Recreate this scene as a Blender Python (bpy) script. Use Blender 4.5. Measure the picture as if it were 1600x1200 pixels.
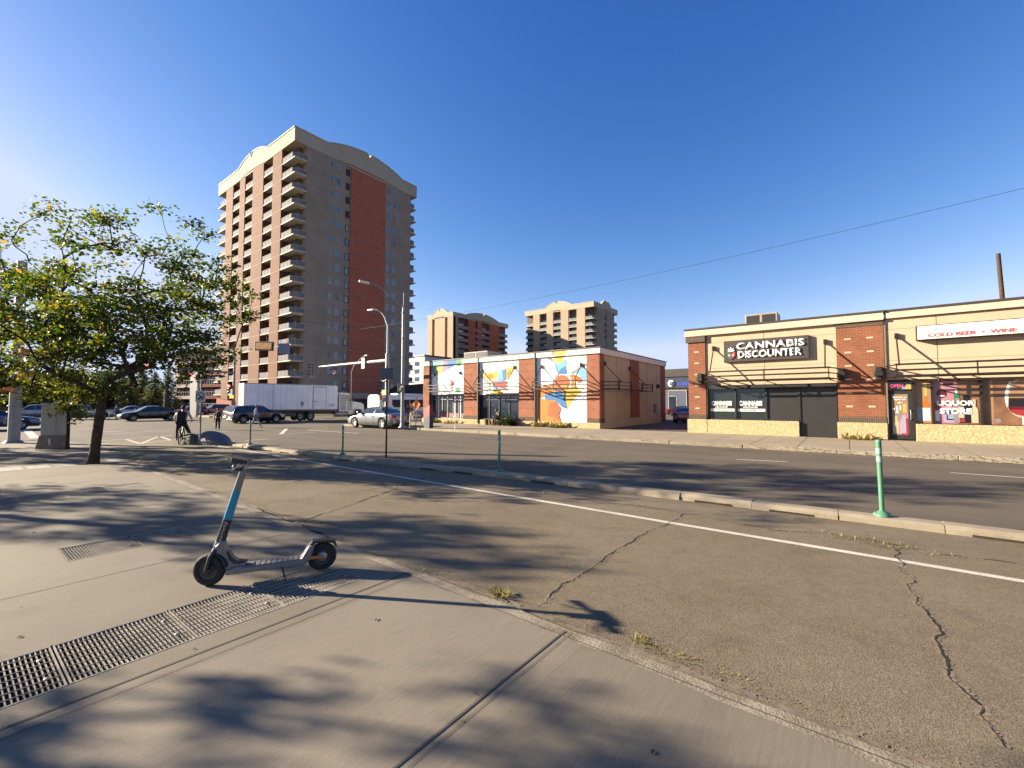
import bpy, bmesh, math, random
from mathutils import Vector, Matrix
D = bpy.data
S = bpy.context.scene
R = math.radians
for o in list(D.objects): D.objects.remove(o)
# ------------------------------------------------------------------ camera, sky, sun
EYE = 1.75; FPX = 685.0; YAW = R(37.4); PIT = math.atan(30/685.)
cam_d = D.cameras.new('camera'); cam = D.objects.new('camera', cam_d); S.collection.objects.link(cam)
cam.location = (0, 0, EYE); cam.rotation_euler = (math.pi/2+PIT, 0, YAW)
cam_d.sensor_width = 36; cam_d.lens = FPX/1600*36; cam_d.clip_end = 5000; cam_d.clip_start = .05
S.camera = cam
SUN_EL = R(18.7); SUN = Vector((-.899, -.438, 0)).normalized()*math.cos(SUN_EL)+Vector((0, 0, math.sin(SUN_EL)))
W = D.worlds.new('World'); S.world = W; W.use_nodes = True
nt = W.node_tree; nt.nodes.clear()
sky = nt.nodes.new('ShaderNodeTexSky'); sky.sky_type = 'NISHITA'; sky.sun_disc = False
sky.sun_elevation = SUN_EL; sky.sun_rotation = math.atan2(SUN.x, SUN.y)
sky.altitude = 600; sky.air_density = 1.0; sky.dust_density = .35; sky.ozone_density = 2.6
bg = nt.nodes.new('ShaderNodeBackground'); bg.inputs[1].default_value = .070
out = nt.nodes.new('ShaderNodeOutputWorld')
sep = nt.nodes.new('ShaderNodeSeparateColor'); com = nt.nodes.new('ShaderNodeCombineColor'); nt.links.new(sky.outputs[0], sep.inputs[0])
for _i, (_a, _p) in enumerate(((.425, 1.97), (.486, 1.33), (.938, .87))):   # clear autumn sky, deep blue overhead
    _m = nt.nodes.new('ShaderNodeMath'); _m.operation = 'POWER'; _m.inputs[1].default_value = _p
    _n = nt.nodes.new('ShaderNodeMath'); _n.operation = 'MULTIPLY'; _n.inputs[1].default_value = _a
    _c = nt.nodes.new('ShaderNodeMath'); _c.operation = 'MINIMUM'; _c.inputs[1].default_value = (9., 2.85, 3.75)[_i]
    nt.links.new(sep.outputs[_i], _m.inputs[0]); nt.links.new(_m.outputs[0], _n.inputs[0]); nt.links.new(_n.outputs[0], _c.inputs[0]); nt.links.new(_c.outputs[0], com.inputs[_i])
_r = com.inputs[0].links[0].from_socket; _g = com.inputs[1].links[0].from_socket
_k = nt.nodes.new('ShaderNodeMath'); _k.operation = 'MULTIPLY'; _k.inputs[1].default_value = .86; nt.links.new(_g, _k.inputs[0])
_q = nt.nodes.new('ShaderNodeMath'); _q.operation = 'MINIMUM'; nt.links.new(_r, _q.inputs[0]); nt.links.new(_k.outputs[0], _q.inputs[1]); nt.links.new(_q.outputs[0], com.inputs[0])
nt.links.new(com.outputs[0], bg.inputs[0]); nt.links.new(bg.outputs[0], out.inputs[0])
sl = D.lights.new('sun', 'SUN'); sl.energy = 5.0; sl.angle = R(.5); sl.color = (1, .86, .66)
so = D.objects.new('sun', sl); S.collection.objects.link(so); so.rotation_euler = SUN.to_track_quat('Z', 'Y').to_euler()
so.location = (0, 0, 60)
S.view_settings.view_transform = 'Standard'; S.view_settings.look = 'None'; S.view_settings.gamma = 1
S.view_settings.exposure = 2.0
S.render.engine = 'CYCLES'
# ------------------------------------------------------------------ surveying helpers (photo survey -> metres)
_R = Vector((math.cos(YAW), math.sin(YAW), 0)); _F0 = Vector((-math.sin(YAW), math.cos(YAW), 0)); _Z = Vector((0, 0, 1))
_F = _F0*math.cos(PIT)+_Z*math.sin(PIT); _U = _Z*math.cos(PIT)-_F0*math.sin(PIT)
def ray(px, py): return _F+_R*((px-800)/FPX)-_U*((py-600)/FPX)
def at(px, py, z=0.):
    d = ray(px, py); t = (z-EYE)/d.z; return Vector((d.x*t, d.y*t, z))
def onX(px, py, X): d = ray(px, py); t = X/d.x; return d.y*t, d.z*t+EYE
def onY(px, py, Y): d = ray(px, py); t = Y/d.y; return d.x*t, d.z*t+EYE
def place(px, dep, z=0.):
    u = (px-800)/FPX; p = (_R*u+_F0)*dep; return Vector((p.x, p.y, z))
# ------------------------------------------------------------------ materials
ALB = dict(mural_white=.95, mural=.6, print_white=.8, print=.52, letter=.95, white=.85, sign_face=1., stucco=.78, cornice=.82, leaf=1., paint_=.8, signal=.8, orange=.9, tower=1., railing=.62, scooter=.72, tyre=.8, accent=.85, face=.8, black=.9, glass=1., film=1., crack=1., groove=.8, sign=.9, delin=.62, reflect=.6, skin=.8, cloth=.7, balcony=.75, cap_=.8, galvan=.72)
def albedo(name, c):
    k = .6
    for a, v in ALB.items():
        if a in name: k = v; break
    return tuple(x*k for x in c)
def mat(name, col, rough=.7, metal=0., var=.12, vs=3., bump=0., bs=60., spec=.5, coat=0., trans=0., emit=None, es=1., sub=None, alpha=None):
    m = D.materials.get(name)
    if m: return m
    col = albedo(name, col)
    m = D.materials.new(name); m.use_nodes = True; n = m.node_tree; b = n.nodes['Principled BSDF']
    b.inputs['Roughness'].default_value = rough; b.inputs['Metallic'].default_value = metal
    b.inputs['Specular IOR Level'].default_value = spec
    b.inputs['Coat Weight'].default_value = coat
    b.inputs['Base Color'].default_value = (*col, 1)
    tc = n.nodes.new('ShaderNodeTexCoord')
    if var > 0:
        no = n.nodes.new('ShaderNodeTexNoise'); no.inputs['Scale'].default_value = vs; no.inputs['Detail'].default_value = 6
        n.links.new(tc.outputs['Object'], no.inputs['Vector'])
        r = n.nodes.new('ShaderNodeMapRange'); r.inputs[1].default_value = .3; r.inputs[2].default_value = .7
        r.inputs[3].default_value = 1-var; r.inputs[4].default_value = 1+var
        n.links.new(no.outputs[0], r.inputs[0])
        mx = n.nodes.new('ShaderNodeVectorMath'); mx.operation = 'SCALE'; mx.inputs[0].default_value = col
        n.links.new(r.outputs[0], mx.inputs['Scale']); n.links.new(mx.outputs[0], b.inputs['Base Color'])
    if bump > 0:
        n2 = n.nodes.new('ShaderNodeTexNoise'); n2.inputs['Scale'].default_value = bs; n2.inputs['Detail'].default_value = 4
        n.links.new(tc.outputs['Object'], n2.inputs['Vector'])
        bu = n.nodes.new('ShaderNodeBump'); bu.inputs['Strength'].default_value = bump; bu.inputs['Distance'].default_value = .02
        n.links.new(n2.outputs[0], bu.inputs['Height']); n.links.new(bu.outputs[0], b.inputs['Normal'])
    if trans: b.inputs['Transmission Weight'].default_value = trans
    if alpha: b.inputs['Alpha'].default_value = alpha
    if emit: b.inputs['Emission Color'].default_value = (*emit, 1); b.inputs['Emission Strength'].default_value = es
    return m
def N(n, t, **k):
    x = n.nodes.new(t)
    for a, v in k.items():
        if a[0] == 'i' and a[1:].isdigit(): x.inputs[int(a[1:])].default_value = v
        else: setattr(x, a, v)
    return x
def pave(name, c1, c2, spk, fine=220., bump=.35, bd=.004, streak=None, big=.35, stain=.0, rough=.85, slabs=None, oil=0., tracks=None):
    """ground surface: large blotches, middle mottling, fine aggregate"""
    c1, c2 = albedo(name, c1), albedo(name, c2)
    m = D.materials.new(name); m.use_nodes = True; n = m.node_tree; b = n.nodes['Principled BSDF']; L = n.links.new
    b.inputs['Roughness'].default_value = rough; b.inputs['Specular IOR Level'].default_value = .25
    g = N(n, 'ShaderNodeNewGeometry')
    a = N(n, 'ShaderNodeTexNoise'); a.inputs['Scale'].default_value = big; a.inputs['Detail'].default_value = 5; a.inputs['Roughness'].default_value = .6
    L(g.outputs['Position'], a.inputs['Vector'])
    ra = N(n, 'ShaderNodeMapRange', i1=.35, i2=.65); L(a.outputs[0], ra.inputs[0])
    mx = N(n, 'ShaderNodeMix', data_type='RGBA'); mx.inputs[6].default_value = (*c1, 1); mx.inputs[7].default_value = (*c2, 1)
    L(ra.outputs[0], mx.inputs[0])
    f = N(n, 'ShaderNodeTexNoise'); f.inputs['Scale'].default_value = fine; f.inputs['Detail'].default_value = 2; L(g.outputs['Position'], f.inputs['Vector'])
    mid = N(n, 'ShaderNodeTexNoise'); mid.inputs['Scale'].default_value = 6; mid.inputs['Detail'].default_value = 8; mid.inputs['Roughness'].default_value = .7
    if streak:
        mp = N(n, 'ShaderNodeMapping'); mp.inputs['Scale'].default_value = streak; L(g.outputs['Position'], mp.inputs['Vector']); L(mp.outputs[0], mid.inputs['Vector'])
    else: L(g.outputs['Position'], mid.inputs['Vector'])
    rf = N(n, 'ShaderNodeMapRange', i1=.3, i2=.7, i3=1-spk, i4=1+spk); L(f.outputs[0], rf.inputs[0])
    rm = N(n, 'ShaderNodeMapRange', i1=.3, i2=.7, i3=.88, i4=1.1); L(mid.outputs[0], rm.inputs[0])
    mu = N(n, 'ShaderNodeMath', operation='MULTIPLY'); L(rf.outputs[0], mu.inputs[0]); L(rm.outputs[0], mu.inputs[1])
    v = N(n, 'ShaderNodeVectorMath', operation='SCALE'); L(mx.outputs[2], v.inputs[0])
    last = mu.outputs[0]
    if stain:
        vo = N(n, 'ShaderNodeTexVoronoi'); vo.inputs['Scale'].default_value = 1.7; L(g.outputs['Position'], vo.inputs['Vector'])
        rs = N(n, 'ShaderNodeMapRange', i1=.03, i2=.05, i3=1-stain, i4=1.); L(vo.outputs['Distance'], rs.inputs[0])
        m3 = N(n, 'ShaderNodeMath', operation='MULTIPLY'); L(last, m3.inputs[0]); L(rs.outputs[0], m3.inputs[1]); last = m3.outputs[0]
    def mul(sock):
        nonlocal last
        q = N(n, 'ShaderNodeMath', operation='MULTIPLY'); L(last, q.inputs[0]); L(sock, q.inputs[1]); last = q.outputs[0]
    if slabs or tracks:
        sx_ = N(n, 'ShaderNodeSeparateXYZ'); L(g.outputs['Position'], sx_.inputs[0])
    if slabs:   # each poured slab has its own tone
        lo, hi = slabs[0], slabs[-1]; mr = N(n, 'ShaderNodeMapRange', i1=lo, i2=hi); L(sx_.outputs[0], mr.inputs[0]); cr = N(n, 'ShaderNodeValToRGB'); cr.color_ramp.interpolation = 'CONSTANT'; rn = random.Random(3)
        e = cr.color_ramp.elements; e.remove(e[1]); e[0].position = 0; e[0].color = (.95,)*3+(1,)
        for x_ in slabs[1:-1]: k_ = e.new((x_-lo)/(hi-lo)); t_ = rn.uniform(.86, 1.); k_.color = (t_, t_, t_, 1)
        L(mr.outputs[0], cr.inputs[0]); mul(cr.outputs[0])
    if oil:
        o1 = N(n, 'ShaderNodeTexNoise'); o1.inputs['Scale'].default_value = 1.1; o1.inputs['Detail'].default_value = 10; o1.inputs['Roughness'].default_value = .62; o1.inputs['Distortion'].default_value = .6; L(g.outputs['Position'], o1.inputs['Vector'])
        ro = N(n, 'ShaderNodeMapRange', i1=.56, i2=.68, i3=1., i4=1-oil); L(o1.outputs[0], ro.inputs[0]); mul(ro.outputs[0])
        o2 = N(n, 'ShaderNodeTexNoise'); o2.inputs['Scale'].default_value = 28; o2.inputs['Detail'].default_value = 3; L(g.outputs['Position'], o2.inputs['Vector'])
        rq = N(n, 'ShaderNodeMapRange', i1=.68, i2=.74, i3=1., i4=1-oil*.9); L(o2.outputs[0], rq.inputs[0]); mul(rq.outputs[0])
    if tracks:  # darker wheel paths along the lane
        wv = N(n, 'ShaderNodeMath', operation='SINE'); mm = N(n, 'ShaderNodeMath', operation='MULTIPLY', i1=tracks[0]); L(sx_.outputs[1], mm.inputs[0]); L(mm.outputs[0], wv.inputs[0])
        rt = N(n, 'ShaderNodeMapRange', i1=-.2, i2=1., i3=1., i4=1-tracks[1]); L(wv.outputs[0], rt.inputs[0]); mul(rt.outputs[0])
    L(last, v.inputs['Scale']); L(v.outputs[0], b.inputs['Base Color'])
    bu = N(n, 'ShaderNodeBump'); bu.inputs['Strength'].default_value = bump; bu.inputs['Distance'].default_value = bd
    L(f.outputs[0], bu.inputs['Height']); L(bu.outputs[0], b.inputs['Normal'])
    return m
def brick(name, c1, c2, mort, bw=.23, bh=.075, ms=.012, rough=.85):
    c1, c2, mort = albedo(name, c1), albedo(name, c2), albedo(name, mort)
    m = D.materials.new(name); m.use_nodes = True; n = m.node_tree; b = n.nodes['Principled BSDF']; L = n.links.new
    b.inputs['Roughness'].default_value = rough; b.inputs['Specular IOR Level'].default_value = .2
    g = N(n, 'ShaderNodeNewGeometry'); sp = N(n, 'ShaderNodeSeparateXYZ'); L(g.outputs['Position'], sp.inputs[0])
    ad = N(n, 'ShaderNodeMath', operation='ADD'); L(sp.outputs[0], ad.inputs[0]); L(sp.outputs[1], ad.inputs[1])
    cb = N(n, 'ShaderNodeCombineXYZ'); L(ad.outputs[0], cb.inputs[0]); L(sp.outputs[2], cb.inputs[1])
    t = N(n, 'ShaderNodeTexBrick'); t.inputs['Color1'].default_value = (*c1, 1); t.inputs['Color2'].default_value = (*c2, 1); t.inputs['Mortar'].default_value = (*mort, 1)
    t.inputs['Scale'].default_value = 1; t.inputs['Brick Width'].default_value = bw; t.inputs['Row Height'].default_value = bh; t.inputs['Mortar Size'].default_value = ms
    t.inputs['Bias'].default_value = -.2
    L(cb.outputs[0], t.inputs['Vector'])
    no = N(n, 'ShaderNodeTexNoise'); no.inputs['Scale'].default_value = 1.3; no.inputs['Detail'].default_value = 6; L(g.outputs['Position'], no.inputs['Vector'])
    r = N(n, 'ShaderNodeMapRange', i1=.3, i2=.7, i3=.86, i4=1.12); L(no.outputs[0], r.inputs[0])
    v = N(n, 'ShaderNodeVectorMath', operation='SCALE'); L(t.outputs[0], v.inputs[0]); L(r.outputs[0], v.inputs['Scale']); L(v.outputs[0], b.inputs['Base Color'])
    bu = N(n, 'ShaderNodeBump'); bu.inputs['Strength'].default_value = .4; bu.inputs['Distance'].default_value = .006; bu.invert = True
    L(t.outputs['Fac'], bu.inputs['Height']); L(bu.outputs[0], b.inputs['Normal'])
    return m
def splitface(name, c1, c2):
    c1, c2 = albedo(name, c1), albedo(name, c2)
    m = D.materials.new(name); m.use_nodes = True; n = m.node_tree; b = n.nodes['Principled BSDF']; L = n.links.new
    b.inputs['Roughness'].default_value = .9; b.inputs['Specular IOR Level'].default_value = .2
    g = N(n, 'ShaderNodeNewGeometry')
    no = N(n, 'ShaderNodeTexNoise'); no.inputs['Scale'].default_value = 11; no.inputs['Detail'].default_value = 8; no.inputs['Roughness'].default_value = .7; L(g.outputs['Position'], no.inputs['Vector'])
    mx = N(n, 'ShaderNodeMix', data_type='RGBA'); mx.inputs[6].default_value = (*c1, 1); mx.inputs[7].default_value = (*c2, 1)
    r = N(n, 'ShaderNodeMapRange', i1=.38, i2=.6); L(no.outputs[0], r.inputs[0]); L(r.outputs[0], mx.inputs[0]); L(mx.outputs[2], b.inputs['Base Color'])
    bu = N(n, 'ShaderNodeBump'); bu.inputs['Strength'].default_value = 1; bu.inputs['Distance'].default_value = .05
    L(no.outputs[0], bu.inputs['Height']); L(bu.outputs[0], b.inputs['Normal'])
    return m
def leafmat(name, cols, tr=.35):
    m = D.materials.new(name); m.use_nodes = True; n = m.node_tree; b = n.nodes['Principled BSDF']; L = n.links.new
    b.inputs['Roughness'].default_value = .5; b.inputs['Specular IOR Level'].default_value = .3
    g = N(n, 'ShaderNodeNewGeometry')
    cr = N(n, 'ShaderNodeValToRGB'); e = cr.color_ramp.elements
    while len(e) < len(cols): e.new(.5)
    for i, (p, c) in enumerate(cols): e[i].position = p; e[i].color = (*c, 1)
    L(g.outputs['Random Per Island'], cr.inputs[0]); L(cr.outputs[0], b.inputs['Base Color'])
    t = N(n, 'ShaderNodeBsdfTranslucent'); sc = N(n, 'ShaderNodeVectorMath', operation='MULTIPLY'); sc.inputs[1].default_value = (1.5, 1.7, .6)
    L(cr.outputs[0], sc.inputs[0]); L(sc.outputs[0], t.inputs[0])
    mx = N(n, 'ShaderNodeMixShader'); mx.inputs[0].default_value = tr
    L(b.outputs[0], mx.inputs[1]); L(t.outputs[0], mx.inputs[2]); L(mx.outputs[0], n.nodes['Material Output'].inputs[0])
    return m
M = {}
M['sidewalk'] = pave('sidewalk_concrete', (.255, .215, .16), (.33, .28, .21), .13, 170, .3, .003, streak=(9, .5, 1), stain=.35, oil=.14, slabs=[-40, -25.2, -21.8, -18.4, -15, -13.4, -9.1, -5.96, -3.55, -1.72, 1.6, 4.7, 40])
M['farwalk'] = pave('far_concrete', (.38, .315, .225), (.45, .375, .27), .08, 120, .2, .003)
M['bike'] = pave('bike_asphalt', (.215, .168, .108), (.27, .215, .142), .48, 130, .8, .0045, big=.5, oil=.2)
M['road'] = pave('road_asphalt', (.150, .122, .088), (.20, .163, .118), .36, 120, .7, .0045, streak=(.3, 2.5, 1), big=.25, oil=.2, tracks=(3.6, .10))
M['lot'] = pave('lot_asphalt', (.13, .115, .10), (.17, .15, .13), .2, 60, .5, .006)
M['ground'] = pave('ground_far', (.16, .14, .10), (.22, .19, .13), .2, 8, .3, .01, big=.05)
M['grass'] = pave('dry_grass', (.13, .13, .045), (.24, .20, .08), .35, 14, 1, .05)
M['kerb'] = pave('kerb_concrete', (.36, .30, .21), (.47, .40, .29), .12, 90, .6, .006, big=1.2, stain=.5)
M['groove'] = mat('groove_dark', (.07, .06, .05), .95, vs=20)
M['crack'] = mat('crack_dark', (.045, .038, .03), 1, vs=20, spec=0)
M['paint'] = pave('road_paint_worn', (.60, .55, .46), (.52, .47, .39), .22, 60, .6, .004, big=1.3, stain=.0)
M['stucco'] = mat('stucco_cream', (.56, .42, .285), .9, var=.06, vs=1.2, bump=.25, bs=90, spec=.2)
M['stucco_side'] = mat('stucco_tan', (.55, .46, .285), .9, var=.07, vs=1.0, bump=.25, bs=90, spec=.2)
M['cornice'] = mat('cornice_cream', (.62, .49, .36), .85, var=.05, vs=2, spec=.2)
M['cornice_w'] = mat('cornice_white', (.74, .69, .60), .85, var=.06, vs=2, spec=.2)
M['capflash'] = mat('cap_flashing', (.055, .045, .04), .5, vs=2)
M['brick'] = brick('red_brick', (.38, .105, .038), (.28, .07, .03), (.30, .19, .13))
M['brickp'] = brick('painted_brick', (.46, .175, .095), (.41, .15, .08), (.34, .17, .11), ms=.008)
M['brickd'] = brick('dark_soldier_brick', (.10, .07, .055), (.13, .09, .07), (.2, .16, .12), bw=.075, bh=.22)
M['accent'] = mat('accent_brick_tan', (.55, .42, .27), .85, vs=8)
M['stone'] = splitface('split_face_stone', (.44, .31, .155), (.64, .475, .27))
M['brown'] = mat('brown_steel', (.045, .028, .02), .45, metal=.3, vs=4)
M['black'] = mat('black_frame', (.012, .012, .012), .6, vs=3)
M['shutter'] = mat('dark_shutter', (.038, .034, .032), .5, var=.1, vs=2)
M['gfilm'] = mat('dark_window_film', (.018, .026, .026), .12, var=.15, vs=1.5, spec=.8)
M['glass'] = mat('window_glass', (.02, .03, .045), .04, var=.2, vs=.5, spec=.6)
M['twglass'] = mat('tower_glass', (.04, .07, .12), .08, var=.4, vs=.25, spec=1., coat=.5)
M['frame'] = mat('light_frame', (.55, .50, .44), .6, vs=3)
M['steel'] = mat('galvanised_steel', (.34, .35, .36), .5, metal=.5, var=.12, vs=6)
M['steeld'] = mat('weathered_steel', (.30, .30, .29), .6, metal=.3, var=.15, vs=5)
M['lamp_arm'] = mat('pale_painted_steel', (.62, .58, .50), .5, metal=.1, vs=4)
M['white'] = mat('white_paint', (.78, .77, .74), .5, var=.04, vs=4)
M['blackp'] = mat('black_plastic', (.02, .02, .022), .35, vs=4)
M['rubber'] = mat('tyre_rubber', (.018, .018, .018), .8, vs=10, bump=.3, bs=60)
M['rim'] = mat('wheel_rim', (.45, .45, .46), .3, metal=.8, vs=10)
M['orange'] = mat('signal_orange', (.72, .22, .02), .45, vs=3)
M['dorange'] = mat('sign_orange', (.85, .22, .02), .5, vs=3)
M['green'] = mat('delineator_green', (.11, .30, .17), .45, var=.12, vs=9)
M['greenf'] = mat('reflective_band', (.35, .58, .50), .35, var=.15, vs=14)
M['bark'] = mat('tree_bark', (.10, .070, .045), .95, var=.35, vs=7, bump=1, bs=25, spec=.1)
M['leafA'] = leafmat('maple_leaves', [(0, (.025, .045, .014)), (.45, (.050, .075, .016)), (.75, (.095, .11, .02)), (.93, (.22, .19, .03)), (1, (.28, .13, .03))], .42)
M['leafB'] = leafmat('yellowing_leaves', [(0, (.05, .075, .018)), (.5, (.09, .105, .022)), (.85, (.17, .155, .03)), (1, (.24, .14, .03))], .5)
M['leafC'] = leafmat('dark_leaves', [(0, (.02, .035, .015)), (.6, (.04, .06, .02)), (1, (.09, .09, .03))], .25)
M['needle'] = leafmat('spruce_needles', [(0, (.07, .085, .035)), (.6, (.15, .155, .06)), (1, (.25, .22, .09))], .15)
M['dry'] = leafmat('dry_weed', [(0, (.10, .10, .03)), (.5, (.22, .17, .06)), (1, (.34, .26, .12))], .3)
def flat(nm, c, r=.7): return mat(nm, c, r, var=.05, vs=3)
# ------------------------------------------------------------------ mesh builder
class MB:
    def __init__(s): s.v = []; s.f = []; s.m = []; s.sm = []
    def add(s, vs, fs, mi=0, sm=False):
        n = len(s.v); s.v += [tuple(v) for v in vs]
        for f in fs: s.f.append([i+n for i in f]); s.m.append(mi); s.sm.append(sm)
        return s
    def box(s, x0, x1, y0, y1, z0, z1, mi=0):
        if x0 > x1: x0, x1 = x1, x0
        if y0 > y1: y0, y1 = y1, y0
        if z0 > z1: z0, z1 = z1, z0
        v = [(x0, y0, z0), (x1, y0, z0), (x1, y1, z0), (x0, y1, z0), (x0, y0, z1), (x1, y0, z1), (x1, y1, z1), (x0, y1, z1)]
        return s.add(v, [(0, 3, 2, 1), (4, 5, 6, 7), (0, 1, 5, 4), (1, 2, 6, 5), (2, 3, 7, 6), (3, 0, 4, 7)], mi)
    def obox(s, c, ax, ay, az, hx, hy, hz, mi=0):
        c = Vector(c); v = []
        for k in (-1, 1):
            for (i, j) in ((-1, -1), (1, -1), (1, 1), (-1, 1)): v.append(c+ax*hx*i+ay*hy*j+az*hz*k)
        return s.add(v, [(0, 3, 2, 1), (4, 5, 6, 7), (0, 1, 5, 4), (1, 2, 6, 5), (2, 3, 7, 6), (3, 0, 4, 7)], mi)
    def quad(s, a, b, c, d, mi=0): return s.add([a, b, c, d], [(0, 1, 2, 3)], mi)
    def poly(s, pts, mi=0): return s.add(pts, [tuple(range(len(pts)))], mi)
    def tube(s, pts, r, seg=8, mi=0, cap=True, sm=True):
        pts = [Vector(p) for p in pts]; n = len(pts)
        rs = r if isinstance(r, (list, tuple)) else [r]*n
        vs = []; fs = []; up = None
        for i, p in enumerate(pts):
            d = (pts[min(i+1, n-1)]-pts[max(i-1, 0)]).normalized()
            if up is None: up = Vector((0, 0, 1)) if abs(d.z) < .9 else Vector((1, 0, 0))
            a = d.cross(up).normalized(); b = a.cross(d).normalized(); up = b
            for k in range(seg):
                t = 2*math.pi*k/seg; vs.append(p+(a*math.cos(t)+b*math.sin(t))*rs[i])
        for i in range(n-1):
            for k in range(seg):
                k2 = (k+1) % seg; fs.append((i*seg+k, i*seg+k2, (i+1)*seg+k2, (i+1)*seg+k))
        s.add(vs, fs, mi, sm)
        if cap:
            s.add(vs[:seg][::-1], [tuple(range(seg))], mi); s.add(vs[-seg:], [tuple(range(seg))], mi)
        return s
    def lathe(s, prof, c=(0, 0, 0), axis='z', seg=20, mi=0, sm=True):
        vs = []; c = Vector(c)
        for (r, h) in prof:
            for k in range(seg):
                t = 2*math.pi*k/seg; a, b = r*math.cos(t), r*math.sin(t)
                vs.append(c+(Vector((a, b, h)) if axis == 'z' else Vector((a, h, b)) if axis == 'y' else Vector((h, a, b))))
        fs = []
        for i in range(len(prof)-1):
            for k in range(seg):
                k2 = (k+1) % seg; fs.append((i*seg+k, i*seg+k2, (i+1)*seg+k2, (i+1)*seg+k))
        return s.add(vs, fs, mi, sm)
    def prism(s, pts, h0, h1, plane='xz', mi=0):
        """extrude 2-D outline; plane xz: h along y, yz: h along x, xy: h along z"""
        def P(a, b, h): return (a, h, b) if plane == 'xz' else (h, a, b) if plane == 'yz' else (a, b, h)
        n = len(pts); v = [P(a, b, h0) for a, b in pts]+[P(a, b, h1) for a, b in pts]
        f = [tuple(range(n))[::-1], tuple(range(n, 2*n))]+[(i, (i+1) % n, n+(i+1) % n, n+i) for i in range(n)]
        return s.add(v, f, mi)
    def each(s, name, mats, parent=None, bevel=0., off=None):
        """one object for every connected piece"""
        par = list(range(len(s.v)))
        def fd(i):
            while par[i] != i: par[i] = par[par[i]]; i = par[i]
            return i
        for f in s.f:
            for i in f[1:]: par[fd(i)] = fd(f[0])
        G = {}
        for k, f in enumerate(s.f): G.setdefault(fd(f[0]), []).append(k)
        res = []
        for ks in G.values():
            used = sorted({i for k in ks for i in s.f[k]}); mp = {i: j for j, i in enumerate(used)}; b = MB(); b.v = [s.v[i] for i in used]
            b.f = [[mp[i] for i in s.f[k]] for k in ks]; b.m = [s.m[k] for k in ks]; b.sm = [s.sm[k] for k in ks]; res.append(b.build(name, mats, parent, bevel, off))
        return res
    def build(s, name, mats, parent=None, bevel=0., off=None, fix=True):
        me = D.meshes.new(name); me.from_pydata(s.v, [], s.f)
        for m in (mats if isinstance(mats, (list, tuple)) else [mats]): me.materials.append(m)
        me.polygons.foreach_set('material_index', s.m); me.polygons.foreach_set('use_smooth', s.sm)
        if fix:
            bm = bmesh.new(); bm.from_mesh(me); bmesh.ops.recalc_face_normals(bm, faces=bm.faces); bm.to_mesh(me); bm.free()
        me.update()
        o = D.objects.new(name, me); S.collection.objects.link(o)
        if parent: o.parent = parent
        if off is not None: o.location = off
        if bevel:
            b = o.modifiers.new('bevel', 'BEVEL'); b.width = bevel; b.segments = 2; b.limit_method = 'ANGLE'
        return o
def tag(o, label=None, cat=None, group=None, kind=None):
    if label: o['label'] = label
    if cat: o['category'] = cat
    if group: o['group'] = group
    if kind: o['kind'] = kind
    return o
def thing(name, label, cat, loc=(0, 0, 0), rz=0., group=None):
    o = D.objects.new(name, None); S.collection.objects.link(o); o.location = loc; o.rotation_euler = (0, 0, rz)
    o.empty_display_size = .3
    return tag(o, label, cat, group)
def fixed(name, label, cat, loc, group=None):
    """thing whose parts are written in world metres: offset handed back"""
    o = thing(name, label, cat, loc, 0, group); return o, (-loc[0], -loc[1], -loc[2])
def copy_tree(o, parent=None, **k):
    c = o.copy(); S.collection.objects.link(c); c.parent = parent
    for a, v in k.items(): c[a] = v
    for ch in list(o.children): copy_tree(ch, c)
    return c
def struct(o): o['kind'] = 'structure'; return o
def label_part(o, t): o['label'] = t; return o
def text(body, name, m, parent, origin, ux, uz, w, h, off=.004, bold=0., ext=.0, shear=0.):
    """lettering fitted in w x h metres, origin lower left, ux along, uz up, lifted `off` along the outward normal"""
    cu = D.curves.new(name, 'FONT'); cu.body = body; cu.size = 1; cu.offset = bold; cu.extrude = 0; cu.shear = shear
    cu.resolution_u = 3
    ob = D.objects.new(name, cu); S.collection.objects.link(ob)
    dg = bpy.context.evaluated_depsgraph_get(); me = D.meshes.new_from_object(ob.evaluated_get(dg))
    D.objects.remove(ob); D.curves.remove(cu)
    xs = [v.co.x for v in me.vertices]; ys = [v.co.y for v in me.vertices]
    x0, x1, y0, y1 = min(xs), max(xs), min(ys), max(ys); ux = Vector(ux).normalized(); uz = Vector(uz).normalized(); nn = ux.cross(uz).normalized()
    origin = Vector(origin)
    for v in me.vertices: v.co = origin+ux*((v.co.x-x0)/(x1-x0)*w)+uz*((v.co.y-y0)/(y1-y0)*h)+nn*(off)
    if ext:
        bm = bmesh.new(); bm.from_mesh(me); r = bmesh.ops.extrude_face_region(bm, geom=bm.faces[:]+bm.edges[:]+bm.verts[:])
        bmesh.ops.translate(bm, vec=nn*ext, verts=[e for e in r['geom'] if isinstance(e, bmesh.types.BMVert)])
        bmesh.ops.recalc_face_normals(bm, faces=bm.faces); bm.to_mesh(me); bm.free()
    me.materials.clear(); me.materials.append(m)
    o = D.objects.new(name, me); S.collection.objects.link(o); o.parent = parent
    return o
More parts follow.
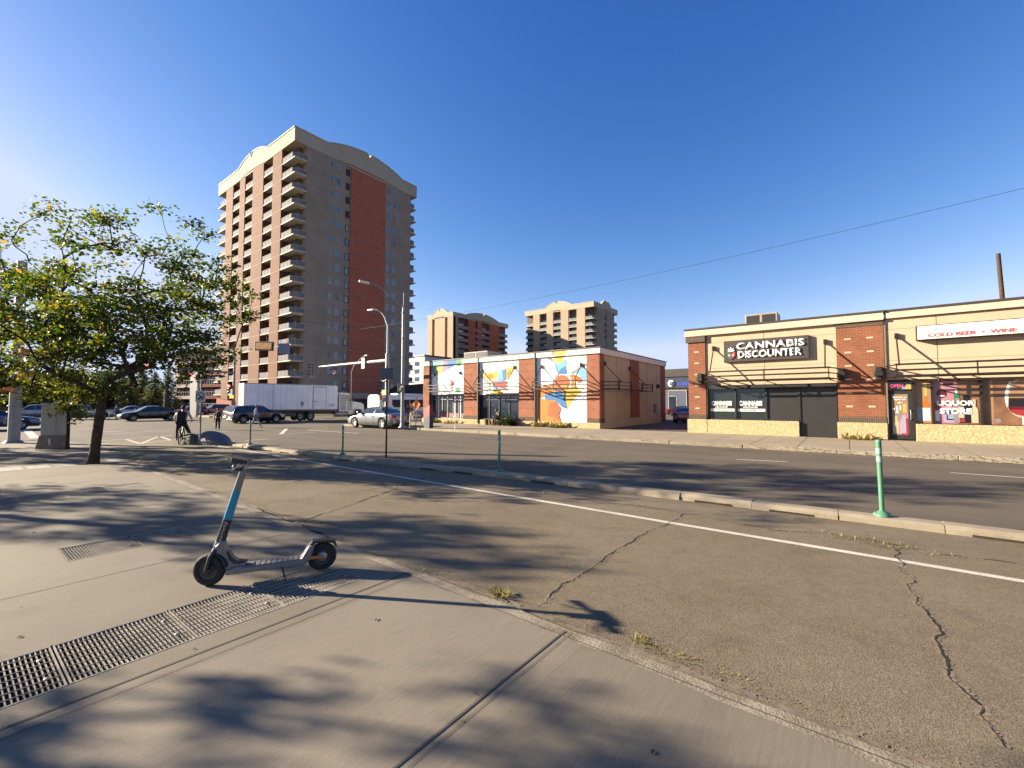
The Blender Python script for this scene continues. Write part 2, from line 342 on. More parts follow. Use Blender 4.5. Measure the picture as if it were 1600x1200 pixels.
# ================================================================== GROUND
def sheet(name, polys, z, m, thick=0.):
    b = MB()
    for p in polys:
        if thick:
            n = len(p); v = [(x, y, z-thick) for x, y in p]+[(x, y, z) for x, y in p]
            b.add(v, [tuple(range(n, 2*n))]+[(i, (i+1) % n, n+(i+1) % n, n+i) for i in range(n)])
        else: b.poly([(x, y, z) for x, y in p])
    return struct(b.build(name, m))
def rect(x0, x1, y0, y1): return [(x0, y0), (x1, y0), (x1, y1), (x0, y1)]
SW = .022; FW = .14
CX0, CX1 = -60.5, -31.0            # cross street kerbs
sheet('ground', [rect(-2500, 2500, -2500, 2500)], -.06, M['ground'])
sheet('road', [rect(-400, 200, 2.2, 19.25), rect(CX0, CX1, -300, 2.2), rect(CX0, CX1, 19.25, 400)], 0, M['road'])
KP = [(-31, -14), (-31, 0), (-30.2, 2.2), (-28.2, 3.6), (-25, 3.95), (-21.46, 3.85), (-14.42, 3.47), (-7.84, 3.26), (-5.25, 3.13), (-3.71, 3.1), (-2.66, 3.08), (-2.13, 3.05), (-1.75, 3.03), (-.97, 3.0), (-.25, 2.96), (6, 2.9), (40, 2.9)]
def kerb_y(x):
    k = KP[3:]
    for (a, b), (c, d) in zip(k, k[1:]):
        if a <= x <= c: return b+(d-b)*(x-a)/(c-a)
    return 2.9
random.seed(5)
MED = [(-22.6, 7.42), (-18.2, 7.32), (-12.5, 7.58), (-6.65, 8.05), (-3.2, 8.17), (-.8, 8.24), (.35, 8.26), (2.3, 8.26)]
def med_y(x):
    for (a, b), (c, d) in zip(MED, MED[1:]):
        if a <= x <= c: return b+(d-b)*(x-a)/(c-a)
    return MED[-1][1]
# bicycle lane surface between kerb and median
xs = [-26+i*.5 for i in range(0, 93)]
bl = [(x, kerb_y(x)) for x in xs]+[(x, med_y(x)+.2 if x > -22 else 6.9) for x in reversed(xs)]
sheet('bicycle_lane', [bl], .004, M['bike'])
# near sidewalk with openings for the grates
HOLES = [(-4.56, -3.84, -.85, 2.62), (-7.5, -6.8, .92, 2.16), (-12.3, -11.45, .3, 2.75)]
gx = sorted({-31., -30., -20., -9., -1., 40.} | {h[0] for h in HOLES} | {h[1] for h in HOLES}); gy = sorted({-60., 2.8, 0.} | {h[2] for h in HOLES} | {h[3] for h in HOLES})
b = MB()
for a, c in zip(gx, gx[1:]):
    for d, e in zip(gy, gy[1:]):
        mx, my = (a+c)/2, (d+e)/2
        if any(h[0] < mx < h[1] and h[2] < my < h[3] for h in HOLES): continue
        if c <= -30. and e > 0: continue
        b.quad((a, d, SW), (c, d, SW), (c, e, SW), (a, e, SW))
b.poly([(x, y, SW) for x, y in [(-31, 0), (-30, 0), (-30, 2.8), (-29.5, 2.8), (-30.2, 2.2)]][:5])
kx = [-29.5]+[-29+i*.35 for i in range(200)]
def ky(x): return 2.8+(3.6-2.8)*(x+29.5)/1.3 if x < -28.2 else kerb_y(x)
wob = {x: random.uniform(-.018, .018) if x > -12 else 0 for x in kx}
for a, c in zip(kx, kx[1:]):
    ya, yc = ky(a)+wob[a], ky(c)+wob[c]
    b.quad((a, 2.8, SW), (c, 2.8, SW), (c, max(yc-.16, 2.801), SW), (a, max(ya-.16, 2.801), SW))
    b.quad((a, max(ya-.16, 2.801), SW), (c, max(yc-.16, 2.801), SW), (c, yc-.03, SW-.002), (a, ya-.03, SW-.002), 1)
    b.quad((a, ya-.03, SW-.002), (c, yc-.03, SW-.002), (c, yc, -.01), (a, ya, -.01), 1)
b.quad((-31, -60, SW), (-31, 0, SW), (-31, 0, -.01), (-31, -60, -.01), 1)
for h in HOLES:   # pit walls and floor
    x0, x1, y0, y1 = h
    for p, q in (((x0, y0), (x1, y0)), ((x1, y0), (x1, y1)), ((x1, y1), (x0, y1)), ((x0, y1), (x0, y0))):
        b.quad((*p, SW), (*q, SW), (*q, -.055), (*p, -.055), 2)
    b.quad((x0, y0, -.055), (x1, y0, -.055), (x1, y1, -.055), (x0, y1, -.055), 2)
pit = mat('pit_dirt', (.05, .04, .032), .95, vs=12, var=.4)  # one dark mottled colour for the pit walls and floor
M['kerbn'] = pave('near_kerb', (.24, .19, .13), (.42, .36, .27), .25, 70, .8, .006, big=3.5, stain=.4)
struct(b.build('sidewalk', [M['sidewalk'], M['kerbn'], pit], fix=False))
# grooves in the near sidewalk
b = MB()
def groove(p, q, w, z, mi=0):
    p = Vector((p[0], p[1], z)); q = Vector((q[0], q[1], z)); d = (q-p).normalized(); s_ = Vector((-d.y, d.x, 0))*w/2
    b.quad(p-s_, q-s_, q+s_, p+s_, mi)
for x, w in ((-3.61, .014), (-3.50, .006), (-1.75, .014), (-1.70, .005), (-5.96, .010), (-9.1, .012), (-15., .015), (-18.4, .015), (-21.8, .015), (-25.2, .015), (1.6, .014), (4.7, .014)):
    y1 = 2.95 if x > -9 else kerb_y(x)-.2
    groove((x, -12), (x, y1), w, SW+.004)
for x in (-13.4,): groove((x, -12), (x, 3.2), .012, SW+.004)
for y in (-1.4, -5.2, -8.6): groove((-30, y), (30, y), .012, SW+.004)
groove((-29, .2), (-13, .2), .012, SW+.0045)
for (p, q) in (((-14, 3.27), (-8, 3.08)), ((-8, 3.08), (-5.2, 2.98)), ((-5.2, 2.98), (-3.7, 2.94)), ((-3.7, 2.94), (-1.7, 2.88)), ((-1.7, 2.88), (6, 2.76))): groove(p, q, .008, SW+.005)
struct(b.build('sidewalk_joints', M['groove'], fix=False))
# lighter paving squares round the trees
b = MB()
for i in range(4): b.quad(*[(x, y, SW+.005) for x, y in rect(-17.9+.42*i*0, -17.0, 1.0+.5*i, 1.42+.5*i)], 0) if i != 3 else None
for i in range(3): b.quad(*[(x, y, SW+.005) for x, y in rect(-18.0, -17.1, 3.15+.0*i, 3.4)], 0) if i == 0 else None
struct(b.build('paving_squares', mat('paver_grey', (.36, .35, .33), .85, vs=6), fix=False))
# far pavement, alley lot, other blocks
sheet('sidewalk_far', [rect(CX1, 90, 19.25, 25.38)], FW, M['farwalk'], .2)
sheet('parking_lot', [rect(CX1, 120, 25.38, 140)], FW-.02, M['lot'], .1)
sheet('sidewalk_west', [rect(-90, CX0, 21, 38), rect(-90, CX0, -60, 1)], .1, M['farwalk'], .2)
sheet('lawn', [rect(-200, -63.5, -80, -1), rect(-190, -94, 21, 60)], .13, M['grass'])
sheet('sidewalk_north', [rect(CX1-.01, CX1-.005, 30, 31)], .13, M['farwalk'])
b = MB()   # far kerb, broken and dusty
random.seed(3); x = CX1
while x < 60:
    L = random.uniform(2.6, 3.1); b.box(x, min(x+L-.012, 60), 19.10+random.uniform(-.012, .012), 19.246, -.02, FW+.004-random.uniform(0, .004)); x += L
struct(b.build('kerb_far', M['kerb'], bevel=.02))
b = MB()
for x in [CX1+1.55*i for i in range(2, 60)]: b.quad(*[(p, q, FW+.006) for p, q in rect(x, x+.02, 19.28, 25.35)])
for y in (20.9, 22.6): b.quad(*[(p, q, FW+.007) for p, q in rect(CX1+.4, 60, y, y+.02)])
struct(b.build('sidewalk_joints_far', mat('joint_far', (.2, .165, .125), .9, vs=9), fix=False))
# median kerb
b = MB(); random.seed(8)
x = -22.0; slots = MB()
while x < 2.1:
    L = 1.15; x2 = min(x+L-.01, 2.15); y0, y1 = med_y(x), med_y(x2); j = random.uniform(-.015, .015); h = .115+random.uniform(-.006, .006)
    w = .36
    pr = [(-.005, 0), (.0, .07), (.06, h-.005), (.10, h), (w-.1, h), (w-.05, h-.02), (w, 0)]
    vs = [(x, y0+a+j, c) for a, c in pr]+[(x2, y1+a+j, c) for a, c in pr]; n = len(pr)
    b.add(vs, [(i, i+1, n+i+1, n+i) for i in range(n-1)]+[tuple(range(n)), tuple(range(n, 2*n))[::-1]])
    if random.random() < .6:
        a = x+.25; c = x2-.3; ya, yc = med_y(a)+j-.012, med_y(c)+j-.012
        slots.box(0, 0, 0, 0, 0, 0) if 0 else slots.add([(a, ya, .005), (c, yc, .005), (c, yc, .035), (a, ya, .035), (a, ya+.01, .005), (c, yc+.01, .005), (c, yc+.01, .035), (a, ya+.01, .035)], [(0, 1, 2, 3), (3, 2, 6, 7), (0, 4, 5, 1), (0, 3, 7, 4), (1, 5, 6, 2)])
    x += L
struct(b.build('median_kerb', M['kerb'])); struct(slots.build('median_kerb_slots', M['crack']))
b = MB(); b.box(2.05, 6.5, 7.62, 7.95, 0, .12); struct(b.build('median_kerb_end', M['kerb'], bevel=.03))
# road markings
PM = MB()
def mark(p, q, w, z=.008, zz=0):
    p = at(*p); q = at(*q); p.z = q.z = z; d = (q-p).normalized(); s_ = Vector((-d.y, d.x, 0))*w/2
    PM.quad(p-s_, q-s_, q+s_, p+s_)
wl = [(-22, 7.0), (-17.06, 6.93), (-7.2, 6.66), (-2.0, 6.55), (9, 6.45)]
for (a, c), (d, e) in zip(wl, wl[1:]): PM.quad((a, c-.055, .009), (d, e-.055, .009), (d, e+.055, .009), (a, c+.055, .009))
for p, q, w in (((155, 690), (269, 680.7), .14), ((177, 698), (272, 694), .1), ((249, 682), (221, 693), .12), ((198, 687), (221, 694), .12), ((249, 682), (267, 688), .12), ((221, 693.5), (267, 688.2), .1),
                ((158, 678.7), (330, 669), .14), ((158, 675.5), (197, 673.3), .3), ((39, 669), (55, 685), .35), ((55, 685), (70, 685), .2), ((384, 688.7), (421, 686), .16), ((320, 676.7), (359, 674), .16),
                ((448, 670), (439, 678.7), .22), ((439, 678.7), (492, 676), .14), ((480, 672), (560, 677.3), .16), ((485, 669.3), (513, 669.3), .15), ((100, 700), (170, 693), .12),
                ((1485, 739), (1600, 747), .1), ((1150, 718), (1230, 722), .1)):
    mark(p, q, w)
struct(PM.build('road_markings', M['paint'], fix=False))
# cracks: jagged dark strips
CR = MB(); CB = MB(); random.seed(11)
def crack(pts, w, z=.009, px=True, j=.03, crumb=True):
    P = [at(*p) if px else Vector((*p, 0)) for p in pts]; q = []
    for a, c in zip(P, P[1:]):
        n = max(2, int((c-a).length/.022))
        for i in range(n): q.append(a.lerp(c, i/n))
    q.append(P[-1]); L = []; ox = oy = vx = vy = 0
    for i, p in enumerate(q):
        vx = vx*.75+random.uniform(-1, 1)*j*.28; vy = vy*.75+random.uniform(-1, 1)*j*.28; ox = (ox+vx)*.9; oy = (oy+vy)*.9
        L.append(Vector((p.x+ox+random.uniform(-.006, .006), p.y+oy+random.uniform(-.006, .006))))
    wl_ = 1.
    for i in range(len(L)-1):
        a, c = L[i], L[i+1]; d = L[min(i+3, len(L)-1)]-L[max(i-2, 0)]; d = d.normalized() if d.length > 1e-6 else Vector((1, 0)); s_ = Vector((-d.y, d.x)); w0 = wl_; wl_ = min(1.25, max(.3, wl_+random.uniform(-.4, .4)))
        CR.quad((*(a-s_*w*w0/2), z), (*(c-s_*w*wl_/2), z), (*(c+s_*w*wl_/2), z), (*(a+s_*w*w0/2), z))
        if crumb and random.random() < .8:
            e0, e1 = random.uniform(.4, 2.2)*w, random.uniform(.4, 2.2)*w; m_ = (a+c)/2
            CB.poly([(*(a-s_*e0*.6), z-.0025), (*(m_-s_*(e0+e1)*.8), z-.0025), (*(c-s_*e0*.5), z-.0025), (*(c+s_*e1), z-.0025), (*(m_+s_*(e0+e1)), z-.0025), (*(a+s_*e1*.7), z-.0025)])
crack([(1068, 803), (1055, 816), (1030, 825), (1000, 838), (965, 858), (930, 880), (885, 912), (840, 947)], .018)
crack([(1395, 855), (1405, 885), (1422, 920), (1420, 930), (1448, 962), (1462, 995), (1495, 1045), (1525, 1090), (1552, 1131), (1575, 1170)], .014)
crack([(560, 785), (600, 770), (640, 755), (690, 742)], .018, j=.015)
crack([(480, 812), (560, 785)], .014, j=.02)
crack([(1200, 828), (1270, 832), (1395, 852), (1480, 868), (1600, 882)], .018, j=.05)
crack([(820, 765), (900, 780), (1000, 792), (1068, 803)], .014, j=.05)
crack([(1068, 803), (1100, 806), (1200, 828)], .012, j=.05)
crack([(400, 795), (450, 815), (520, 843)], .03, j=.03)
for i in range(len(KP)-8):
    pass
if 0: crack([(-5.2, 3.17), (-3.7, 3.13), (-2.1, 3.09), (-.9, 3.04), (1.5, 2.99)], .012, px=False, j=.03)
if 0: crack([(-1.6, 3.3), (-1.2, 3.18), (-.7, 3.16), (.2, 3.05)], .012, px=False, j=.06)
struct(CB.build('crack_edges', mat('crack_crumb', (.17, .13, .09), .95, var=.3, vs=40), fix=False))
struct(CR.build('pavement_cracks', M['crack'], fix=False))
# ================================================================== TOWERS
def wave(t, c, w, h):   # arched gable with shoulders
    u = (t-c)/w
    return 0 if abs(u) >= 1 else h*(math.cos(u*math.pi/2)**.8)
BAL = {}; RW = random.Random(17)
M['blind'] = mat('window_blind', (.34, .33, .30), .35, var=.1, vs=1); M['blind2'] = mat('window_curtain', (.20, .17, .14), .35, var=.2, vs=1)
def tower(name, label, loc, X0, Y0, Lp, Rp, colsL, colsR, nfl, rail0, pitch, ztop, zband, M1, M2, M3, cor, railm, group, arch=(.5, .3, 2.3), prx=None, wing=True):
    """Lp: x of the far end of the left face (along -X). colsL/colsR: (kind, a, b) spans; kinds pier/wall/balc/win/slit/red"""
    T, off = fixed(name, label, 'apartment tower', (X0, Y0, 0), group)
    dpt = 1.6
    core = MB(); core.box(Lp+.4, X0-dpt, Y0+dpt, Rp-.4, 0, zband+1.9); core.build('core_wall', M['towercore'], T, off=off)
    wl = MB(); br = MB(); bd = MB()
    n_door = 0
    nlev = nfl+1
    zs = [rail0-1.05+pitch*k for k in range(-1, nfl)]
    def balcony(x0, x1, y0, y1, z, faces):
        """slab + railing; faces = list of railing segments ((xa,ya),(xb,yb))"""
        key = (name, round(x1-x0, 2), round(y1-y0, 2), len(faces))
        key = key+(round(x0, 1), round(y0, 1))
        if key in BAL:
            src, zr = BAL[key]; c = copy_tree(src, T); c.location.z += z-zr; return
        s_ = MB(); s_.box(x0, x1, y0, y1, z-.2, z); o = s_.build('balcony', M['slab'], T, off=off)
        r = MB()
        for (xa, ya), (xb, yb) in faces:
            L = math.hypot(xb-xa, yb-ya); n = max(1, int(L/1.1)); d = Vector((xb-xa, yb-ya, 0)).normalized(); nn = Vector((-d.y, d.x, 0))
            c = Vector(((xa+xb)/2, (ya+yb)/2, z))
            r.obox(c+Vector((0, 0, 1.03)), d, nn, _Z, L/2, .04, .035, 1); r.obox(c+Vector((0, 0, .12)), d, nn, _Z, L/2, .03, .03, 1)
            for i in range(n+1):
                p = Vector((xa, ya, z)).lerp(Vector((xb, yb, z)), i/n); r.obox(p+Vector((0, 0, .5)), d, nn, _Z, .035, .035, .5, 1)
            r.obox(c+Vector((0, 0, .57)), d, nn, _Z, L/2-.03, .008, .40, 0)
        ro = r.build('railing', [railm, M['railframe']], o)
        BAL[key] = (o, z)
    def door(x0, x1, y0, y1, z):
        nonlocal n_door
        b = MB(); b.box(x0, x1, y0, y1, z, z+2.1); b.build('balcony_door', RW.choice([M['twglass']]*3+[M['blind'], M['blind2']]), T, off=off)
    # left face, facing -Y, plane y=Y0
    for kind, a, c in colsL:
        if kind == 'pier': br.box(a, c, Y0, Y0+dpt+.01, 0, zband+1.2)
        elif kind == 'wall': wl.box(a, c, Y0+.02, Y0+dpt+.01, 0, zband+1.2)
        elif kind == 'balc':
            for z in zs:
                balcony(a+.02, c-.02, Y0+.05, Y0+dpt-.01, z, [((a+.02, Y0+.12), (c-.02, Y0+.12))])
                door(a+.4, c-.5, Y0+dpt-.05, Y0+dpt+.02, z+.05)
        elif kind in ('cornL', 'cornR'):
            wing_ = dpt+1.2
            for z in zs:
                if kind == 'cornR':
                    yb = Y0+3.0
                    balcony(a+.02, c-.05, Y0+.03, yb, z, [((a+.02, Y0+.1), (c-.9, Y0+.1)), ((c-.9, Y0+.1), (c-.12, Y0+.9)), ((c-.12, Y0+.9), (c-.12, yb))])
                    door(a+.5, c-2.2, Y0+dpt-.06, Y0+dpt+.02, z+.05)
                else:
                    balcony(a+.05, c-.02, Y0+.03, Y0+2.4, z, [((a+.9, Y0+.1), (c-.02, Y0+.1)), ((a+.12, Y0+.9), (a+.9, Y0+.1)), ((a+.12, Y0+2.3), (a+.12, Y0+.9))])
    # right face, facing +X, plane x=X0
    for kind, a, c in colsR:
        if kind == 'red': bd.box(X0-dpt-.01, X0-.05, a, c, 0, zband+1.2)
        elif kind in ('wall', 'win', 'slit', 'nwin'):
            wl.box(X0-dpt-.01, X0-(.25 if kind == 'slit' else 0), a, c, 0, zband+1.2)
            if kind != 'wall':
                for z in zs:
                    if kind == 'win': z0, z1 = z+.75, z+2.25; w = .24
                    else: z0, z1 = z+.8, z+2.2; w = .16
                    ya, yc = a+(c-a)*w, c-(c-a)*w
                    xx = X0-(.25 if kind == 'slit' else 0)
                    f = MB(); t = .09
                    for q in ((ya, ya+t, z0, z1), (yc-t, yc, z0, z1), (ya+t, yc-t, z0, z0+t), (ya+t, yc-t, z1-t, z1)): f.box(xx-.02, xx+.07, *q)
                    fo = f.build('window', M['frame'] if kind != 'slit' else M['black'], T, off=off)
                    p = MB(); p.box(xx-.02, xx+.03, ya+t, yc-t, z0+t, z1-t); p.build('pane', M['black'] if kind == 'slit' and (int(z) % 3) else RW.choice([M['twglass']]*5+[M['blind'], M['blind2']]), fo)
        elif kind == 'balcR':
            for z in zs:
                balcony(X0-1.55, X0-.04, a+.02, c-.02, z, [((X0-.12, a+.02), (X0-.12, c-.02))])
                door(X0-1.62, X0-1.5, a+.4, c-.4, z+.05)
        elif kind == 'tipR':
            for z in zs:
                balcony(X0-3.2, X0+.0, a+.03, c, z, [((X0-.08, a+.03), (X0-.08, c-.7)), ((X0-.08, c-.7), (X0-.8, c-.05)), ((X0-.8, c-.05), (X0-3.2, c-.05))])
    if wl.v: wl.build('wall', M1, T, off=off)
    if br.v: br.build('brick_pier', M2, T, off=off)
    if bd.v: bd.build('brick_panel', M3, T, off=off)
    # floor-line grooves: thin proud bands on walls
    g = MB()
    for z in zs[1::1]:
        g.box(X0-.02, X0+.012, Y0+3.4, Rp-3, z-.14, z-.10)
        for kind, a, c in colsL:
            if kind == 'pier': g.box(a, c, Y0-.012, Y0+.02, z-.14, z-.09)
    g.build('floor_band', cor, T, off=off)
    # parapet
    p = MB(); n = 60
    def strip(f, L, inward, flip, A=arch):
        cx, cw, ch = A
        pts = []
        for i in range(n+1):
            t = i/n; pts.append((t*L, ztop+wave(t, cx, cw, ch)-(0.9 if abs(t-(cx+.015)) < .009 else 0), zband+.3*wave(t, cx, cw*.9, ch)))
        for (s0, h0, l0), (s1, h1, l1) in zip(pts, pts[1:]):
            v = [f(s0, 0, l0), f(s1, 0, l1), f(s1, 0, h1), f(s0, 0, h0), f(s0, inward, l0), f(s1, inward, l1), f(s1, inward, h1), f(s0, inward, h0)]
            p.add(v, [(0, 1, 2, 3), (4, 7, 6, 5), (3, 2, 6, 7), (0, 4, 5, 1)])
            cap.add([f(s0, -.12, h0), f(s1, -.12, h1), f(s1, -.12, h1+.16), f(s0, -.12, h0+.16), f(s0, inward+.1, h0), f(s1, inward+.1, h1), f(s1, inward+.1, h1+.16), f(s0, inward+.1, h0+.16)], [(0, 1, 2, 3), (4, 7, 6, 5), (3, 2, 6, 7), (0, 4, 5, 1)])
    cap = MB(); LL = X0-Lp; LR = Rp-Y0
    strip(lambda s_, d, z: (X0-s_, Y0-.05+d, z), LL, .7, False)
    strip(lambda s_, d, z: (X0+.05-d, Y0-.05+s_, z), LR+.05, .7, True, prx or arch)
    strip(lambda s_, d, z: (Lp+d, Y0+s_, z), LR, .7, True)
    strip(lambda s_, d, z: (X0-s_, Rp+.05-d, z), LL, .7, True)
    p.box(Lp+.6, X0-.6, Y0+.6, Rp-.6, zband+.3, zband+.8)
    p.build('parapet', cor, T, off=off); cap.each('parapet_cap', M['capst'], T, off=off)
    sf = MB(); sf.box(Lp+.02, X0-.02, Y0+.02, Rp-.02, zband-.02, zband+.28); sf.build('soffit', cor, T, off=off)
    return T, off
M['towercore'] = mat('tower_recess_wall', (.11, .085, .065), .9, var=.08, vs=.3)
M['slab'] = mat('balcony_slab', (.62, .55, .44), .8, var=.06, vs=1)
M['railframe'] = mat('railing_frame', (.50, .47, .41), .8, vs=1, spec=.1)
M['railglass'] = mat('railing_panel', (.27, .26, .27), .8, var=.08, vs=.4, spec=.1)
M['raildark'] = mat('railing_panel_dark', (.22, .22, .23), .4, var=.1, vs=.4)
M['capst'] = mat('tower_cap', (.42, .42, .32), .7, vs=.5)
M['t_wall'] = mat('tower_stucco', (.36, .275, .205), .9, var=.12, vs=.35, spec=.2)
M['t_cor'] = mat('tower_band', (.38, .31, .225), .85, var=.05, vs=.2, spec=.2)
M['t_brick'] = brick('tower_brick', (.140, .066, .042), (.128, .058, .036), (.13, .07, .048), bw=.6, bh=.2, ms=.02)
M['t_red'] = brick('tower_red', (.42, .12, .065), (.38, .105, .06), (.30, .10, .07), bw=.6, bh=.2, ms=.02)
M['t_cream'] = mat('tower_cream', (.33, .255, .18), .9, var=.05, vs=.15, spec=.2)
X0, Y0 = -80.3, 38.6
fx = lambda p: onY(p, 400, Y0)[0]; fy = lambda p: onX(p, 400, X0)[0]
e = [fx(p) for p in (339, 351, 361.5, 372, 380, 392, 408.5, 423, 437)]
colsL = [('cornL', e[0], e[1]), ('pier', e[1], e[2]), ('balc', e[2], e[3]), ('pier', e[3], e[4]), ('balc', e[4], e[5]), ('pier', e[5], e[6]), ('balc', e[6], e[7]), ('pier', e[7], e[8]), ('cornR', e[8], X0)]
r_ = [fy(p) for p in (477, 512, 520, 534, 538, 547, 601.5, 609.5, 621, 641, 650)]
colsR = [('wall', r_[0], r_[1]), ('nwin', r_[1], r_[2]), ('win', r_[2], r_[3]), ('wall', r_[3], r_[4]), ('slit', r_[4], r_[5]), ('red', r_[5], r_[6]), ('nwin', r_[6], r_[7]), ('win', r_[7], r_[8]), ('wall', r_[8], r_[9]), ('tipR', r_[9], r_[10])]
tower('apartment_tower', 'tallest tower on the left, terracotta brick piers and white balconies, one broad red brick panel', None, X0, Y0, e[0], r_[10], colsL, colsR, 15, 7.75, 2.93, 53.2, 50.6, M['t_wall'], M['t_brick'], M['t_red'], M['t_cor'], M['railglass'], None, arch=(.50, .19, 1.6), prx=(.54, .31, 1.9))
# far tower with cream front (right of the two)
X0 = -85.6; Y0 = 169.9; fx = lambda p: onY(p, 500, Y0)[0]; fy = lambda p: onX(p, 500, X0)[0]
e = [fx(p) for p in (820, 833, 843, 854, 864, 876, 888, 901, 914)]
colsL = [('cornL', e[0], e[1]), ('pier', e[1], e[2]), ('balc', e[2], e[3]), ('pier', e[3], e[4]), ('balc', e[4], e[5]), ('pier', e[5], e[6]), ('balc', e[6], e[7]), ('pier', e[7], e[8]), ('cornR', e[8], X0)]
r_ = [fy(p) for p in (933, 944, 948, 958, 965)]
colsR = [('wall', r_[0], r_[1]), ('slit', r_[1], r_[2]), ('wall', r_[2], r_[3]), ('tipR', r_[3], r_[4])]
tower('apartment_tower', 'distant cream tower over the mural shop, lit front with four columns of balconies', None, X0, Y0, e[0], r_[4], colsL, colsR, 13, 5.3, 2.85, 45.6, 43.4, M['t_wall'], M['t_cream'], M['t_red'], M['t_cor'], M['raildark'], None, arch=(.5, .2, 2.4))
# far tower with brick balconied side (left of the two)
X0 = -135.9; Y0 = 135.3; fx = lambda p: onY(p, 520, Y0)[0]; fy = lambda p: onX(p, 520, X0)[0]
e = [fx(p) for p in (668, 675, 679, 695, 699, 707)]
colsL = [('wall', e[0], e[1]), ('wall', e[2], e[3]), ('wall', e[4], X0)]
r_ = [fy(p) for p in (709, 716, 732, 743, 753, 769, 780, 787, 794)]
colsR = [('wall', r_[0], r_[1]), ('balcR', r_[1], r_[2]), ('red', r_[2], r_[3]), ('balcR', r_[3], r_[4]), ('red', r_[4]-3, r_[4]), ('balcR', r_[4], r_[5]-2), ('red', r_[5]-2, r_[6]), ('tipR', r_[6], r_[8])]
tower('apartment_tower', 'distant tower just right of the tallest one, narrow cream end and long shaded brick side', None, X0, Y0, e[0], r_[8], colsL, colsR, 12, 5.0, 2.85, 41.6, 39.8, M['t_cream'], M['t_cream'], M['t_red'], M['t_cor'], M['raildark'], None, arch=(.5, .3, 2.2))
# podium at the foot of the tallest tower
P, off = fixed('podium_building', 'low podium building behind the bus, pale concrete band over dark doorways', 'building', (-79, 44, 0))
b = MB(); b.box(-80.2, -70, 43, 74, 0, 3.3); b.build('wall', mat('podium_wall', (.16, .11, .085), .85, vs=.5), P, off=off)
b = MB(); b.box(-80.2, -69.7, 42.7, 74.3, 2.6, 3.6); b.build('concrete_band', mat('podium_band', (.40, .34, .27), .85, vs=.5), P, off=off)
for i in range(6):
    b = MB(); b.box(-70.02, -69.93, 45+i*4.6, 47.6+i*4.6, .1, 2.4); b.build('doorway', M['black'], P, off=off)
P, off = fixed('canopy_building', 'dark low building with a sloping roof between the tallest tower and the mural shop', 'building', (-60, 62, 0))
b = MB(); c = place(652, 88); b.box(c.x-7, c.x+9, c.y-2, c.y+14, 0, 3.4); b.build('wall', mat('dark_wall', (.07, .06, .06), .7, vs=1), P, off=off)
b = MB(); b.prism([(c.x-8, 3.4), (c.x+10, 3.4), (c.x+10, 5.6), (c.x-3, 5.2)], c.y-3, c.y+15); b.build('roof', mat('dark_roof', (.035, .035, .04), .6, vs=1), P, off=off)
# distant white condominium
c = place(652, 170); P, off = fixed('condominium', 'small distant white apartment block beside the tallest tower, stepped balconies', 'building', (c.x, c.y, 0))
b = MB(); b.box(c.x-14, c.x+4, c.y, c.y+14, 0, 19.8); b.box(c.x+4, c.x+12, c.y+1, c.y+13, 0, 17.5); b.build('wall', mat('condo_white', (.62, .58, .50), .8, vs=.3), P, off=off)
b = MB(); b.box(c.x-14.3, c.x+4.3, c.y-.3, c.y+14.3, 19.8, 20.4); b.build('roof', M['capflash'], P, off=off)
for k in range(6):
    for i in range(3):
        b = MB(); b.box(c.x-12.5+i*5.4, c.x-9.7+i*5.4, c.y-.06, c.y+.02, 1.2+3*k, 2.9+3*k); b.build('window', M['twglass'], P, off=off)
    b = MB(); b.box(c.x+3.9, c.x+6.9, c.y-1.2, c.y+2, .9+3*k, 1.6+3*k); b.build('balcony', M['frame'], P, off=off)
    b = MB(); b.box(c.x+11.98, c.x+12.06, c.y+3, c.y+6, 1.2+2.8*k, 2.7+2.8*k); b.build('window', M['twglass'], P, off=off)
# red low-rise with white balconies
AX, AY = -97, 44; P, off = fixed('lowrise_building', 'five-storey dark red apartment house with white railings left of the tallest tower', 'building', (-118, 34, 0))
a = place(268, 108); c = place(352, 100)
d = Vector((c.x-a.x, c.y-a.y, 0)); LN = d.length; d.normalize(); nn = Vector((-d.y, d.x, 0)); A = Vector((a.x, a.y, 0))
redw = brick('lowrise_red', (.30, .06, .04), (.26, .05, .035), (.2, .07, .05), bw=.6, bh=.2)
crm = mat('lowrise_cream', (.60, .52, .40), .85, vs=.3)
def ob(s0, s1, n0, n1, z0, z1, m, nm, par=P):
    b = MB(); b.obox(A+d*(s0+s1)/2+nn*(n0+n1)/2+_Z*(z0+z1)/2, d, nn, _Z, (s1-s0)/2, (n1-n0)/2, (z1-z0)/2); return b.build(nm, m, par, off=off if par is P else None)
ob(0, LN+6, 1.6, 16, 0, 13.6, redw, 'wall')
ob(1.2, 2.4, -.2, 1.6, 0, 13.2, crm, 'pilaster')
ob(-.5, LN+6.5, 1.4, 17, 13.6, 14.2, crm, 'eave')
b = MB(); r0 = A+d*(-1)+nn*.2; r1 = A+d*(LN+7)+nn*.2
b.add([r0+_Z*14.2, r1+_Z*14.2, r1+nn*17+_Z*14.2, r0+nn*17+_Z*14.2, r0+nn*8+d*5+_Z*17.6, r1+nn*8-d*5+_Z*17.6], [(0, 1, 5, 4), (1, 2, 5), (2, 3, 4, 5), (3, 0, 4), (0, 3, 2, 1)])
b.build('roof', mat('brown_shingle', (.085, .06, .05), .9, vs=3), P, off=off)
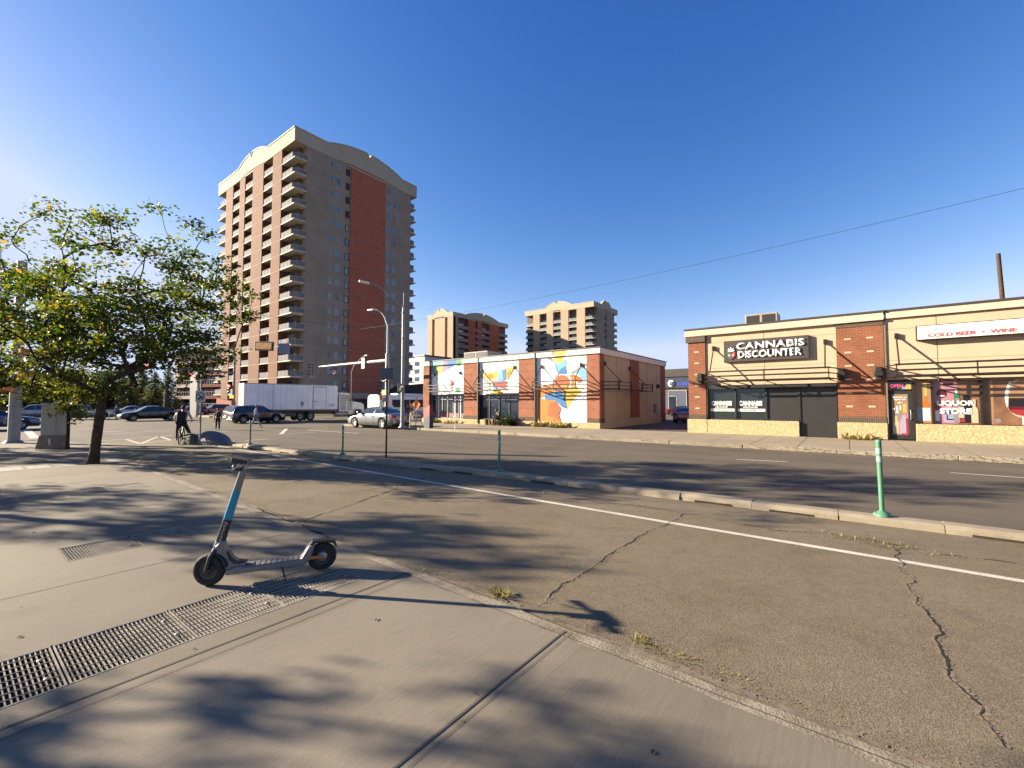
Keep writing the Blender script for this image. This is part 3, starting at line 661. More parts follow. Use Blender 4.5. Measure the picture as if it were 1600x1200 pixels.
for k in range(5):
    z = 2.75*k
    for (s0, s1) in ((2.4, LN*.42), (LN*.46, LN*.98)):
        o = ob(s0, s1, -.2, 1.6, z+.0, z+.75, redw if k and s0 > 3 else crm, 'balcony')
        b = MB()
        for i in range(int((s1-s0)/.9)+1): b.obox(A+d*(s0+i*.9)+nn*(-.15)+_Z*(z+1.2), d, nn, _Z, .05, .05, .5)
        b.obox(A+d*((s0+s1)/2)+nn*(-.15)+_Z*(z+1.7), d, nn, _Z, (s1-s0)/2, .06, .05); b.build('railing', M['railframe'], o)
        for i in range(2):
            q = s0+(s1-s0)*(.08+.48*i); ob(q, q+(s1-s0)*.36, 1.52, 1.62, z+.8, z+2.5, M['frame'] if (k+i) % 2 else M['twglass'], 'window')
# brick wall with ramp next to it
P, off = fixed('ramp_wall', 'low dark red sloping wall between the red apartment house and the truck', 'wall', tuple(place(345, 72)))
a = place(338, 72); c = place(362, 66); b = MB(); v = [a, c, c+_Z*2.0, a+_Z*2.6]; w = Vector((-.6, .8, 0))
b.add([*v, *[q+w for q in v]], [(0, 1, 2, 3), (4, 7, 6, 5), (0, 4, 5, 1), (1, 5, 6, 2), (2, 6, 7, 3), (3, 7, 4, 0)]); b.build('brickwork', redw, P, off=off)
# ================================================================== SHOPS
FY = 25.4
def awning(par, off, x0, x1, y, zb, anchors, endbox=(True, True), proj=1.0, zs=(.0, .24, .48), name='awning'):
    """open steel canopy: three long rails, returns to the wall, hangers from the wall anchors"""
    b = MB(); yo = y-proj
    for k, z in enumerate(zs):
        b.box(x0+.25, x1-.25, yo, yo+.07, zb+z, zb+z+.075)
        for xa, s_ in ((x0, 1), (x1, -1)):
            b.tube([(xa+s_*.28, yo+.035, zb+z+.025), (xa+s_*.02, y-.35, zb+z+.025), (xa+s_*.02, y, zb+z+.025)], .03, 6)
    n = max(2, int((x1-x0)/2.2))
    for i in range(n+1):
        x = x0+.3+(x1-x0-.6)*i/n; b.box(x-.02, x+.02, yo-.012, yo+.04, zb-.03, zb+zs[-1]+.08)
        b.box(x-.02, x+.02, yo, y, zb-.015, zb+.015)
    for f in (.35, .65): b.box(x0+.1, x1-.1, y-proj*f, y-proj*f+.05, zb-.01, zb+.03)
    o = b.build(name, M['brown'], par, off=off)
    for ax, az in anchors:
        r = MB(); r.tube([(ax, y-.03, az), (ax, yo+.04, zb+zs[-1])], .03, 6); r.box(ax-.06, ax+.06, y-.12, y+.0, az-.13, az+.1); r.build('hanger_rod', M['brown'], o)
    return o
def pier(par, off, x0, x1, y, z0, z1, m, proud=.06, accent='light', depth=.5, stonez=None, md=None):
    b = MB(); b.box(x0, x1, y-proud, y+depth, z0+.28, z1); o = b.build('brick_pier', m, par, off=off)
    a = MB()
    if accent == 'light':
        z = z1-.55; k = 0
        while z > z0+.3:
            w = x1-x0
            xs_ = [x0+w*.5] if w < 1.2 else [x0+w*.25, x0+w*.72]
            for x in xs_: a.box(x-.12, x+.12, y-proud-.004, y-proud+.02, z-.035, z+.035)
            z -= .62
        a.build('accent_bricks', M['accent'], o)
    else:
        z = z1-.4
        while z > z0+.4:
            for x in ([.5] if x1-x0 < 1.1 else [.12, .5, .88]): a.box(x0+(x1-x0)*x-.16, x0+(x1-x0)*x+.16, y-proud-.004, y-proud+.02, z-.02, z+.02)
            z -= .52
        a.build('dark_bricks', M['brickd'], o)
    s_ = MB(); s_.box(x0-.002, x1+.002, y-proud-.012, y+depth-.01, z0, z0+.28); s_.build('soldier_course', M['brickd'], o)
    return o
# ---------------- liquor / cannabis building
LX0, LX1, LZ = -7.0, 14.0, 5.83
B, off = fixed('retail_building', 'cream stucco corner shop building with red brick piers, black shuttered cannabis shop and liquor store', 'shop building', (LX0, FY, 0))
b = MB(); b.box(LX0+.06, LX1, FY+.3, FY+13, 0, 5.4); b.box(-6.1, -.35, FY, FY+.3, 2.62, 5.46); b.box(1.34, LX1, FY, FY+.3, 2.78, 5.46)
b.build('wall', M['stucco'], B, off=off)
b = MB(); b.box(LX0-.13, 1.36, FY-.17, FY+.5, 5.44, LZ-.05); b.box(1.42, LX1, FY-.12, FY+.5, 5.48, LZ-.05); b.box(LX0-.13, LX0+.3, FY+.5, FY+13, 5.44, LZ-.05)
b.each('cornice', M['cornice'], B, off=off, bevel=.01)
b = MB(); b.box(LX0-.17, 1.39, FY-.21, FY+.5, LZ-.05, LZ+.03); b.box(1.392, LX1, FY-.16, FY+.5, LZ-.052, LZ+.03); b.box(LX0-.17, LX0+.35, FY+.5, FY+13.1, LZ-.05, LZ+.03)
b.each('parapet_cap', M['capflash'], B, off=off)
b = MB(); b.box(LX0-.1, -6.09, FY-.15, FY+.0, 5.1, 5.44); b.box(-.36, 1.35, FY-.08, FY, 5.24, 5.44)
b.each('soldier_band', M['brickd'], B, off=off)
pier(B, off, LX0, -6.1, FY, .86, 5.12, M['brick']); pier(B, off, -.35, 1.34, FY, .86, 5.25, M['brick'])
b = MB(); b.box(LX0-.06, LX0+.3, FY+.5, FY+13, 1.1, 5.44); b.build('side_brickwork', M['brick'], B, off=off)
b = MB()
for x0_, x1_ in ((LX0-.08, -6.06), (-6.04, -1.88), (-.39, 1.37), (2.3, LX1)): b.box(x0_, x1_, FY-.10, FY+.4, 0, .87)
b.box(LX0-.09, LX0+.3, FY+.4, FY+13, 0, .86)
b.each('stone_base', M['stone'], B, off=off, bevel=.015)
b = MB()   # stucco reveals
for x in (-3.3, 3.05, 6.4, 9.6): b.box(x-.012, x+.012, FY-.004, FY+.01, 2.7, 5.45)
for z in (3.62, 5.0): b.box(-6.05, -.38, FY-.003, FY+.01, z-.008, z+.008); b.box(1.38, LX1, FY-.003, FY+.01, z-.008, z+.008)
b.box(-6.08, -6.03, FY-.03, FY+.02, .2, 5.5); b.box(1.36, 1.42, FY-.05, FY+.02, .2, 5.5)
b.build('wall_reveals', mat('reveal_shadow_grey', (.28, .21, .14), .9, vs=4), B, off=off)  # thin darker strips along the stucco joints and pier edges
# cannabis shopfront
b = MB(); b.box(-6.05, -.38, FY+.02, FY+.25, 2.5, 2.62); b.box(-6.05, -1.86, FY+.02, FY+.25, .86, .93)
for x in (-6.02, -4.68, -3.27, -1.86, -.42): b.box(x-.04, x+.04, FY+.02, FY+.26, .2 if x > -1.9 else .9, 2.52)
b.build('shopfront_frame', M['black'], B, off=off)
b = MB(); b.box(-6.05, -.38, FY-.12, FY+.02, 2.50, 2.70); b.build('shutter_housing', M['black'], B, off=off)
WIN = []
for (x0_, x1_) in ((-5.98, -4.72), (-4.64, -3.31)):
    b = MB(); b.box(x0_, x1_, FY+.12, FY+.16, .93, 2.5); w = b.build('window', M['gfilm'], B, off=off)
    tz = 1.62; b = MB(); b.box(x0_+.06, x1_-.02, FY+.104, FY+.112, 1.32, 1.46); b.build('white_strip', M['white'], w)
    t = text('CANNABIS', 'lettering', M['white'], w, (x0_+.12, FY+.11, 1.62), (1, 0, 0), (0, 0, 1), x1_-x0_-.26, .25, bold=.05)
    text('DISCOUNTER', 'lettering', M['white'], w, (x0_+.32, FY+.11, 1.50), (1, 0, 0), (0, 0, 1), x1_-x0_-.66, .09, bold=.02)
    text('WE PRICE MATCH', 'lettering', M['black'], w, (x0_+.22, FY+.10, 1.355), (1, 0, 0), (0, 0, 1), x1_-x0_-.4, .07, bold=.01)
def shutter(x0_, x1_, z0, z1, y):
    b = MB(); z = z0; h = .085
    while z < z1-.01:
        b.box(x0_, x1_, y, y+.05, z, z+h-.012); b.box(x0_, x1_, y+.012, y+.05, z+h-.012, z+h); z += h
    return b.build('roller_shutter', M['shutter'], B, off=off)
shutter(-3.23, -1.9, .93, 2.46, FY+.08); shutter(-1.82, -.46, .16, 2.5, FY+.06)
# big illuminated sign box
b = MB(); b.box(-5.15, -1.40, FY-.16, FY-.0, 3.91, 5.03); sg = b.build('shop_sign', mat('sign_panel_brown', (.055, .042, .035), .5, vs=2), B, off=off, bevel=.01)
lw = mat('letter_white', (.80, .80, .76), .4, vs=5); lred = flat('emblem_red', (.55, .05, .03)); lgr = flat('emblem_green', (.05, .20, .12))
text('CANNABIS', 'lettering', lw, sg, (-4.52, FY-.16, 4.53), (1, 0, 0), (0, 0, 1), 2.98, .35, off=.0, bold=.028, ext=.05)
text('DISCOUNTER', 'lettering', lw, sg, (-4.46, FY-.16, 4.08), (1, 0, 0), (0, 0, 1), 2.8, .37, off=.0, bold=.034, ext=.05)
b = MB(); cx, cz = -4.79, 4.35
def half(s_): return [(cx+s_*.012, cz-.30), (cx+s_*.012, cz+.06), (cx+s_*.20, cz+.09), (cx+s_*.19, cz-.10), (cx+s_*.11, cz-.22)]
b.prism(half(-1), FY-.20, FY-.15, 'xz', 0); b.prism(half(1), FY-.20, FY-.15, 'xz', 1)
for a, L in ((90, .27), (55, .24), (125, .24), (22, .20), (158, .20)):
    ca, sa = math.cos(R(a)), math.sin(R(a)); px_, pz_ = cx, cz+.10
    b.prism([(px_, pz_), (px_+ca*L*.5-sa*.035, pz_+sa*L*.5+ca*.035), (px_+ca*L, pz_+sa*L), (px_+ca*L*.5+sa*.035, pz_+sa*L*.5-ca*.035)], FY-.215-.001*a/90, FY-.15, 'xz', 2)
b.box(cx-.13, cx-.05, FY-.205, FY-.198, cz-.12, cz-.06, 2); b.box(cx+.05, cx+.13, FY-.205, FY-.198, cz-.12, cz-.06, 2)
b.build('emblem', [lgr, lred, lw], sg)
awning(B, off, -6.08, -.34, FY, 2.86, [(-5.68, 4.72), (-.77, 4.66)])
awning(B, off, 1.38, 13.8, FY, 2.86, [(1.77, 4.7), (5.7, 4.7), (9.6, 4.7)])
for x in (-6.35, -.2, 1.12):
    b = MB(); b.box(x-.16, x+.16, FY-.42, FY-.06, 2.95, 3.13); b.box(x-.12, x+.12, FY-.36, FY-.06, 3.13, 3.36); b.box(x-.1, x+.1, FY-.30, FY-.06, 2.78, 2.95); b.build('wall_light', M['black'], B, off=off, bevel=.02)
# liquor store
b = MB(); b.box(1.38, 13, FY+.02, FY+.25, 2.68, 2.79); b.box(2.28, 13, FY-.02, FY+.25, .84, .90)
for x in (1.40, 2.27, 2.84, 4.27, 5.9, 7.6, 9.3, 11): b.box(x-.035, x+.035, FY+.0, FY+.26, .2 if x < 2.3 else .88, 2.69)
b.build('shopfront_frame', M['brown'], B, off=off)
wood = mat('print_wood', (.30, .15, .075), .35, var=.35, vs=2.2, spec=.6)
pc = {'wine': flat('print_wine', (.16, .012, .02), .3), 'red': flat('print_red', (.45, .04, .05), .3), 'pink': flat('print_pink', (.60, .28, .34), .3), 'lil': flat('print_lilac', (.55, .45, .62), .3),
      'white': flat('print_white', (.78, .76, .72), .3), 'amb': flat('print_amber', (.62, .20, .03), .3), 'yel': flat('print_yellow', (.70, .52, .16), .3), 'grn': flat('print_green', (.04, .25, .12), .3),
      'blk': flat('print_black', (.02, .015, .02), .3), 'crm': flat('print_cream', (.72, .60, .40), .3), 'tan': flat('print_tan', (.48, .28, .14), .3), 'blue': flat('print_blue', (.35, .45, .62), .3), 'gry': flat('print_grey', (.35, .30, .30), .3)}
def bottle(cx, z0, w, h, neck=.3, nw=.3):
    a = z0+h*(1-neck-.14); c = z0+h*(1-neck)
    L = [(cx-w/2, z0), (cx-w/2, a), (cx-w*.38, a+.5*(c-a)), (cx-w*nw/2, c), (cx-w*nw/2, z0+h)]
    return L+[(2*cx-x, z) for x, z in reversed(L)]
def circ(cx, cz, rx, rz, n=20, a0=0, a1=360): return [(cx+rx*math.cos(R(a0+(a1-a0)*i/(n-(a1-a0 != 360)*1))), cz+rz*math.sin(R(a0+(a1-a0)*i/(n-(a1-a0 != 360)*1)))) for i in range(n)]
def graphics(par, y, items, nm='printed_picture', w=None):
    for i, (c, pts) in enumerate(items):
        pass
    b = MB(); keys = []
    for i, (c, pts) in enumerate(items):
        if c not in keys: keys.append(c)
        yy = y-.0012*(i+1)
        b.poly([(px_, yy, pz_) for px_, pz_ in pts], keys.index(c))
    return b.build(nm, [pc[k] if k in pc else M[k] for k in keys], par)
def pwin(x0_, x1_, z0=.90, z1=2.68, m=None):
    b = MB(); b.box(x0_, x1_, FY+.12, FY+.16, z0, z1); return b.build('window', m or wood, B, off=off)
GY = FY+.119
def rc(a, c, d, e): return [(a, d), (c, d), (c, e), (a, e)]
w = pwin(2.31, 2.81)
graphics(w, GY, [('tan', rc(2.31, 2.81, .9, 2.68)), ('amb', bottle(2.65, .95, .26, 1.7, .45, .3)), ('yel', rc(2.60, 2.70, 2.05, 2.62)), ('white', rc(2.54, 2.77, 1.0, 1.55)), ('gry', bottle(2.42, .95, .2, 1.15, .35, .25)), ('blue', rc(2.35, 2.49, 1.0, 1.6)), ('red', rc(2.31, 2.34, .92, 1.3))])
w = pwin(2.88, 4.24)
graphics(w, GY, [('pink', rc(2.88, 3.6, .9, 2.68)), ('red', rc(2.9, 3.05, .95, 1.75)), ('white', rc(2.92, 3.06, 1.0, 1.45)), ('wine', circ(3.14, 2.16, .16, .19)), ('white', circ(3.14, 2.06, .1, .03)), ('lil', bottle(3.38, .95, .42, .62, .1, .8)), ('blk', rc(3.26, 3.5, 1.05, 1.4)), ('blue', rc(3.3, 3.48, 1.1, 1.34)),
                 ('grn', rc(3.5, 3.66, 1.72, 2.12)), ('white', rc(3.55, 3.61, 2.12, 2.3)), ('gry', bottle(3.60, .95, .26, 1.0, .3, .5)), ('blk', bottle(3.86, .95, .42, 1.1, .35, .45)), ('blk', rc(3.80, 3.94, 1.8, 2.06)), ('crm', rc(3.62, 3.78, 1.15, 1.6)), ('red', rc(3.66, 3.8, .98, 1.12)), ('crm', bottle(4.08, .95, .2, .95, .3, .4)), ('wine', rc(3.2, 3.5, 2.5, 2.6))])
text('LIQUOR', 'lettering', pc['white'], w, (2.98, GY-.03, 1.62), (1, 0, 0), (0, 0, 1), 1.12, .24, bold=.05)
text('STORE', 'lettering', pc['white'], w, (3.06, GY-.03, 1.30), (1, 0, 0), (0, 0, 1), .94, .24, bold=.05)
w = pwin(4.31, 5.87)
graphics(w, GY, [('tan', rc(4.5, 4.62, .9, 2.68)), ('gry', circ(4.72, 1.06, .09, .09)), ('crm', circ(5.42, 1.95, .50, .78)), ('tan', circ(5.46, 1.98, .42, .70)), ('blk', [(4.99, 1.95), (5.9, 1.95), (5.87, 1.62), (5.02, 1.62)][:4]), ('wine', circ(5.42, 1.62, .42, .36, 16, 180, 360)), ('red', circ(5.42, 1.50, .34, .24, 16, 180, 360)), ('white', [(4.93, 2.0), (4.97, 2.35), (5.06, 2.6), (5.12, 2.6), (5.03, 2.2), (5.01, 1.7), (4.97, 1.6)]), ('white', rc(5.36, 5.40, .9, 1.2)), ('white', rc(5.45, 5.49, .9, 1.2))])
for x0_, x1_ in ((5.94, 7.56), (7.64, 9.26), (9.34, 10.96), (11.04, 13)): pwin(x0_, x1_)
b = MB(); b.box(1.44, 2.23, FY+.06, FY+.11, .2, 2.28); dr = b.build('door', M['black'], B, off=off)
graphics(dr, FY+.059, [('gry', rc(1.55, 2.08, .38, 2.14)), ('tan', rc(1.56, 2.07, 1.3, 2.12)), ('yel', bottle(1.66, .45, .2, .75, .2, .6)), ('crm', rc(1.58, 1.72, .5, .95)), ('pink', [(1.74, .42), (1.76, .95), (1.88, 1.28), (1.96, 1.32), (2.06, 1.2), (2.06, .42)]), ('lil', [(1.78, .44), (1.80, .9), (1.9, 1.22), (1.98, 1.22), (1.99, .44)]), ('red', rc(1.99, 2.06, .4, 1.1)), ('yel', rc(1.90, 2.03, 1.34, 1.72)), ('white', rc(1.68, 1.75, 1.42, 1.62)), ('white', rc(1.80, 1.85, 1.45, 1.65)), ('white', circ(1.72, 1.36, .06, .04, 10)), ('white', circ(1.60, 1.5, .05, .05, 10)), ('red', rc(1.82, 2.06, .36, .44))])
text('Entrance on', 'lettering', pc['white'], dr, (1.60, FY+.04, 1.98), (1, 0, 0), (0, 0, 1), .44, .065, bold=.035)
text('North Side', 'lettering', pc['white'], dr, (1.63, FY+.04, 1.88), (1, 0, 0), (0, 0, 1), .38, .065, bold=.035)
b = MB(); b.poly([(1.74, FY+.04, 1.77), (1.81, FY+.04, 1.71), (1.81, FY+.04, 1.755), (1.9, FY+.04, 1.755), (1.9, FY+.04, 1.785), (1.81, FY+.04, 1.785), (1.81, FY+.04, 1.83)]); b.build('arrow', pc['white'], dr)
b = MB(); b.tube([(2.15, FY+.0, 1.05), (2.15, FY-.03, 1.1), (2.15, FY-.03, 1.4), (2.15, FY+.0, 1.45)], .015, 6); b.box(2.13, 2.17, FY-.0, FY+.07, 1.04, 1.09); b.box(2.13, 2.17, FY-.0, FY+.07, 1.41, 1.46); b.build('door_handle', M['steel'], dr)
b = MB(); b.box(1.44, 2.23, FY+.10, FY+.13, 2.34, 2.67); tw = b.build('transom_window', M['gfilm'], B, off=off)
neon = mat('neon_red', (.5, .05, .12), .4, emit=(.9, .08, .18), es=.6)
text('OPEN', 'neon_sign', neon, tw, (1.52, FY+.08, 2.44), (1, 0, 0), (0, 0, 1), .42, .14, bold=.0)
graphics(tw, FY+.099, [('blue', rc(1.9, 2.02, 2.36, 2.5)), ('yel', [(2.0, 2.36), (2.2, 2.36), (2.2, 2.55), (2.05, 2.6)])])
b = MB(); b.box(2.40, 9.2, FY-.30, FY-.0, 4.41, 5.02); sg = b.build('shop_sign', M['brown'], B, off=off)
b = MB(); b.box(2.43, 9.17, FY-.305, FY-.298, 4.44, 4.99); b.build('sign_face', mat('sign_face_white', (.82, .82, .79), .4, var=.05, vs=1), sg)
fr = flat('faded_red_letters', (.36, .05, .05)); fg = flat('faded_green_letters', (.34, .50, .46))
text('COLD BEER  \u2022  WINE  \u2022  SPIRITS', 'lettering', fr, sg, (2.75, FY-.306, 4.50), (1, 0, 0), (0, 0, 1), 3.75, .16, bold=.045)
text('VALLEY LIQUOR STORE', 'lettering', fg, sg, (2.52, FY-.306, 4.72), (1, 0, 0), (0, 0, 1), 5.6, .22, bold=.01)
# rooftop unit and utility pole behind
def hvac(loc, sx, sy, sz, label, rz=0):
    t = thing('rooftop_unit', label, 'rooftop unit', loc, rz, 'rooftop air units'); b = MB()
    b.box(-sx/2, sx/2, -sy/2, sy/2, .25, sz); b.build('housing', mat('hvac_metal', (.42, .37, .29), .6, var=.1, vs=3), t, bevel=.02)
    b = MB(); b.box(-sx/2+.05, sx/2-.05, -sy/2+.05, sy/2-.05, 0, .25); b.build('curb_base', M['capflash'], t)
    for i in range(2):
        b = MB(); a = -sx/2+.08+i*(sx/2-.02); b.box(a, a+sx/2-.18, -sy/2-.02, -sy/2+.01, sz*.45, sz-.1)
        for k in range(4): b.box(a, a+sx/2-.18, -sy/2-.04, -sy/2-.02, sz*.48+k*.12, sz*.48+k*.12+.03, 1)
        b.build('air_grille', [M['black'], M['brown']], t)
    return t
p = onY(1180, 500, 31.5); hvac((-4.0, 30.6, 5.4), 1.7, 1.5, 1.75, 'tan rooftop air unit with two dark grilles above the cannabis sign')
U = thing('utility_pole', 'bare wooden utility pole rising behind the liquor store roof', 'utility pole', place(1585, 38)); b = MB(); b.tube([(-.1, 0, 0), (-.55, 0, 15.0)], [.2, .15], 10); b.build('pole', M['bark'], U)
# ---------------- mural building
MX0, MX1, MZ, MYB = -29.0, -12.45, 5.32, 37.9
B, off = fixed('retail_building', 'corner shop building with a bright abstract mural between painted brick piers', 'shop building', (MX0, FY, 0))
b = MB(); b.box(MX0+.05, MX1-.1, FY+.3, MYB-.1, 0, 4.95); b.box(-28.1, -24.2, FY, FY+.3, 2.46, 4.9); b.box(-22.65, -18.75, FY, FY+.3, 2.40, 4.92); b.box(-17.3, -13.3, FY, FY+.3, .5, 4.92)
b.build('wall', M['cornice_w'], B, off=off)
b = MB(); b.box(MX1-.1, MX1-.02, FY+.4, MYB-.1, .55, 4.9); sw = b.build('side_wall', M['stucco_side'], B, off=off)
b = MB()
for y in (28.1, 33.8, 35.9): b.box(MX1-.03, MX1-.012, y-.01, y+.01, .6, 4.9)
for z in (2.55,): b.box(MX1-.03, MX1-.012, FY+.5, MYB-.2, z-.008, z+.008)
b.build('wall_reveals', mat('reveal_brown', (.26, .19, .12), .9, vs=4), B, off=off)
b = MB(); b.box(MX0-.1, MX1+.12, FY-.15, FY+.5, 4.92, 5.27); b.box(MX1-.3, MX1+.12, FY+.5, MYB+.1, 4.9, 5.27); b.box(MX0-.1, MX0+.3, FY+.5, MYB, 4.9, 5.27); b.each('cornice', M['cornice_w'], B, off=off)
b = MB(); b.box(MX0-.14, MX1+.16, FY-.19, FY+.5, 5.27, 5.34); b.box(MX1-.35, MX1+.16, FY+.5, MYB+.14, 5.27, 5.34); b.box(MX0-.14, MX0+.35, FY+.5, MYB+.1, 5.27, 5.34); b.each('parapet_cap', M['capflash'], B, off=off)
for a, c in ((MX0, -28.1), (-24.22, -22.65), (-18.77, -17.28), (-13.32, MX1)): pier(B, off, a, c, FY, .5, 4.92, M['brickp'], accent='dark')
b = MB(); b.box(MX1-.02, MX1+.05, FY-.05, FY+.62, .5, 4.9); b.box(MX1-.02, MX1+.05, 30.4, 32.0, .75, 4.9); b.box(MX1-.02, MX1+.05, MYB-1.0, MYB, .2, 4.9); b.each('side_brick_pier', M['brickp'], B, off=off)
b = MB()
for y0_, y1_ in ((30.4, 32.0), (MYB-1, MYB)):
    z = 4.6
    while z > .9: b.box(MX1+.045, MX1+.056, (y0_+y1_)/2-.2, (y0_+y1_)/2+.2, z-.02, z+.02); z -= .55
b.box(MX1-.02, MX1+.06, FY+.0, FY+.63, .5, .75); b.build('dark_bricks', M['brickd'], B, off=off)
b = MB(); b.box(MX0-.1, -23.0, FY-.1, FY+.4, 0, .5); b.box(-22.98, -21.5, FY-.1, FY+.4, 0, .5); b.box(-18.9, MX1+.07, FY-.1, FY+.4, 0, .5); b.box(-21.5, -18.9, FY-.02, FY+.4, 0, .5); b.each('stone_base', M['stone'], B, off=off, bevel=.015)
b = MB(); b.box(MX1-.1, MX1+.03, FY+.4, MYB-.1, 0, .55); b.build('side_base', M['stucco_side'], B, off=off)
b = MB()
for x in (-28.07, -22.63, -17.29): b.box(x-.04, x+.04, FY-.19, FY-.02, .2, 5.28)
b.each('downspout', M['capflash'], B, off=off)
for x0_, x1_, zt, n in ((-28.1, -24.22, 2.46, 6), (-22.65, -18.77, 2.4, 4)):
    b = MB(); b.box(x0_, x1_, FY+.1, FY+.22, zt-.07, zt); b.box(x0_, x1_, FY+.1, FY+.22, .5, .58); b.box(x0_, x1_, FY+.1, FY+.2, zt-.42, zt-.36)
    for i in range(n+1): x = x0_+.04+(x1_-x0_-.08)*i/n; b.box(x-.035, x+.035, FY+.1, FY+.22, .5, zt)
    b.build('window_frame', M['black'] if n == 4 else M['steeld'], B, off=off)
    for i in range(n):
        a = x0_+.075+(x1_-x0_-.08)*i/n; b = MB(); b.box(a, a+(x1_-x0_-.08)/n-.07, FY+.15, FY+.17, .58, zt-.07); w = b.build('window', M['glass'], B, off=off)
        if n == 6 and i in (1, 4, 5): g = MB(); g.box(a+.05, a+.16, FY+.14, FY+.149, .6, zt-.1); g.build('white_blind', M['white'], w)
        if n == 6: g = MB(); g.box(a, a+(x1_-x0_)/n-.08, FY+.142, FY+.149, .62, .95); g.build('window_lettering_band', flat('pinkish_decal', (.34, .14, .12)), w)
# mural paint; its grey shapes are shadows painted in as flat colour
mc = {'w': flat('mural_white', (.80, .79, .76)), 'y': flat('mural_yellow', (.75, .52, .06)), 'o': flat('mural_orange', (.72, .24, .03)), 'ro': flat('mural_red_orange', (.62, .12, .03)), 'lb': flat('mural_sky_blue', (.20, .50, .70)), 'b': flat('mural_blue', (.04, .20, .50)),
      'g': flat('mural_grey', (.34, .28, .26)), 'k': flat('mural_black', (.03, .03, .035)), 'gr': flat('mural_green', (.10, .42, .14)), 'c': flat('mural_aqua', (.20, .55, .55)), 'p': flat('mural_purple', (.33, .20, .35)), 'r': flat('mural_red', (.60, .06, .05)), 'm': flat('mural_mauve', (.30, .22, .34))}
def mural(items, x0_, x1_, z0, z1, sc, ox, oy, cornice=()):
    b = MB(); keys = ['w']; b.poly([(x0_, FY-.006, z0), (x1_, FY-.006, z0), (x1_, FY-.006, z1), (x0_, FY-.006, z1)], 0)
    for i, (c, pts) in enumerate(items):
        if c not in keys: keys.append(c)
        q = []
        for px_, py_ in pts:
            X, Z_ = onY(ox+px_/sc, oy+py_/sc, FY); q.append((min(max(X, x0_), x1_), FY-.008-.0012*i, min(max(Z_, z0), z1)))
        b.poly(q, keys.index(c))
    for i, (c, pts) in enumerate(cornice):
        if c not in keys: keys.append(c)
        q = [(min(max(onY(ox+px_/sc, oy+py_/sc, FY-.15)[0], x0_), x1_), FY-.153-.001*i, min(max(onY(ox+px_/sc, oy+py_/sc, FY-.15)[1], 4.925), 5.268)) for px_, py_ in pts]; b.poly(q, keys.index(c))
    o = b.build('mural', [mc[k] for k in keys], B, off=off, fix=False)
    return o
def cpx(cx, cy, r, n=18): return [(cx+r*math.cos(2*math.pi*i/n), cy+r*math.sin(2*math.pi*i/n)) for i in range(n)]
def line(a, c, w=3):
    dx, dy = c[0]-a[0], c[1]-a[1]; L = math.hypot(dx, dy); nx, ny = -dy/L*w/2, dx/L*w/2
    return [(a[0]+nx, a[1]+ny), (c[0]+nx, c[1]+ny), (c[0]-nx, c[1]-ny), (a[0]-nx, a[1]-ny)]
m3 = [('g', [(150, 185), (215, 195), (245, 240), (190, 215)]), ('y', [(225, 150), (340, 140), (330, 180), (295, 255), (235, 215)]), ('lb', [(240, 235), (295, 250), (330, 190), (360, 240), (350, 275), (300, 300), (270, 350), (245, 290)]), ('b', [(290, 300), (350, 265), (365, 350), (270, 350)]), ('g', [(395, 330), (470, 290), (550, 240), (560, 262), (480, 310), (410, 350)]),
      ('lb', [(430, 335), (480, 310), (530, 280), (566, 300), (566, 415), (515, 420), (490, 370)]), ('g', [(245, 370), (280, 340), (265, 470), (65, 500), (65, 480), (225, 440)]), ('o', [(65, 485), (240, 460), (300, 500), (130, 580), (65, 592)]), ('ro', cpx(312, 432, 76)), ('ro', [(365, 365), (430, 350), (500, 385), (514, 430), (470, 440), (440, 405)]),
      ('y', [(395, 370), (430, 380), (450, 470), (500, 520), (440, 580), (360, 690), (350, 610), (310, 520), (400, 480)]), ('o', [(400, 370), (425, 375), (440, 470), (400, 470)]), ('o', cpx(325, 490, 42, 14)), ('y', cpx(325, 488, 30, 14)), ('ro', cpx(325, 492, 20, 12)), ('b', [(130, 560), (300, 505), (350, 620), (357, 697), (310, 680), (240, 610), (140, 600)]), ('o', [(65, 592), (130, 600), (240, 612), (300, 690), (280, 750), (302, 828), (65, 818)]), ('ro', [(180, 640), (250, 625), (302, 692), (275, 760), (290, 826), (230, 780), (170, 770)]),
      ('k', line((360, 700), (500, 540))), ('k', line((228, 215), (272, 345))), ('k', line((565, 260), (548, 236), 2)), ('k', line((400, 350), (430, 320), 2)), ('k', line((335, 200), (400, 345), 2)), ('k', line((270, 760), (310, 690), 4)), ('k', line((275, 760), (300, 825), 3))]
random.seed(4)
for i in range(26):
    a = (random.choice([random.uniform(70, 210), random.uniform(350, 550), random.uniform(330, 550)]), 0); y_ = random.uniform(180, 420) if a[0] < 215 else random.choice([random.uniform(170, 260), random.uniform(640, 810)])
    if a[0] < 330 and y_ > 500: continue
    m3.append(('k', line((a[0], y_), (a[0]+random.uniform(-22, 22), y_+random.uniform(-14, 14)), random.uniform(1.2, 2.4))))
mural(m3, -17.24, -13.32, .5, 4.92, 6.4, 830, 530, [('y', [(225, 100), (340, 100), (340, 160), (225, 160)]), ('g', [(205, 100), (225, 100), (225, 160), (210, 160)])])
m1 = [('c', [(120, 180), (262, 180), (250, 260), (160, 365), (120, 355)]), ('y', [(160, 262), (250, 240), (240, 340), (180, 385)]), ('m', [(258, 185), (410, 180), (400, 255), (240, 348)]), ('b', [(312, 180), (420, 175), (385, 255), (332, 292)]), ('gr', [(422, 170), (487, 170), (482, 252), (430, 262)]), ('r', [(350, 420), (405, 462), (380, 500), (348, 520)]), ('p', [(350, 520), (375, 540), (360, 560)]), ('gr', [(410, 535), (470, 530), (470, 590), (420, 590)])]
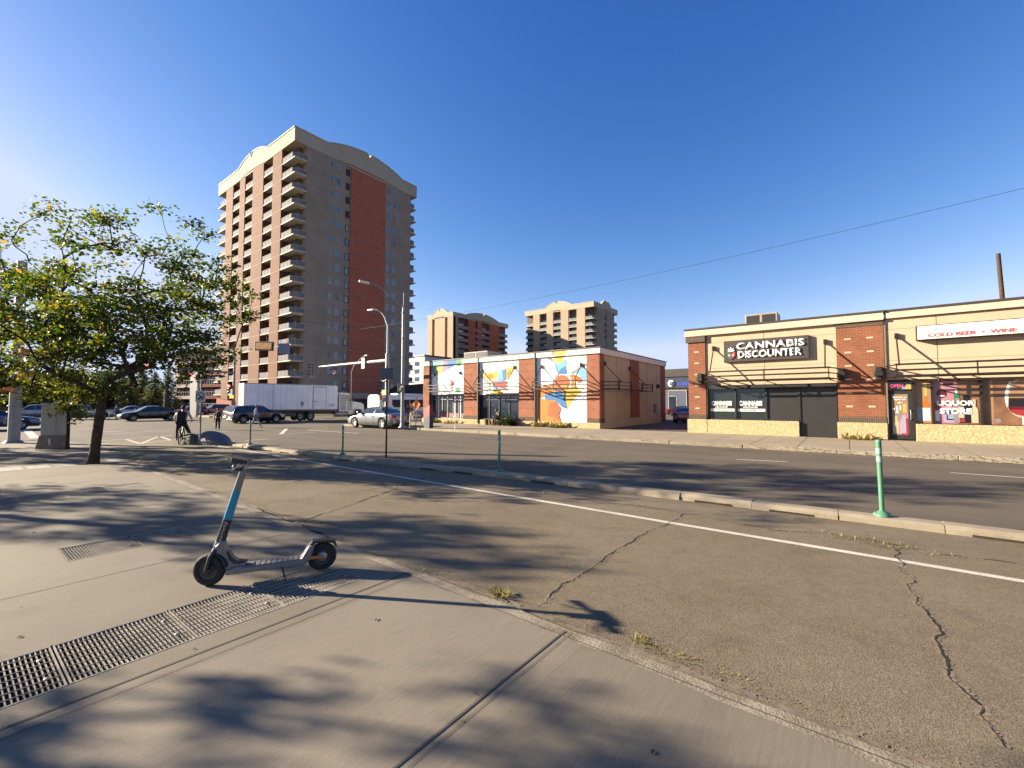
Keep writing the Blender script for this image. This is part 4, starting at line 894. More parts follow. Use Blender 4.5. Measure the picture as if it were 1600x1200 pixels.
for i in range(8): a, y_ = random.uniform(140, 500), random.uniform(380, 590); m1.append(('k', line((a, y_), (a+random.uniform(-20, 20), y_+random.uniform(-14, 14)), 2)))
mural(m1, -28.03, -24.24, 2.47, 4.92, 8, 660, 540, [('c', [(120, 150), (262, 150), (262, 260), (120, 260)]), ('m', [(262, 150), (310, 150), (310, 260), (262, 260)]), ('b', [(310, 150), (422, 150), (422, 250), (310, 260)]), ('gr', [(422, 150), (486, 150), (486, 250), (422, 250)])])
m2 = [('g', [(735, 350), (760, 380), (870, 490), (840, 500), (730, 385)]), ('y', [(740, 338), (850, 335), (960, 318), (930, 405), (880, 462), (820, 430), (760, 382)]), ('o', cpx(855, 385, 34, 14)), ('lb', [(960, 320), (1047, 288), (1047, 432), (975, 452), (925, 440)]), ('b', [(1000, 305), (1047, 288), (1047, 432), (1010, 440)]), ('y', [(1047, 290), (1150, 250), (1202, 225), (1130, 340), (1062, 420), (1047, 430)]), ('o', [(1055, 340), (1110, 290), (1100, 350), (1062, 415)]), ('p', [(870, 440), (930, 440), (1047, 440), (1040, 520), (880, 500)]), ('r', [(880, 480), (1000, 470), (1047, 440), (1040, 562), (890, 510)]), ('lb', [(880, 515), (1012, 535), (1002, 562), (885, 545)]), ('y', [(872, 560), (1012, 570), (1002, 612), (872, 612)]), ('k', line((1045, 180), (1045, 600), 3)), ('k', line((735, 345), (850, 335), 2)), ('k', line((850, 335), (1100, 270), 2))]
for i in range(12): a, y_ = random.choice([random.uniform(730, 1010), random.uniform(1080, 1190)]), random.choice([random.uniform(200, 290), random.uniform(430, 570)]); m2.append(('k', line((a, y_), (a+random.uniform(-20, 20), y_+random.uniform(-16, 16)), 2)))
mural(m2, -22.58, -18.79, 2.41, 4.92, 8, 660, 540)
awning(B, off, -28.05, -24.25, FY, 2.68, [(-27.58, 4.16), (-24.66, 4.2)]); awning(B, off, -22.6, -18.8, FY, 2.68, [(-22.34, 4.3), (-19.19, 4.36)])
awning(B, off, -17.25, -13.3, FY, 2.68, [(-16.84, 4.3), (-13.74, 4.27)])
# side canopy: rails along Y
b = MB(); xo = MX1+1.0
for z in (0, .22, .44):
    b.box(xo-.06, xo, FY+.5, 32.3, 2.64+z, 2.69+z); b.tube([(xo-.03, FY+.5, 2.665+z), (MX1+.35, FY+.15, 2.665+z), (MX1-.0, FY+.1, 2.665+z)], .03, 6); b.tube([(xo-.03, 32.3, 2.665+z), (MX1, 32.35, 2.665+z)], .03, 6)
for y in (26.2, 28.2, 30.2, 32.2): b.box(xo-.08, xo+.01, y-.03, y+.03, 2.58, 3.2); b.box(MX1, xo, y-.02, y+.02, 2.62, 2.66)
o = b.build('side_awning', M['brown'], B, off=off)
for (y, z) in ((26.1, 4.32), (30.2, 4.25)):
    b = MB(); b.tube([(MX1, y, z), (xo-.03, y+.6, 3.1)], .025, 6); b.box(MX1, MX1+.14, y-.08, y+.08, z-.14, z+.12); b.build('hanger_rod', M['brown'], o)
b = MB(); b.box(MX1, MX1+.12, 35.2, 35.5, 1.0, 1.7); b.build('meter_box', M['steeld'], B, off=off)
b = MB(); b.box(MX1, MX1+.2, 35.9, 36.1, 3.0, 3.3); b.build('wall_light', M['black'], B, off=off)
hvac((-30, 34.2, 4.6), 3.2, 2.2, 2.4, 'pale wide rooftop air unit at the left end of the mural shop', 0)
c = place(873, 33); hvac((c.x, c.y, 4.9), 1.0, .8, .85, 'small pale blue rooftop unit over the yellow part of the mural')
# ---------------- shop at the back of the alley
c = place(1062, 62); B, off = fixed('retail_building', 'dark blue and brick shop at the back of the alley with a round white sign', 'shop building', (c.x, c.y, 0))
bl = flat('navy_wall', (.03, .045, .09)); b = MB(); b.box(c.x-14, c.x+16, c.y, c.y+10, 0, 6.3); b.build('wall', mat('alley_brick', (.10, .05, .04), .85, vs=3), B, off=off)
b = MB(); b.box(c.x-14, c.x+16, c.y-.15, c.y, 3.9, 6.4); fa = b.build('fascia', bl, B, off=off)
b = MB(); b.box(c.x-14, c.x+16, c.y-.3, c.y, 5.5, 6.6); b.build('dark_cornice', M['capflash'], B, off=off)
sx = onY(1050, 604, c.y)[0]
b = MB(); b.lathe([(0, -.06), (.5, -.06), (.5, 0), (0, 0)], (sx, c.y-.16, 4.55), 'y', 20); b.build('round_sign', M['white'], B, off=off)
b = MB()
for i in range(4):
    a = R(45+90*i); b.lathe([(0, -.02), (.13, -.02), (.13, 0)], (sx+.18*math.cos(a), c.y-.225, 4.55+.18*math.sin(a)), 'y', 10)
b.build('sign_emblem', bl, B, off=off)
text('cell', 'lettering', flat('blue_letters', (.02, .06, .45)), B, (sx+.75-c.x, -.17, 4.25), (1, 0, 0), (0, 0, 1), 2.1, .62, bold=.03)
b = MB(); b.box(sx-1.9, sx+2.0, c.y-.06, c.y-.01, 0.2, 3.6, 0)
for q in ((sx-.55, sx-.45, .4, 3.6), (sx+1.95, sx+2.05, .2, 3.6), (sx-.5, sx+2, 3.5, 3.62), (sx-.5, sx+.7, 2.7, 2.8), (sx+.6, sx+.7, .4, 2.8)): b.box(q[0], q[1], c.y-.09, c.y-.055, q[2], q[3], 1)
b.box(sx-.44, sx+.59, c.y-.08, c.y-.06, .4, 2.68, 2)
b.build('entrance', [flat('slate_panel', (.10, .12, .18)), M['railframe'], M['glass']], B, off=off)
b = MB(); b.box(c.x+4, c.x+14, c.y-3, c.y+6, 6.3, 8.4); b.build('upper_storey', M['brown'], B, off=off)
# far left background building behind the trees
c = place(118, 92); B, off = fixed('office_building', 'low brown building half hidden behind the trees on the far left', 'building', (c.x, c.y, 0))
b = MB(); b.box(c.x-10, c.x+2, c.y-14, c.y+14, 0, 4.6); b.build('wall', mat('brown_wall', (.20, .15, .13), .85, vs=1), B, off=off)
b = MB(); b.box(c.x-10.3, c.x+2.3, c.y-14.3, c.y+14.3, 4.6, 5.3); b.build('roof', mat('pale_roof', (.42, .38, .36), .8, vs=1), B, off=off)
for i in range(7): b = MB(); b.box(c.x+1.98, c.x+2.06, c.y-13+i*4, c.y-10+i*4, 1, 3.2); b.build('window', M['glass'], B, off=off)
# ================================================================== GRATES
M['grate'] = mat('grate_steel', (.47, .42, .35), .5, metal=.25, var=.3, vs=5, bump=.2, bs=40)
def grate(x0, x1, y0, y1, label):
    t = thing('floor_grate', label, 'grate', ((x0+x1)/2, (y0+y1)/2, SW), 0, 'metal ventilation grates in the pavement')
    w, l = (x1-x0)/2-.008, (y1-y0)/2-.006; b = MB()
    b.box(-w, w, -l, -l+.009, -.03, .001); b.box(-w, w, l-.009, l, -.03, .001); b.box(-w, -w+.012, -l, l, -.03, .002); b.box(w-.012, w, -l, l, -.03, .002); b.build('frame', M['grate'], t)
    b = MB(); n = int(2*l/.0245)
    for i in range(1, n): y = -l+2*l*i/n; b.box(-w+.012, w-.012, y-.0028, y+.0028, -.03, -.001)
    b.build('bearing_bars', M['grate'], t)
    b = MB(); n = 8
    for i in range(1, n): x = -w+2*w*i/n; b.tube([(x, -l+.01, -.0), (x, l-.01, -.0)], .0030, 6)
    b.build('cross_rods', M['grate'], t)
    b = MB()
    for s_ in (-1, 1): b.lathe([(.0, .004), (.014, .003), (.016, -.004)], (s_*w*.45, l*.8, 0), 'z', 8)
    b.build('clip', M['grate'], t)
h = HOLES[0]; ys = [-.85, -.16, .55, 1.22, 1.86, 2.62]
lab = ['grate panel nearest the camera at the bottom left edge', 'second grate panel from the bottom left corner', 'middle panel of the long grate strip, left of the scooter', 'grate panel of the long strip just before the scooter wheel', 'grate panel directly under the deck of the electric scooter']
for i in range(5): grate(h[0], h[1], ys[i]+.0005, ys[i+1]-.0005, lab[i])
h = HOLES[1]; grate(h[0], h[1], h[2], 1.56, 'left panel of the short grate behind the scooter'); grate(h[0], h[1], 1.57, h[3], 'right panel of the short grate behind the scooter')
h = HOLES[2]
for i, l_ in enumerate(('leftmost panel of the far grate strip', 'second panel of the far grate strip', 'third panel of the far grate strip', 'rightmost panel of the far grate strip nearest the tree')): y = h[2]+i*.6125; grate(h[0], h[1], y+.003, y+.61, l_)
# ================================================================== ELECTRIC SCOOTER  (local x: from front wheel towards rear, y: right side, z up)
gry = mat('scooter_grey', (.27, .26, .245), .38, metal=.35, var=.08, vs=12); grl = mat('scooter_silver', (.55, .53, .49), .3, metal=.6, var=.05, vs=9)
blu = mat('scooter_blue_wrap', (.02, .30, .44), .4, var=.18, vs=25); blk = M['blackp']; orr = mat('scooter_amber', (.55, .20, .03), .4, vs=8); deckm = mat('scooter_grip_tape', (.16, .15, .14), .9, var=.25, vs=40)
sc = thing('electric_scooter', 'grey electric scooter with blue stem wrap standing on the pavement grate', 'scooter', (-4.86, 1.62, SW), math.atan2(.878, .479))
def wheel(t, c, r, w, ax=Vector((0, 1, 0)), mr=None, spoke=True):
    """tyre with hub, axis ax"""
    q = ax.to_track_quat('Y', 'Z').to_matrix(); c = Vector(c)
    def tr(b):
        b.v = [tuple(c+q @ Vector(v)) for v in b.v]; return b
    b = MB(); b.lathe([(r*.62, -w*.42), (r*.80, -w*.5), (r*.93, -w*.45), (r*.99, -w*.22), (r, 0), (r*.99, w*.22), (r*.93, w*.45), (r*.80, w*.5), (r*.62, w*.42)], (0, 0, 0), 'y', 36)
    o = tr(b).build('wheel', M['rubber'], t)
    b = MB(); b.lathe([(0, -w*.38), (r*.2, -w*.44), (r*.25, -w*.3), (r*.56, -w*.28), (r*.63, -w*.4), (r*.63, w*.4), (r*.56, w*.28), (r*.25, w*.3), (r*.2, w*.44), (0, w*.38)], (0, 0, 0), 'y', 24)
    tr(b).build('rim', mr or blk, o); return o
fa = Vector((math.sin(R(24)), math.cos(R(24)), 0))
wheel(sc, (0, 0, .148), .148, .062, fa); wheel(sc, (.985, 0, .140), .140, .06)
b = MB(); b.lathe([(0, -.04), (.045, -.038), (.05, -.02), (.05, .02), (.045, .038), (0, .04)], (.985, 0, .14), 'y', 20); b.build('hub_motor', mat('scooter_hub', (.42, .40, .38), .35, metal=.5), sc)
b = MB()   # fork and front fender
fd = Vector((fa.y, -fa.x, 0))
for s_ in (-1, 1): b.tube([Vector((0, 0, .15))+fa*s_*.047, Vector((.03, 0, .27))+fa*s_*.05, Vector((.065, 0, .34))+fa*s_*.03], [.017, .021, .026], 8)
pts = []
for i in range(9): a = R(8+9*i); pts.append(Vector((0, 0, .15))+fd*math.cos(a)*.168+_Z*math.sin(a)*.168)
for p, q in zip(pts, pts[1:]):
    b.add([p-fa*.04, q-fa*.04, q+fa*.04, p+fa*.04, (p-fa*.034)*1+_Z*.008, q-fa*.034+_Z*.008, q+fa*.034+_Z*.008, p+fa*.034+_Z*.008], [(0, 1, 2, 3), (4, 7, 6, 5), (0, 4, 5, 1), (3, 2, 6, 7)])
b.lathe([(0, -.06), (.022, -.06), (.022, -.045), (.0, -.045)], (0, 0, .148), 'y', 12); b.lathe([(0, .045), (.022, .045), (.022, .06), (.0, .06)], (0, 0, .148), 'y', 12)
b.build('front_fork', blk, sc)
st0, st1 = Vector((.075, 0, .36)), Vector((.262, 0, 1.085)); sd = (st1-st0).normalized()
def stem(a, c, r0, r1, m, nm, par=sc, sy=.62, n=12):
    p, q = st0.lerp(st1, a), st0.lerp(st1, c); b = MB(); vs = []; fx_ = sd.cross(Vector((0, 1, 0))).normalized()
    for P_, r_ in ((p, r0), (q, r1)):
        for k in range(n):
            t = 2*math.pi*k/n; ct, s_ = math.cos(t), math.sin(t); ct = math.copysign(abs(ct)**.7, ct); s_ = math.copysign(abs(s_)**.7, s_)
            vs.append(P_+fx_*r_*1.15*ct+Vector((0, 1, 0))*r_*.8*s_)
    b.add(vs, [(k, (k+1) % n, n+(k+1) % n, n+k) for k in range(n)]+[tuple(range(n))[::-1], tuple(range(n, 2*n))], 0, False); return b.build(nm, m, par, bevel=.003)
so_ = stem(0, 1, .034, .026, gry, 'stem'); stem(-.02, .06, .040, .038, grl, 'stem_collar')
stem(.055, .34, .0355, .0325, blk, 'black_wrap', so_); stem(.34, .72, .0328, .0295, blu, 'blue_wrap', so_)
ux = -sd; fxn = sd.cross(Vector((0, 1, 0))).normalized()
text('SEGWAY', 'lettering', grl, so_, st0.lerp(st1, .33)+Vector((0, .0285, 0))+fxn*(-.016), -sd*1, fxn*1, .19, .034, off=.0015, bold=.02) if False else None
text('segway', 'lettering', grl, so_, st0.lerp(st1, .07)+Vector((0, -.0290, 0))-fxn*.018, sd, fxn, .19, .034, off=.0015, bold=.02)
b = MB()   # neck block joining stem and deck
b.prism([(.05, .30), (.045, .36), (.09, .42), (.125, .41), (.15, .33), (.185, .235), (.215, .205), (.30, .185), (.30, .105), (.15, .092), (.125, .115)], -.045, .045, 'xz'); b.build('neck_frame', gry, sc, bevel=.014)
b = MB(); b.prism([(.155, .325), (.195, .245), (.24, .205), (.32, .188), (.24, .178), (.2, .19), (.165, .225), (.14, .30)], -.05, .05, 'xz'); b.build('neck_cover', blk, sc, bevel=.006)
b = MB(); b.prism([(.14, .095), (.82, .088), (.87, .135), (.915, .265), (.885, .285), (.85, .265), (.80, .175), (.78, .155), (.3, .150), (.24, .165), (.14, .14)], -.078, .078, 'xz'); b.build('deck', gry, sc, bevel=.012)
b = MB(); b.prism([(.26, .150), (.79, .150), (.785, .158), (.27, .158)], -.072, .072, 'xz')
dk = b.build('deck_mat', deckm, sc, bevel=.003)
b = MB()
for i in range(9): b.prism([(.36+i*.048, .158), (.376+i*.048, .158), (.376+i*.048, .161), (.36+i*.048, .161)], -.066, .066, 'xz')
b.build('grip_strips', gry, dk)
b = MB()   # rear fender with arms
b.prism([(.86, .285), (.89, .312), (1.04, .308), (1.105, .296), (1.10, .272), (1.03, .284), (.92, .290), (.88, .262)], -.052, .052, 'xz')
b.prism([(1.07, .296), (1.105, .29), (1.128, .225), (1.118, .22), (1.085, .27)], -.03, .03, 'xz'); b.build('rear_fender', blk, sc, bevel=.006)
b = MB()
for s_ in (-1, 1): b.tube([(.85, s_*.062, .155), (.93, s_*.055, .15), (1.0, s_*.05, .142)], [.022, .02, .018], 8)
b.build('rear_arm', orr, sc)
b = MB(); b.box(1.104, 1.112, -.025, .025, .272, .290); b.build('tail_light', flat('tail_red', (.4, .02, .02), .3), sc)
b = MB(); b.tube([(.62, -.075, .10), (.655, -.15, .002)], [.009, .008], 8); b.tube([(.62, -.075, .10), (.60, -.06, .11)], .011, 8); b.tube([(.645, -.145, .003), (.672, -.16, .004)], .008, 6); b.build('kickstand', blk, sc)
# handlebar: rises from stem top
top = Vector((.262, 0, 1.085)); hb = MB(); hx = .275; hz = 1.125
hdir = Vector((.0, 1, 0)); q = Vector((-.03, 0, 0))
hb.tube([(hx, -.235, hz), (hx-.004, -.1, hz+.006), (hx-.006, 0, hz+.008), (hx-.004, .1, hz+.006), (hx, .235, hz)], .0165, 12)
hb.tube([top, (hx-.004, 0, hz+.01)], [.028, .024], 10); hbo = hb.build('handlebar', grl, sc)
b = MB()
for s_ in (-1, 1): b.tube([(hx, s_*.185, hz), (hx+.002, s_*.30, hz-.004)], [.0195, .0205], 10)
b.build('grip', blk, hbo)
b = MB()
for s_ in (-1, 1): b.tube([(hx-.02, s_*.13, hz), (hx-.065, s_*.17, hz-.012), (hx-.085, s_*.26, hz-.02)], [.008, .007, .005], 6)
b.tube([(hx-.04, -.115, hz+.01), (hx-.04, -.145, hz+.01)], .018, 10); b.build('brake_lever', grl, hbo)
b = MB(); b.obox((hx-.045, .01, hz+.04), Vector((.96, 0, -.28)), Vector((0, 1, 0)), Vector((.28, 0, .96)), .068, .105, .020); b.box(hx-.09, hx-.02, -.03, .035, hz-.055, hz+.03); b.build('display_unit', blk, hbo, bevel=.006)
b = MB(); b.obox((hx-.045, .01, hz+.063), Vector((.96, 0, -.28)), Vector((0, 1, 0)), Vector((.28, 0, .96)), .071, .108, .0035); b.build('display_rim', mat('scooter_tray', (.10, .09, .09), .35, var=.1, vs=8), hbo, bevel=.002)
b = MB(); b.lathe([(0, -.014), (.018, -.012), (.021, 0), (.0, .002)], (hx-.098, 0, hz-.02), 'x', 12); b.build('headlight', M['white'], hbo)
# ================================================================== DELINEATORS, SIGNS, POLES
def delineator(loc, tilt, rz, label, h=1.0):
    t = thing('delineator_post', label, 'bollard', loc, rz, 'green delineator posts on the median kerb')
    t.rotation_euler = (R(tilt[0]), R(tilt[1]), rz)
    b = MB(); b.lathe([(.030, .04), (.031, h*.30), (.032, h*.6), (.034, h-.03), (.035, h), (.0, h+.003)], seg=16); b.build('post', M['green'], t)
    b = MB(); b.lathe([(.0365, h-.20), (.0365, h-.12)], seg=16); b.lathe([(.0360, h-.32), (.0360, h-.24)], seg=16); b.each('reflective_band', M['greenf'], t)
    b = MB(); b.lathe([(.115, 0), (.11, .016), (.065, .04), (.04, .065), (.03, .07)], seg=8); b.lathe([(.014, .02), (.014, .035), (0, .037)], (.085, 0, 0), seg=6); b.lathe([(.014, .02), (.014, .035), (0, .037)], (-.085, 0, 0), seg=6); b.build('base', M['green'], t)
mz = .118
delineator((.36, 8.43, mz), (2.5, -2.0), .4, 'nearest green delineator post on the kerb at the right, leaning slightly left', 1.1)
delineator((-6.72, 8.28, mz), (0, 0), 1, 'second green delineator post, on the median kerb left of the dark road shadow', .98)
delineator((-12.85, 7.9, mz), (1.5, -2), 2, 'green delineator post left of the signpost on the median kerb', .92)
delineator((-18.95, 7.6, mz), (0, 0), 0, 'farthest green delineator post next to the kerb mound', .95)
GS = 'grey street sign plates'
def signpost(loc, h, label, plates, face, mpost=None, r=.03, name='signpost', cat='signpost', group=None):
    t = thing(name, label, cat, loc, face, group); b = MB(); b.tube([(0, 0, 0), (0, 0, h)], r, 8); b.build('post', mpost or M['steeld'], t)
    for (w, hh, zc, m) in plates:
        b = MB(); b.box(-w/2, w/2, -.05, -.035, zc-hh/2, zc+hh/2); b.build('sign_plate', M[m] if m in M else D.materials[m], t, bevel=.004)
    return t
mat('plate_back', (.15, .15, .16), .45, metal=.4, var=.08, vs=3)
p = at(600, 716); signpost((p.x, p.y+.08, 0), 2.95, 'thin dark signpost on the median showing the grey back of its sign', [(.44, .36, 2.70, 'plate_back')], YAW, M['brown'])
p = at(912, 659, FW); t = signpost(p, 2.15, 'signpost on the far pavement in front of the mural with two grey plates', [(.42, .62, 1.85, 'plate_back'), (.46, .46, 1.08, 'plate_back')], YAW*.8, M['steeld'])
M2_ = D.materials['plate_back']
p = at(312, 694, .1); t = signpost(p, 3.0, 'signpost on the median mound with a round prohibition symbol', [(.40, .46, 1.93, 'white')], YAW, M['steeld'])
b = MB()
for k in range(24):
    a0, a1 = R(15*k), R(15*k+15); b.poly([(.17*math.cos(a0), -.053, 1.93+.17*math.sin(a0)), (.17*math.cos(a1), -.053, 1.93+.17*math.sin(a1)), (.14*math.cos(a1), -.053, 1.93+.14*math.sin(a1)), (.14*math.cos(a0), -.053, 1.93+.14*math.sin(a0))])
b.poly([(-.13, -.054, 2.04), (-.10, -.054, 2.06), (.13, -.054, 1.82), (.10, -.054, 1.80)]); b.poly([(-.08, -.0535, 1.86), (.06, -.0535, 1.93), (.06, -.0535, 2.0), (.10, -.0535, 1.9), (.06, -.0535, 1.85), (-.06, -.0535, 1.80)]); b.build('symbol', M['black'], t)
# mound on the median nose
def rock(name, label, loc, sx, sy, sz, m, cat, seed, rz=0):
    random.seed(seed); bm = bmesh.new(); bmesh.ops.create_icosphere(bm, subdivisions=4, radius=1)
    ph = [random.uniform(0, 6) for _ in range(6)]
    for v in bm.verts:
        c = v.co; k = 1+.07*math.sin(3*c.x+ph[0])+.06*math.sin(4*c.y+ph[1])+.05*math.sin(5*c.z+7*c.x+ph[2]); v.co = Vector((c.x*sx*k, c.y*sy*k, max(c.z, -.15)*sz*k))
    me = D.meshes.new(name); bm.to_mesh(me); bm.free()
    for f in me.polygons: f.use_smooth = True
    me.materials.append(m); o = D.objects.new(name, me); S.collection.objects.link(o); o.location = loc; o.rotation_euler.z = rz; return tag(o, label, cat)
rk = mat('blue_grey_bag', (.17, .18, .21), .8, var=.2, vs=4, bump=.4, bs=14)
p = at(326, 694); rock('sandbag_mound', 'low blue grey mound covering the end of the median beside the cyclist', (p.x, p.y+.1, .02), 1.15, .5, .50, rk, 'mound', 3, .2)
p = at(303, 694); rock('boulder', 'dark olive boulder at the foot of the round symbol signpost', (p.x-.05, p.y-.05, .02), .5, .35, .42, mat('olive_rock', (.12, .12, .08), .9, var=.3, vs=5, bump=.6, bs=9), 'boulder', 9)
p = at(319, 693); rock('stone', 'small pale stone in front of the blue grey mound', (p.x+.2, p.y-.42, .02), .2, .15, .26, mat('pale_rock', (.55, .50, .40), .9, var=.2, vs=5, bump=.5, bs=9), 'stone', 5)
# signals ------------------------------------------------------------
redl = mat('signal_red_lit', (.6, .02, .02), .4, emit=(1, .05, .03), es=5.); darkl = mat('signal_lens_dark', (.03, .03, .03), .25, vs=3); amb = mat('hand_lit', (.7, .25, .02), .4, emit=(1, .35, .04), es=1.2)
def head(t, c, face, n=3, horiz=False, m=None, lit=None, s=.33, back=None, ox=0.):
    """signal housing with hooded lenses; face = angle the lenses look to"""
    f = Vector((math.cos(face), math.sin(face), 0)); sd_ = Vector((-f.y, f.x, 0)); c = Vector(c)-t.location
    b = MB(); L = n*s/2; ax, az = (sd_, _Z) if not horiz else (_Z, sd_)
    b.obox(c, f, ax, az, s*.28, s*.47, L)
    o = b.build('signal_head', m or M['blackp'], t, bevel=.02)
    if back:
        b = MB(); b.obox(c-f*s*.1, f, ax, az, .015, s*.72, L+s*.28); b.build('backplate', back, o)
    for i in range(n):
        k = c+az*(L-s*(i+.5))*(1 if not horiz else -1)+f*s*.28
        b = MB(); vs = []; seg = 14
        for rr, d_ in ((.36*s, .015), (.0, .03)):
            for j in range(seg): a = 2*math.pi*j/seg; vs.append(k+sd_*rr*math.cos(a)+_Z*rr*math.sin(a)+f*d_)
        b.add(vs, [(j, (j+1) % seg, seg+(j+1) % seg, seg+j) for j in range(seg)]); b.build('lens', redl if lit == i else darkl, o)
        b = MB(); vs = []
        for d_ in (0, .22*s/.3):
            for j in range(9): a = R(-20+27.5*j); vs.append(k+sd_*.41*s*math.cos(a)+_Z*.41*s*math.sin(a)+f*d_)
        b.add(vs, [(j, j+1, 9+j+1, 9+j) for j in range(8)]); b.build('visor', m or M['blackp'], o)
    return o
def hand(t, c, face, m=None, lit=True, s=.4):
    f = Vector((math.cos(face), math.sin(face), 0)); sd_ = Vector((-f.y, f.x, 0)); c = Vector(c)-t.location
    b = MB(); b.obox(c, f, sd_, _Z, .1, s/2, s/2); o = b.build('pedestrian_signal', m or M['orange'], t, bevel=.02)
    b = MB(); b.obox(c+f*.105, f, sd_, _Z, .005, s*.38, s*.38); b.build('signal_face', amb if lit else M['blackp'], o)
WFACE = math.pi; EFACE = 0.; SFACE = -math.pi/2
# NE corner signal mast
p = at(604, 659.3, FW); T = thing('traffic_signal_mast', 'tall galvanised signal mast behind the silver sedan with long arm and curved lamp', 'signal mast', p)
b = MB(); b.tube([(0, 0, 0), (0, 0, 5.9)], [.19, .15], 14); b.lathe([(.30, 0), (.28, .08), (.2, .14)], seg=14); b.build('pole', M['steel'], T)
b = MB(); pts = [(0, 0, 5.9), (0, 0, 8.3)]+[(-.15-1.3*(1-math.cos(R(a))), -.25*(1-math.cos(R(a)))*2, 8.3+1.55*math.sin(R(a))) for a in (15, 30, 45, 60, 75, 90)]; b.tube(pts, [.085]+[.07]*(len(pts)-1), 8); b.build('lamp_arm', M['lamp_arm'], T)
b = MB(); q = Vector(pts[-1]); b.obox(q+Vector((-.25, -.05, -.02)), Vector((1, .15, 0)).normalized(), Vector((-.15, 1, 0)).normalized(), _Z, .33, .12, .06); b.build('lamp_head', M['white'], T, bevel=.03)
xe = onY(499, 578, p.y)[0]; b = MB(); b.tube([(0, 0, 5.3), ((xe-p.x)*.5, 0, 5.32), (xe-p.x, 0, 5.32)], [.15, .12, .07], 10); b.build('mast_arm', M['lamp_arm'], T)
x_ = onY(487, 578, p.y)[0]; head(T, (x_, p.y, 5.25), R(215), 4, False, M['blackp'], None, .33, M['frame'])
x_ = onY(523, 580, p.y)[0]; head(T, (x_, p.y, 4.75), R(250), 3, True, M['frame'], None, .30); 
x_ = onY(570.5, 572, p.y)[0]; b = MB(); b.box(x_-.22-p.x, x_+.22-p.x, -.24, -.2, 4.75, 5.7); b.build('arm_sign', M['white'], T)
b = MB(); b.box(x_-.13-p.x, x_+.13-p.x, -.25, -.242, 5.35, 5.55); b.box(x_-.1-p.x, x_+.12-p.x, -.25, -.242, 5.0, 5.2); b.build('sign_symbol', M['black'], T)
c = Vector((p.x-.5, p.y-.2, 3.2)); head(T, c, R(215), 3, False, M['blackp'], None, .32); hand(T, c-_Z*.95, R(215), M['orange'], False, .42); b = MB(); b.box(-.5, 0, -.25, -.15, 3.5, 3.56); b.box(-.5, 0, -.25, -.15, 2.5, 2.56); b.each('bracket', M['steel'], T)
b = MB(); b.box(-.28, .3, -.32, -.2, 2.3, 2.75); b.build('push_button_box', flat('pale_yellow', (.65, .55, .25)), T)
# street light on the corner
p = at(628.5, 668, FW); T = thing('street_lamp', 'tall grey street lamp right of the silver sedan with slanted arm', 'street lamp', p)
b = MB(); b.tube([(0, 0, 0), (0, 0, 8.1)], [.12, .085], 14); b.lathe([(.24, 0), (.22, .06), (.14, .12), (.13, .3)], seg=14); b.build('pole', M['steel'], T)
b = MB(); b.tube([(0, 0, 8.0), (-.35, -.7, 8.6), (-.7, -1.45, 9.25), (-.9, -1.8, 9.4), (-1.0, -2.1, 9.42)], [.05, .045, .04, .04, .035], 8); b.tube([(0, 0, 8), (0, 0, 9.0)], .02, 6); b.build('lamp_arm', M['steel'], T)
b = MB(); b.obox((-1.1, -2.3, 9.42), Vector((-.4, -.9, .1)).normalized(), Vector((.9, -.4, 0)).normalized(), _Z, .32, .12, .07); b.build('lamp_head', M['white'], T, bevel=.04)
for z in (5.9, 7.6): b = MB(); b.lathe([(.105, z), (.125, z+.02), (.125, z+.08), (.105, z+.1)], seg=12); b.each('pole_band', M['steeld'], T)
cz = 2.62; fdir = Vector((math.sin(R(20)), -math.cos(R(20)), 0)); sdr = Vector((-fdir.y, fdir.x, 0))
b = MB(); b.obox(fdir*.18+_Z*cz, fdir, sdr, _Z, .03, .28, .29); o = b.build('arrow_sign', M['black'], T, bevel=.01)
b = MB(); q = fdir*.214+_Z*cz
A_ = [(-.10, -.19), (-.04, -.19), (-.03, -.02), (.03, .06), (.08, .06), (.08, .0), (.19, .09), (.08, .18), (.08, .12), (.0, .12), (-.08, .03)]
b.poly([q+sdr*a+_Z*c for a, c in A_]); b.build('arrow', M['white'], o)
# NW corner mast, its arm reaching towards us
p = Vector((-60.9, 22.4, .1)); T = thing('traffic_signal_mast', 'signal mast left of the white truck with an arm carrying two red lights', 'signal mast', p)
b = MB(); b.tube([(0, 0, 0), (0, 0, 7.6)], [.19, .10], 12); b.build('pole', M['steeld'], T)
b = MB(); b.tube([(0, 0, 7.2), (.1, -.8, 8.6), (.2, -2.0, 9.6), (.3, -3.4, 10.0), (.3, -4.3, 10.0)], .06, 8); b.build('lamp_arm', M['lamp_arm'], T)
b = MB(); b.box(.15, .45, -5.1, -4.2, 9.9, 10.05); b.build('lamp_head', M['white'], T, bevel=.03)
b = MB(); b.tube([(.1, 0, 5.45), (.1, -9.3, 5.6)], [.13, .07], 10); b.build('mast_arm', M['steeld'], T)
head(T, (p.x+.35, onX(289, 586, p.x)[0], 5.05), EFACE+.1, 3, True, M['blackp'], 2, .36, None); head(T, (p.x+.35, onX(227, 572, p.x)[0], 5.75), EFACE, 3, True, M['blackp'], 1, .42)
head(T, (p.x+.35, onX(343, 587, p.x)[0], 5.0), R(60), 3, True, M['blackp'], None, .36)
head(T, (p.x+.3, p.y-.75, 3.5), EFACE, 3, False, M['blackp'], 0, .36); hand(T, (p.x+.3, p.y-.35, 2.55), EFACE, M['orange'], True, .45); b = MB(); b.box(0, .2, -.8, 0, 3.6, 3.66); b.box(0, .2, -.5, 0, 2.5, 2.56); b.each('bracket', M['steeld'], T)
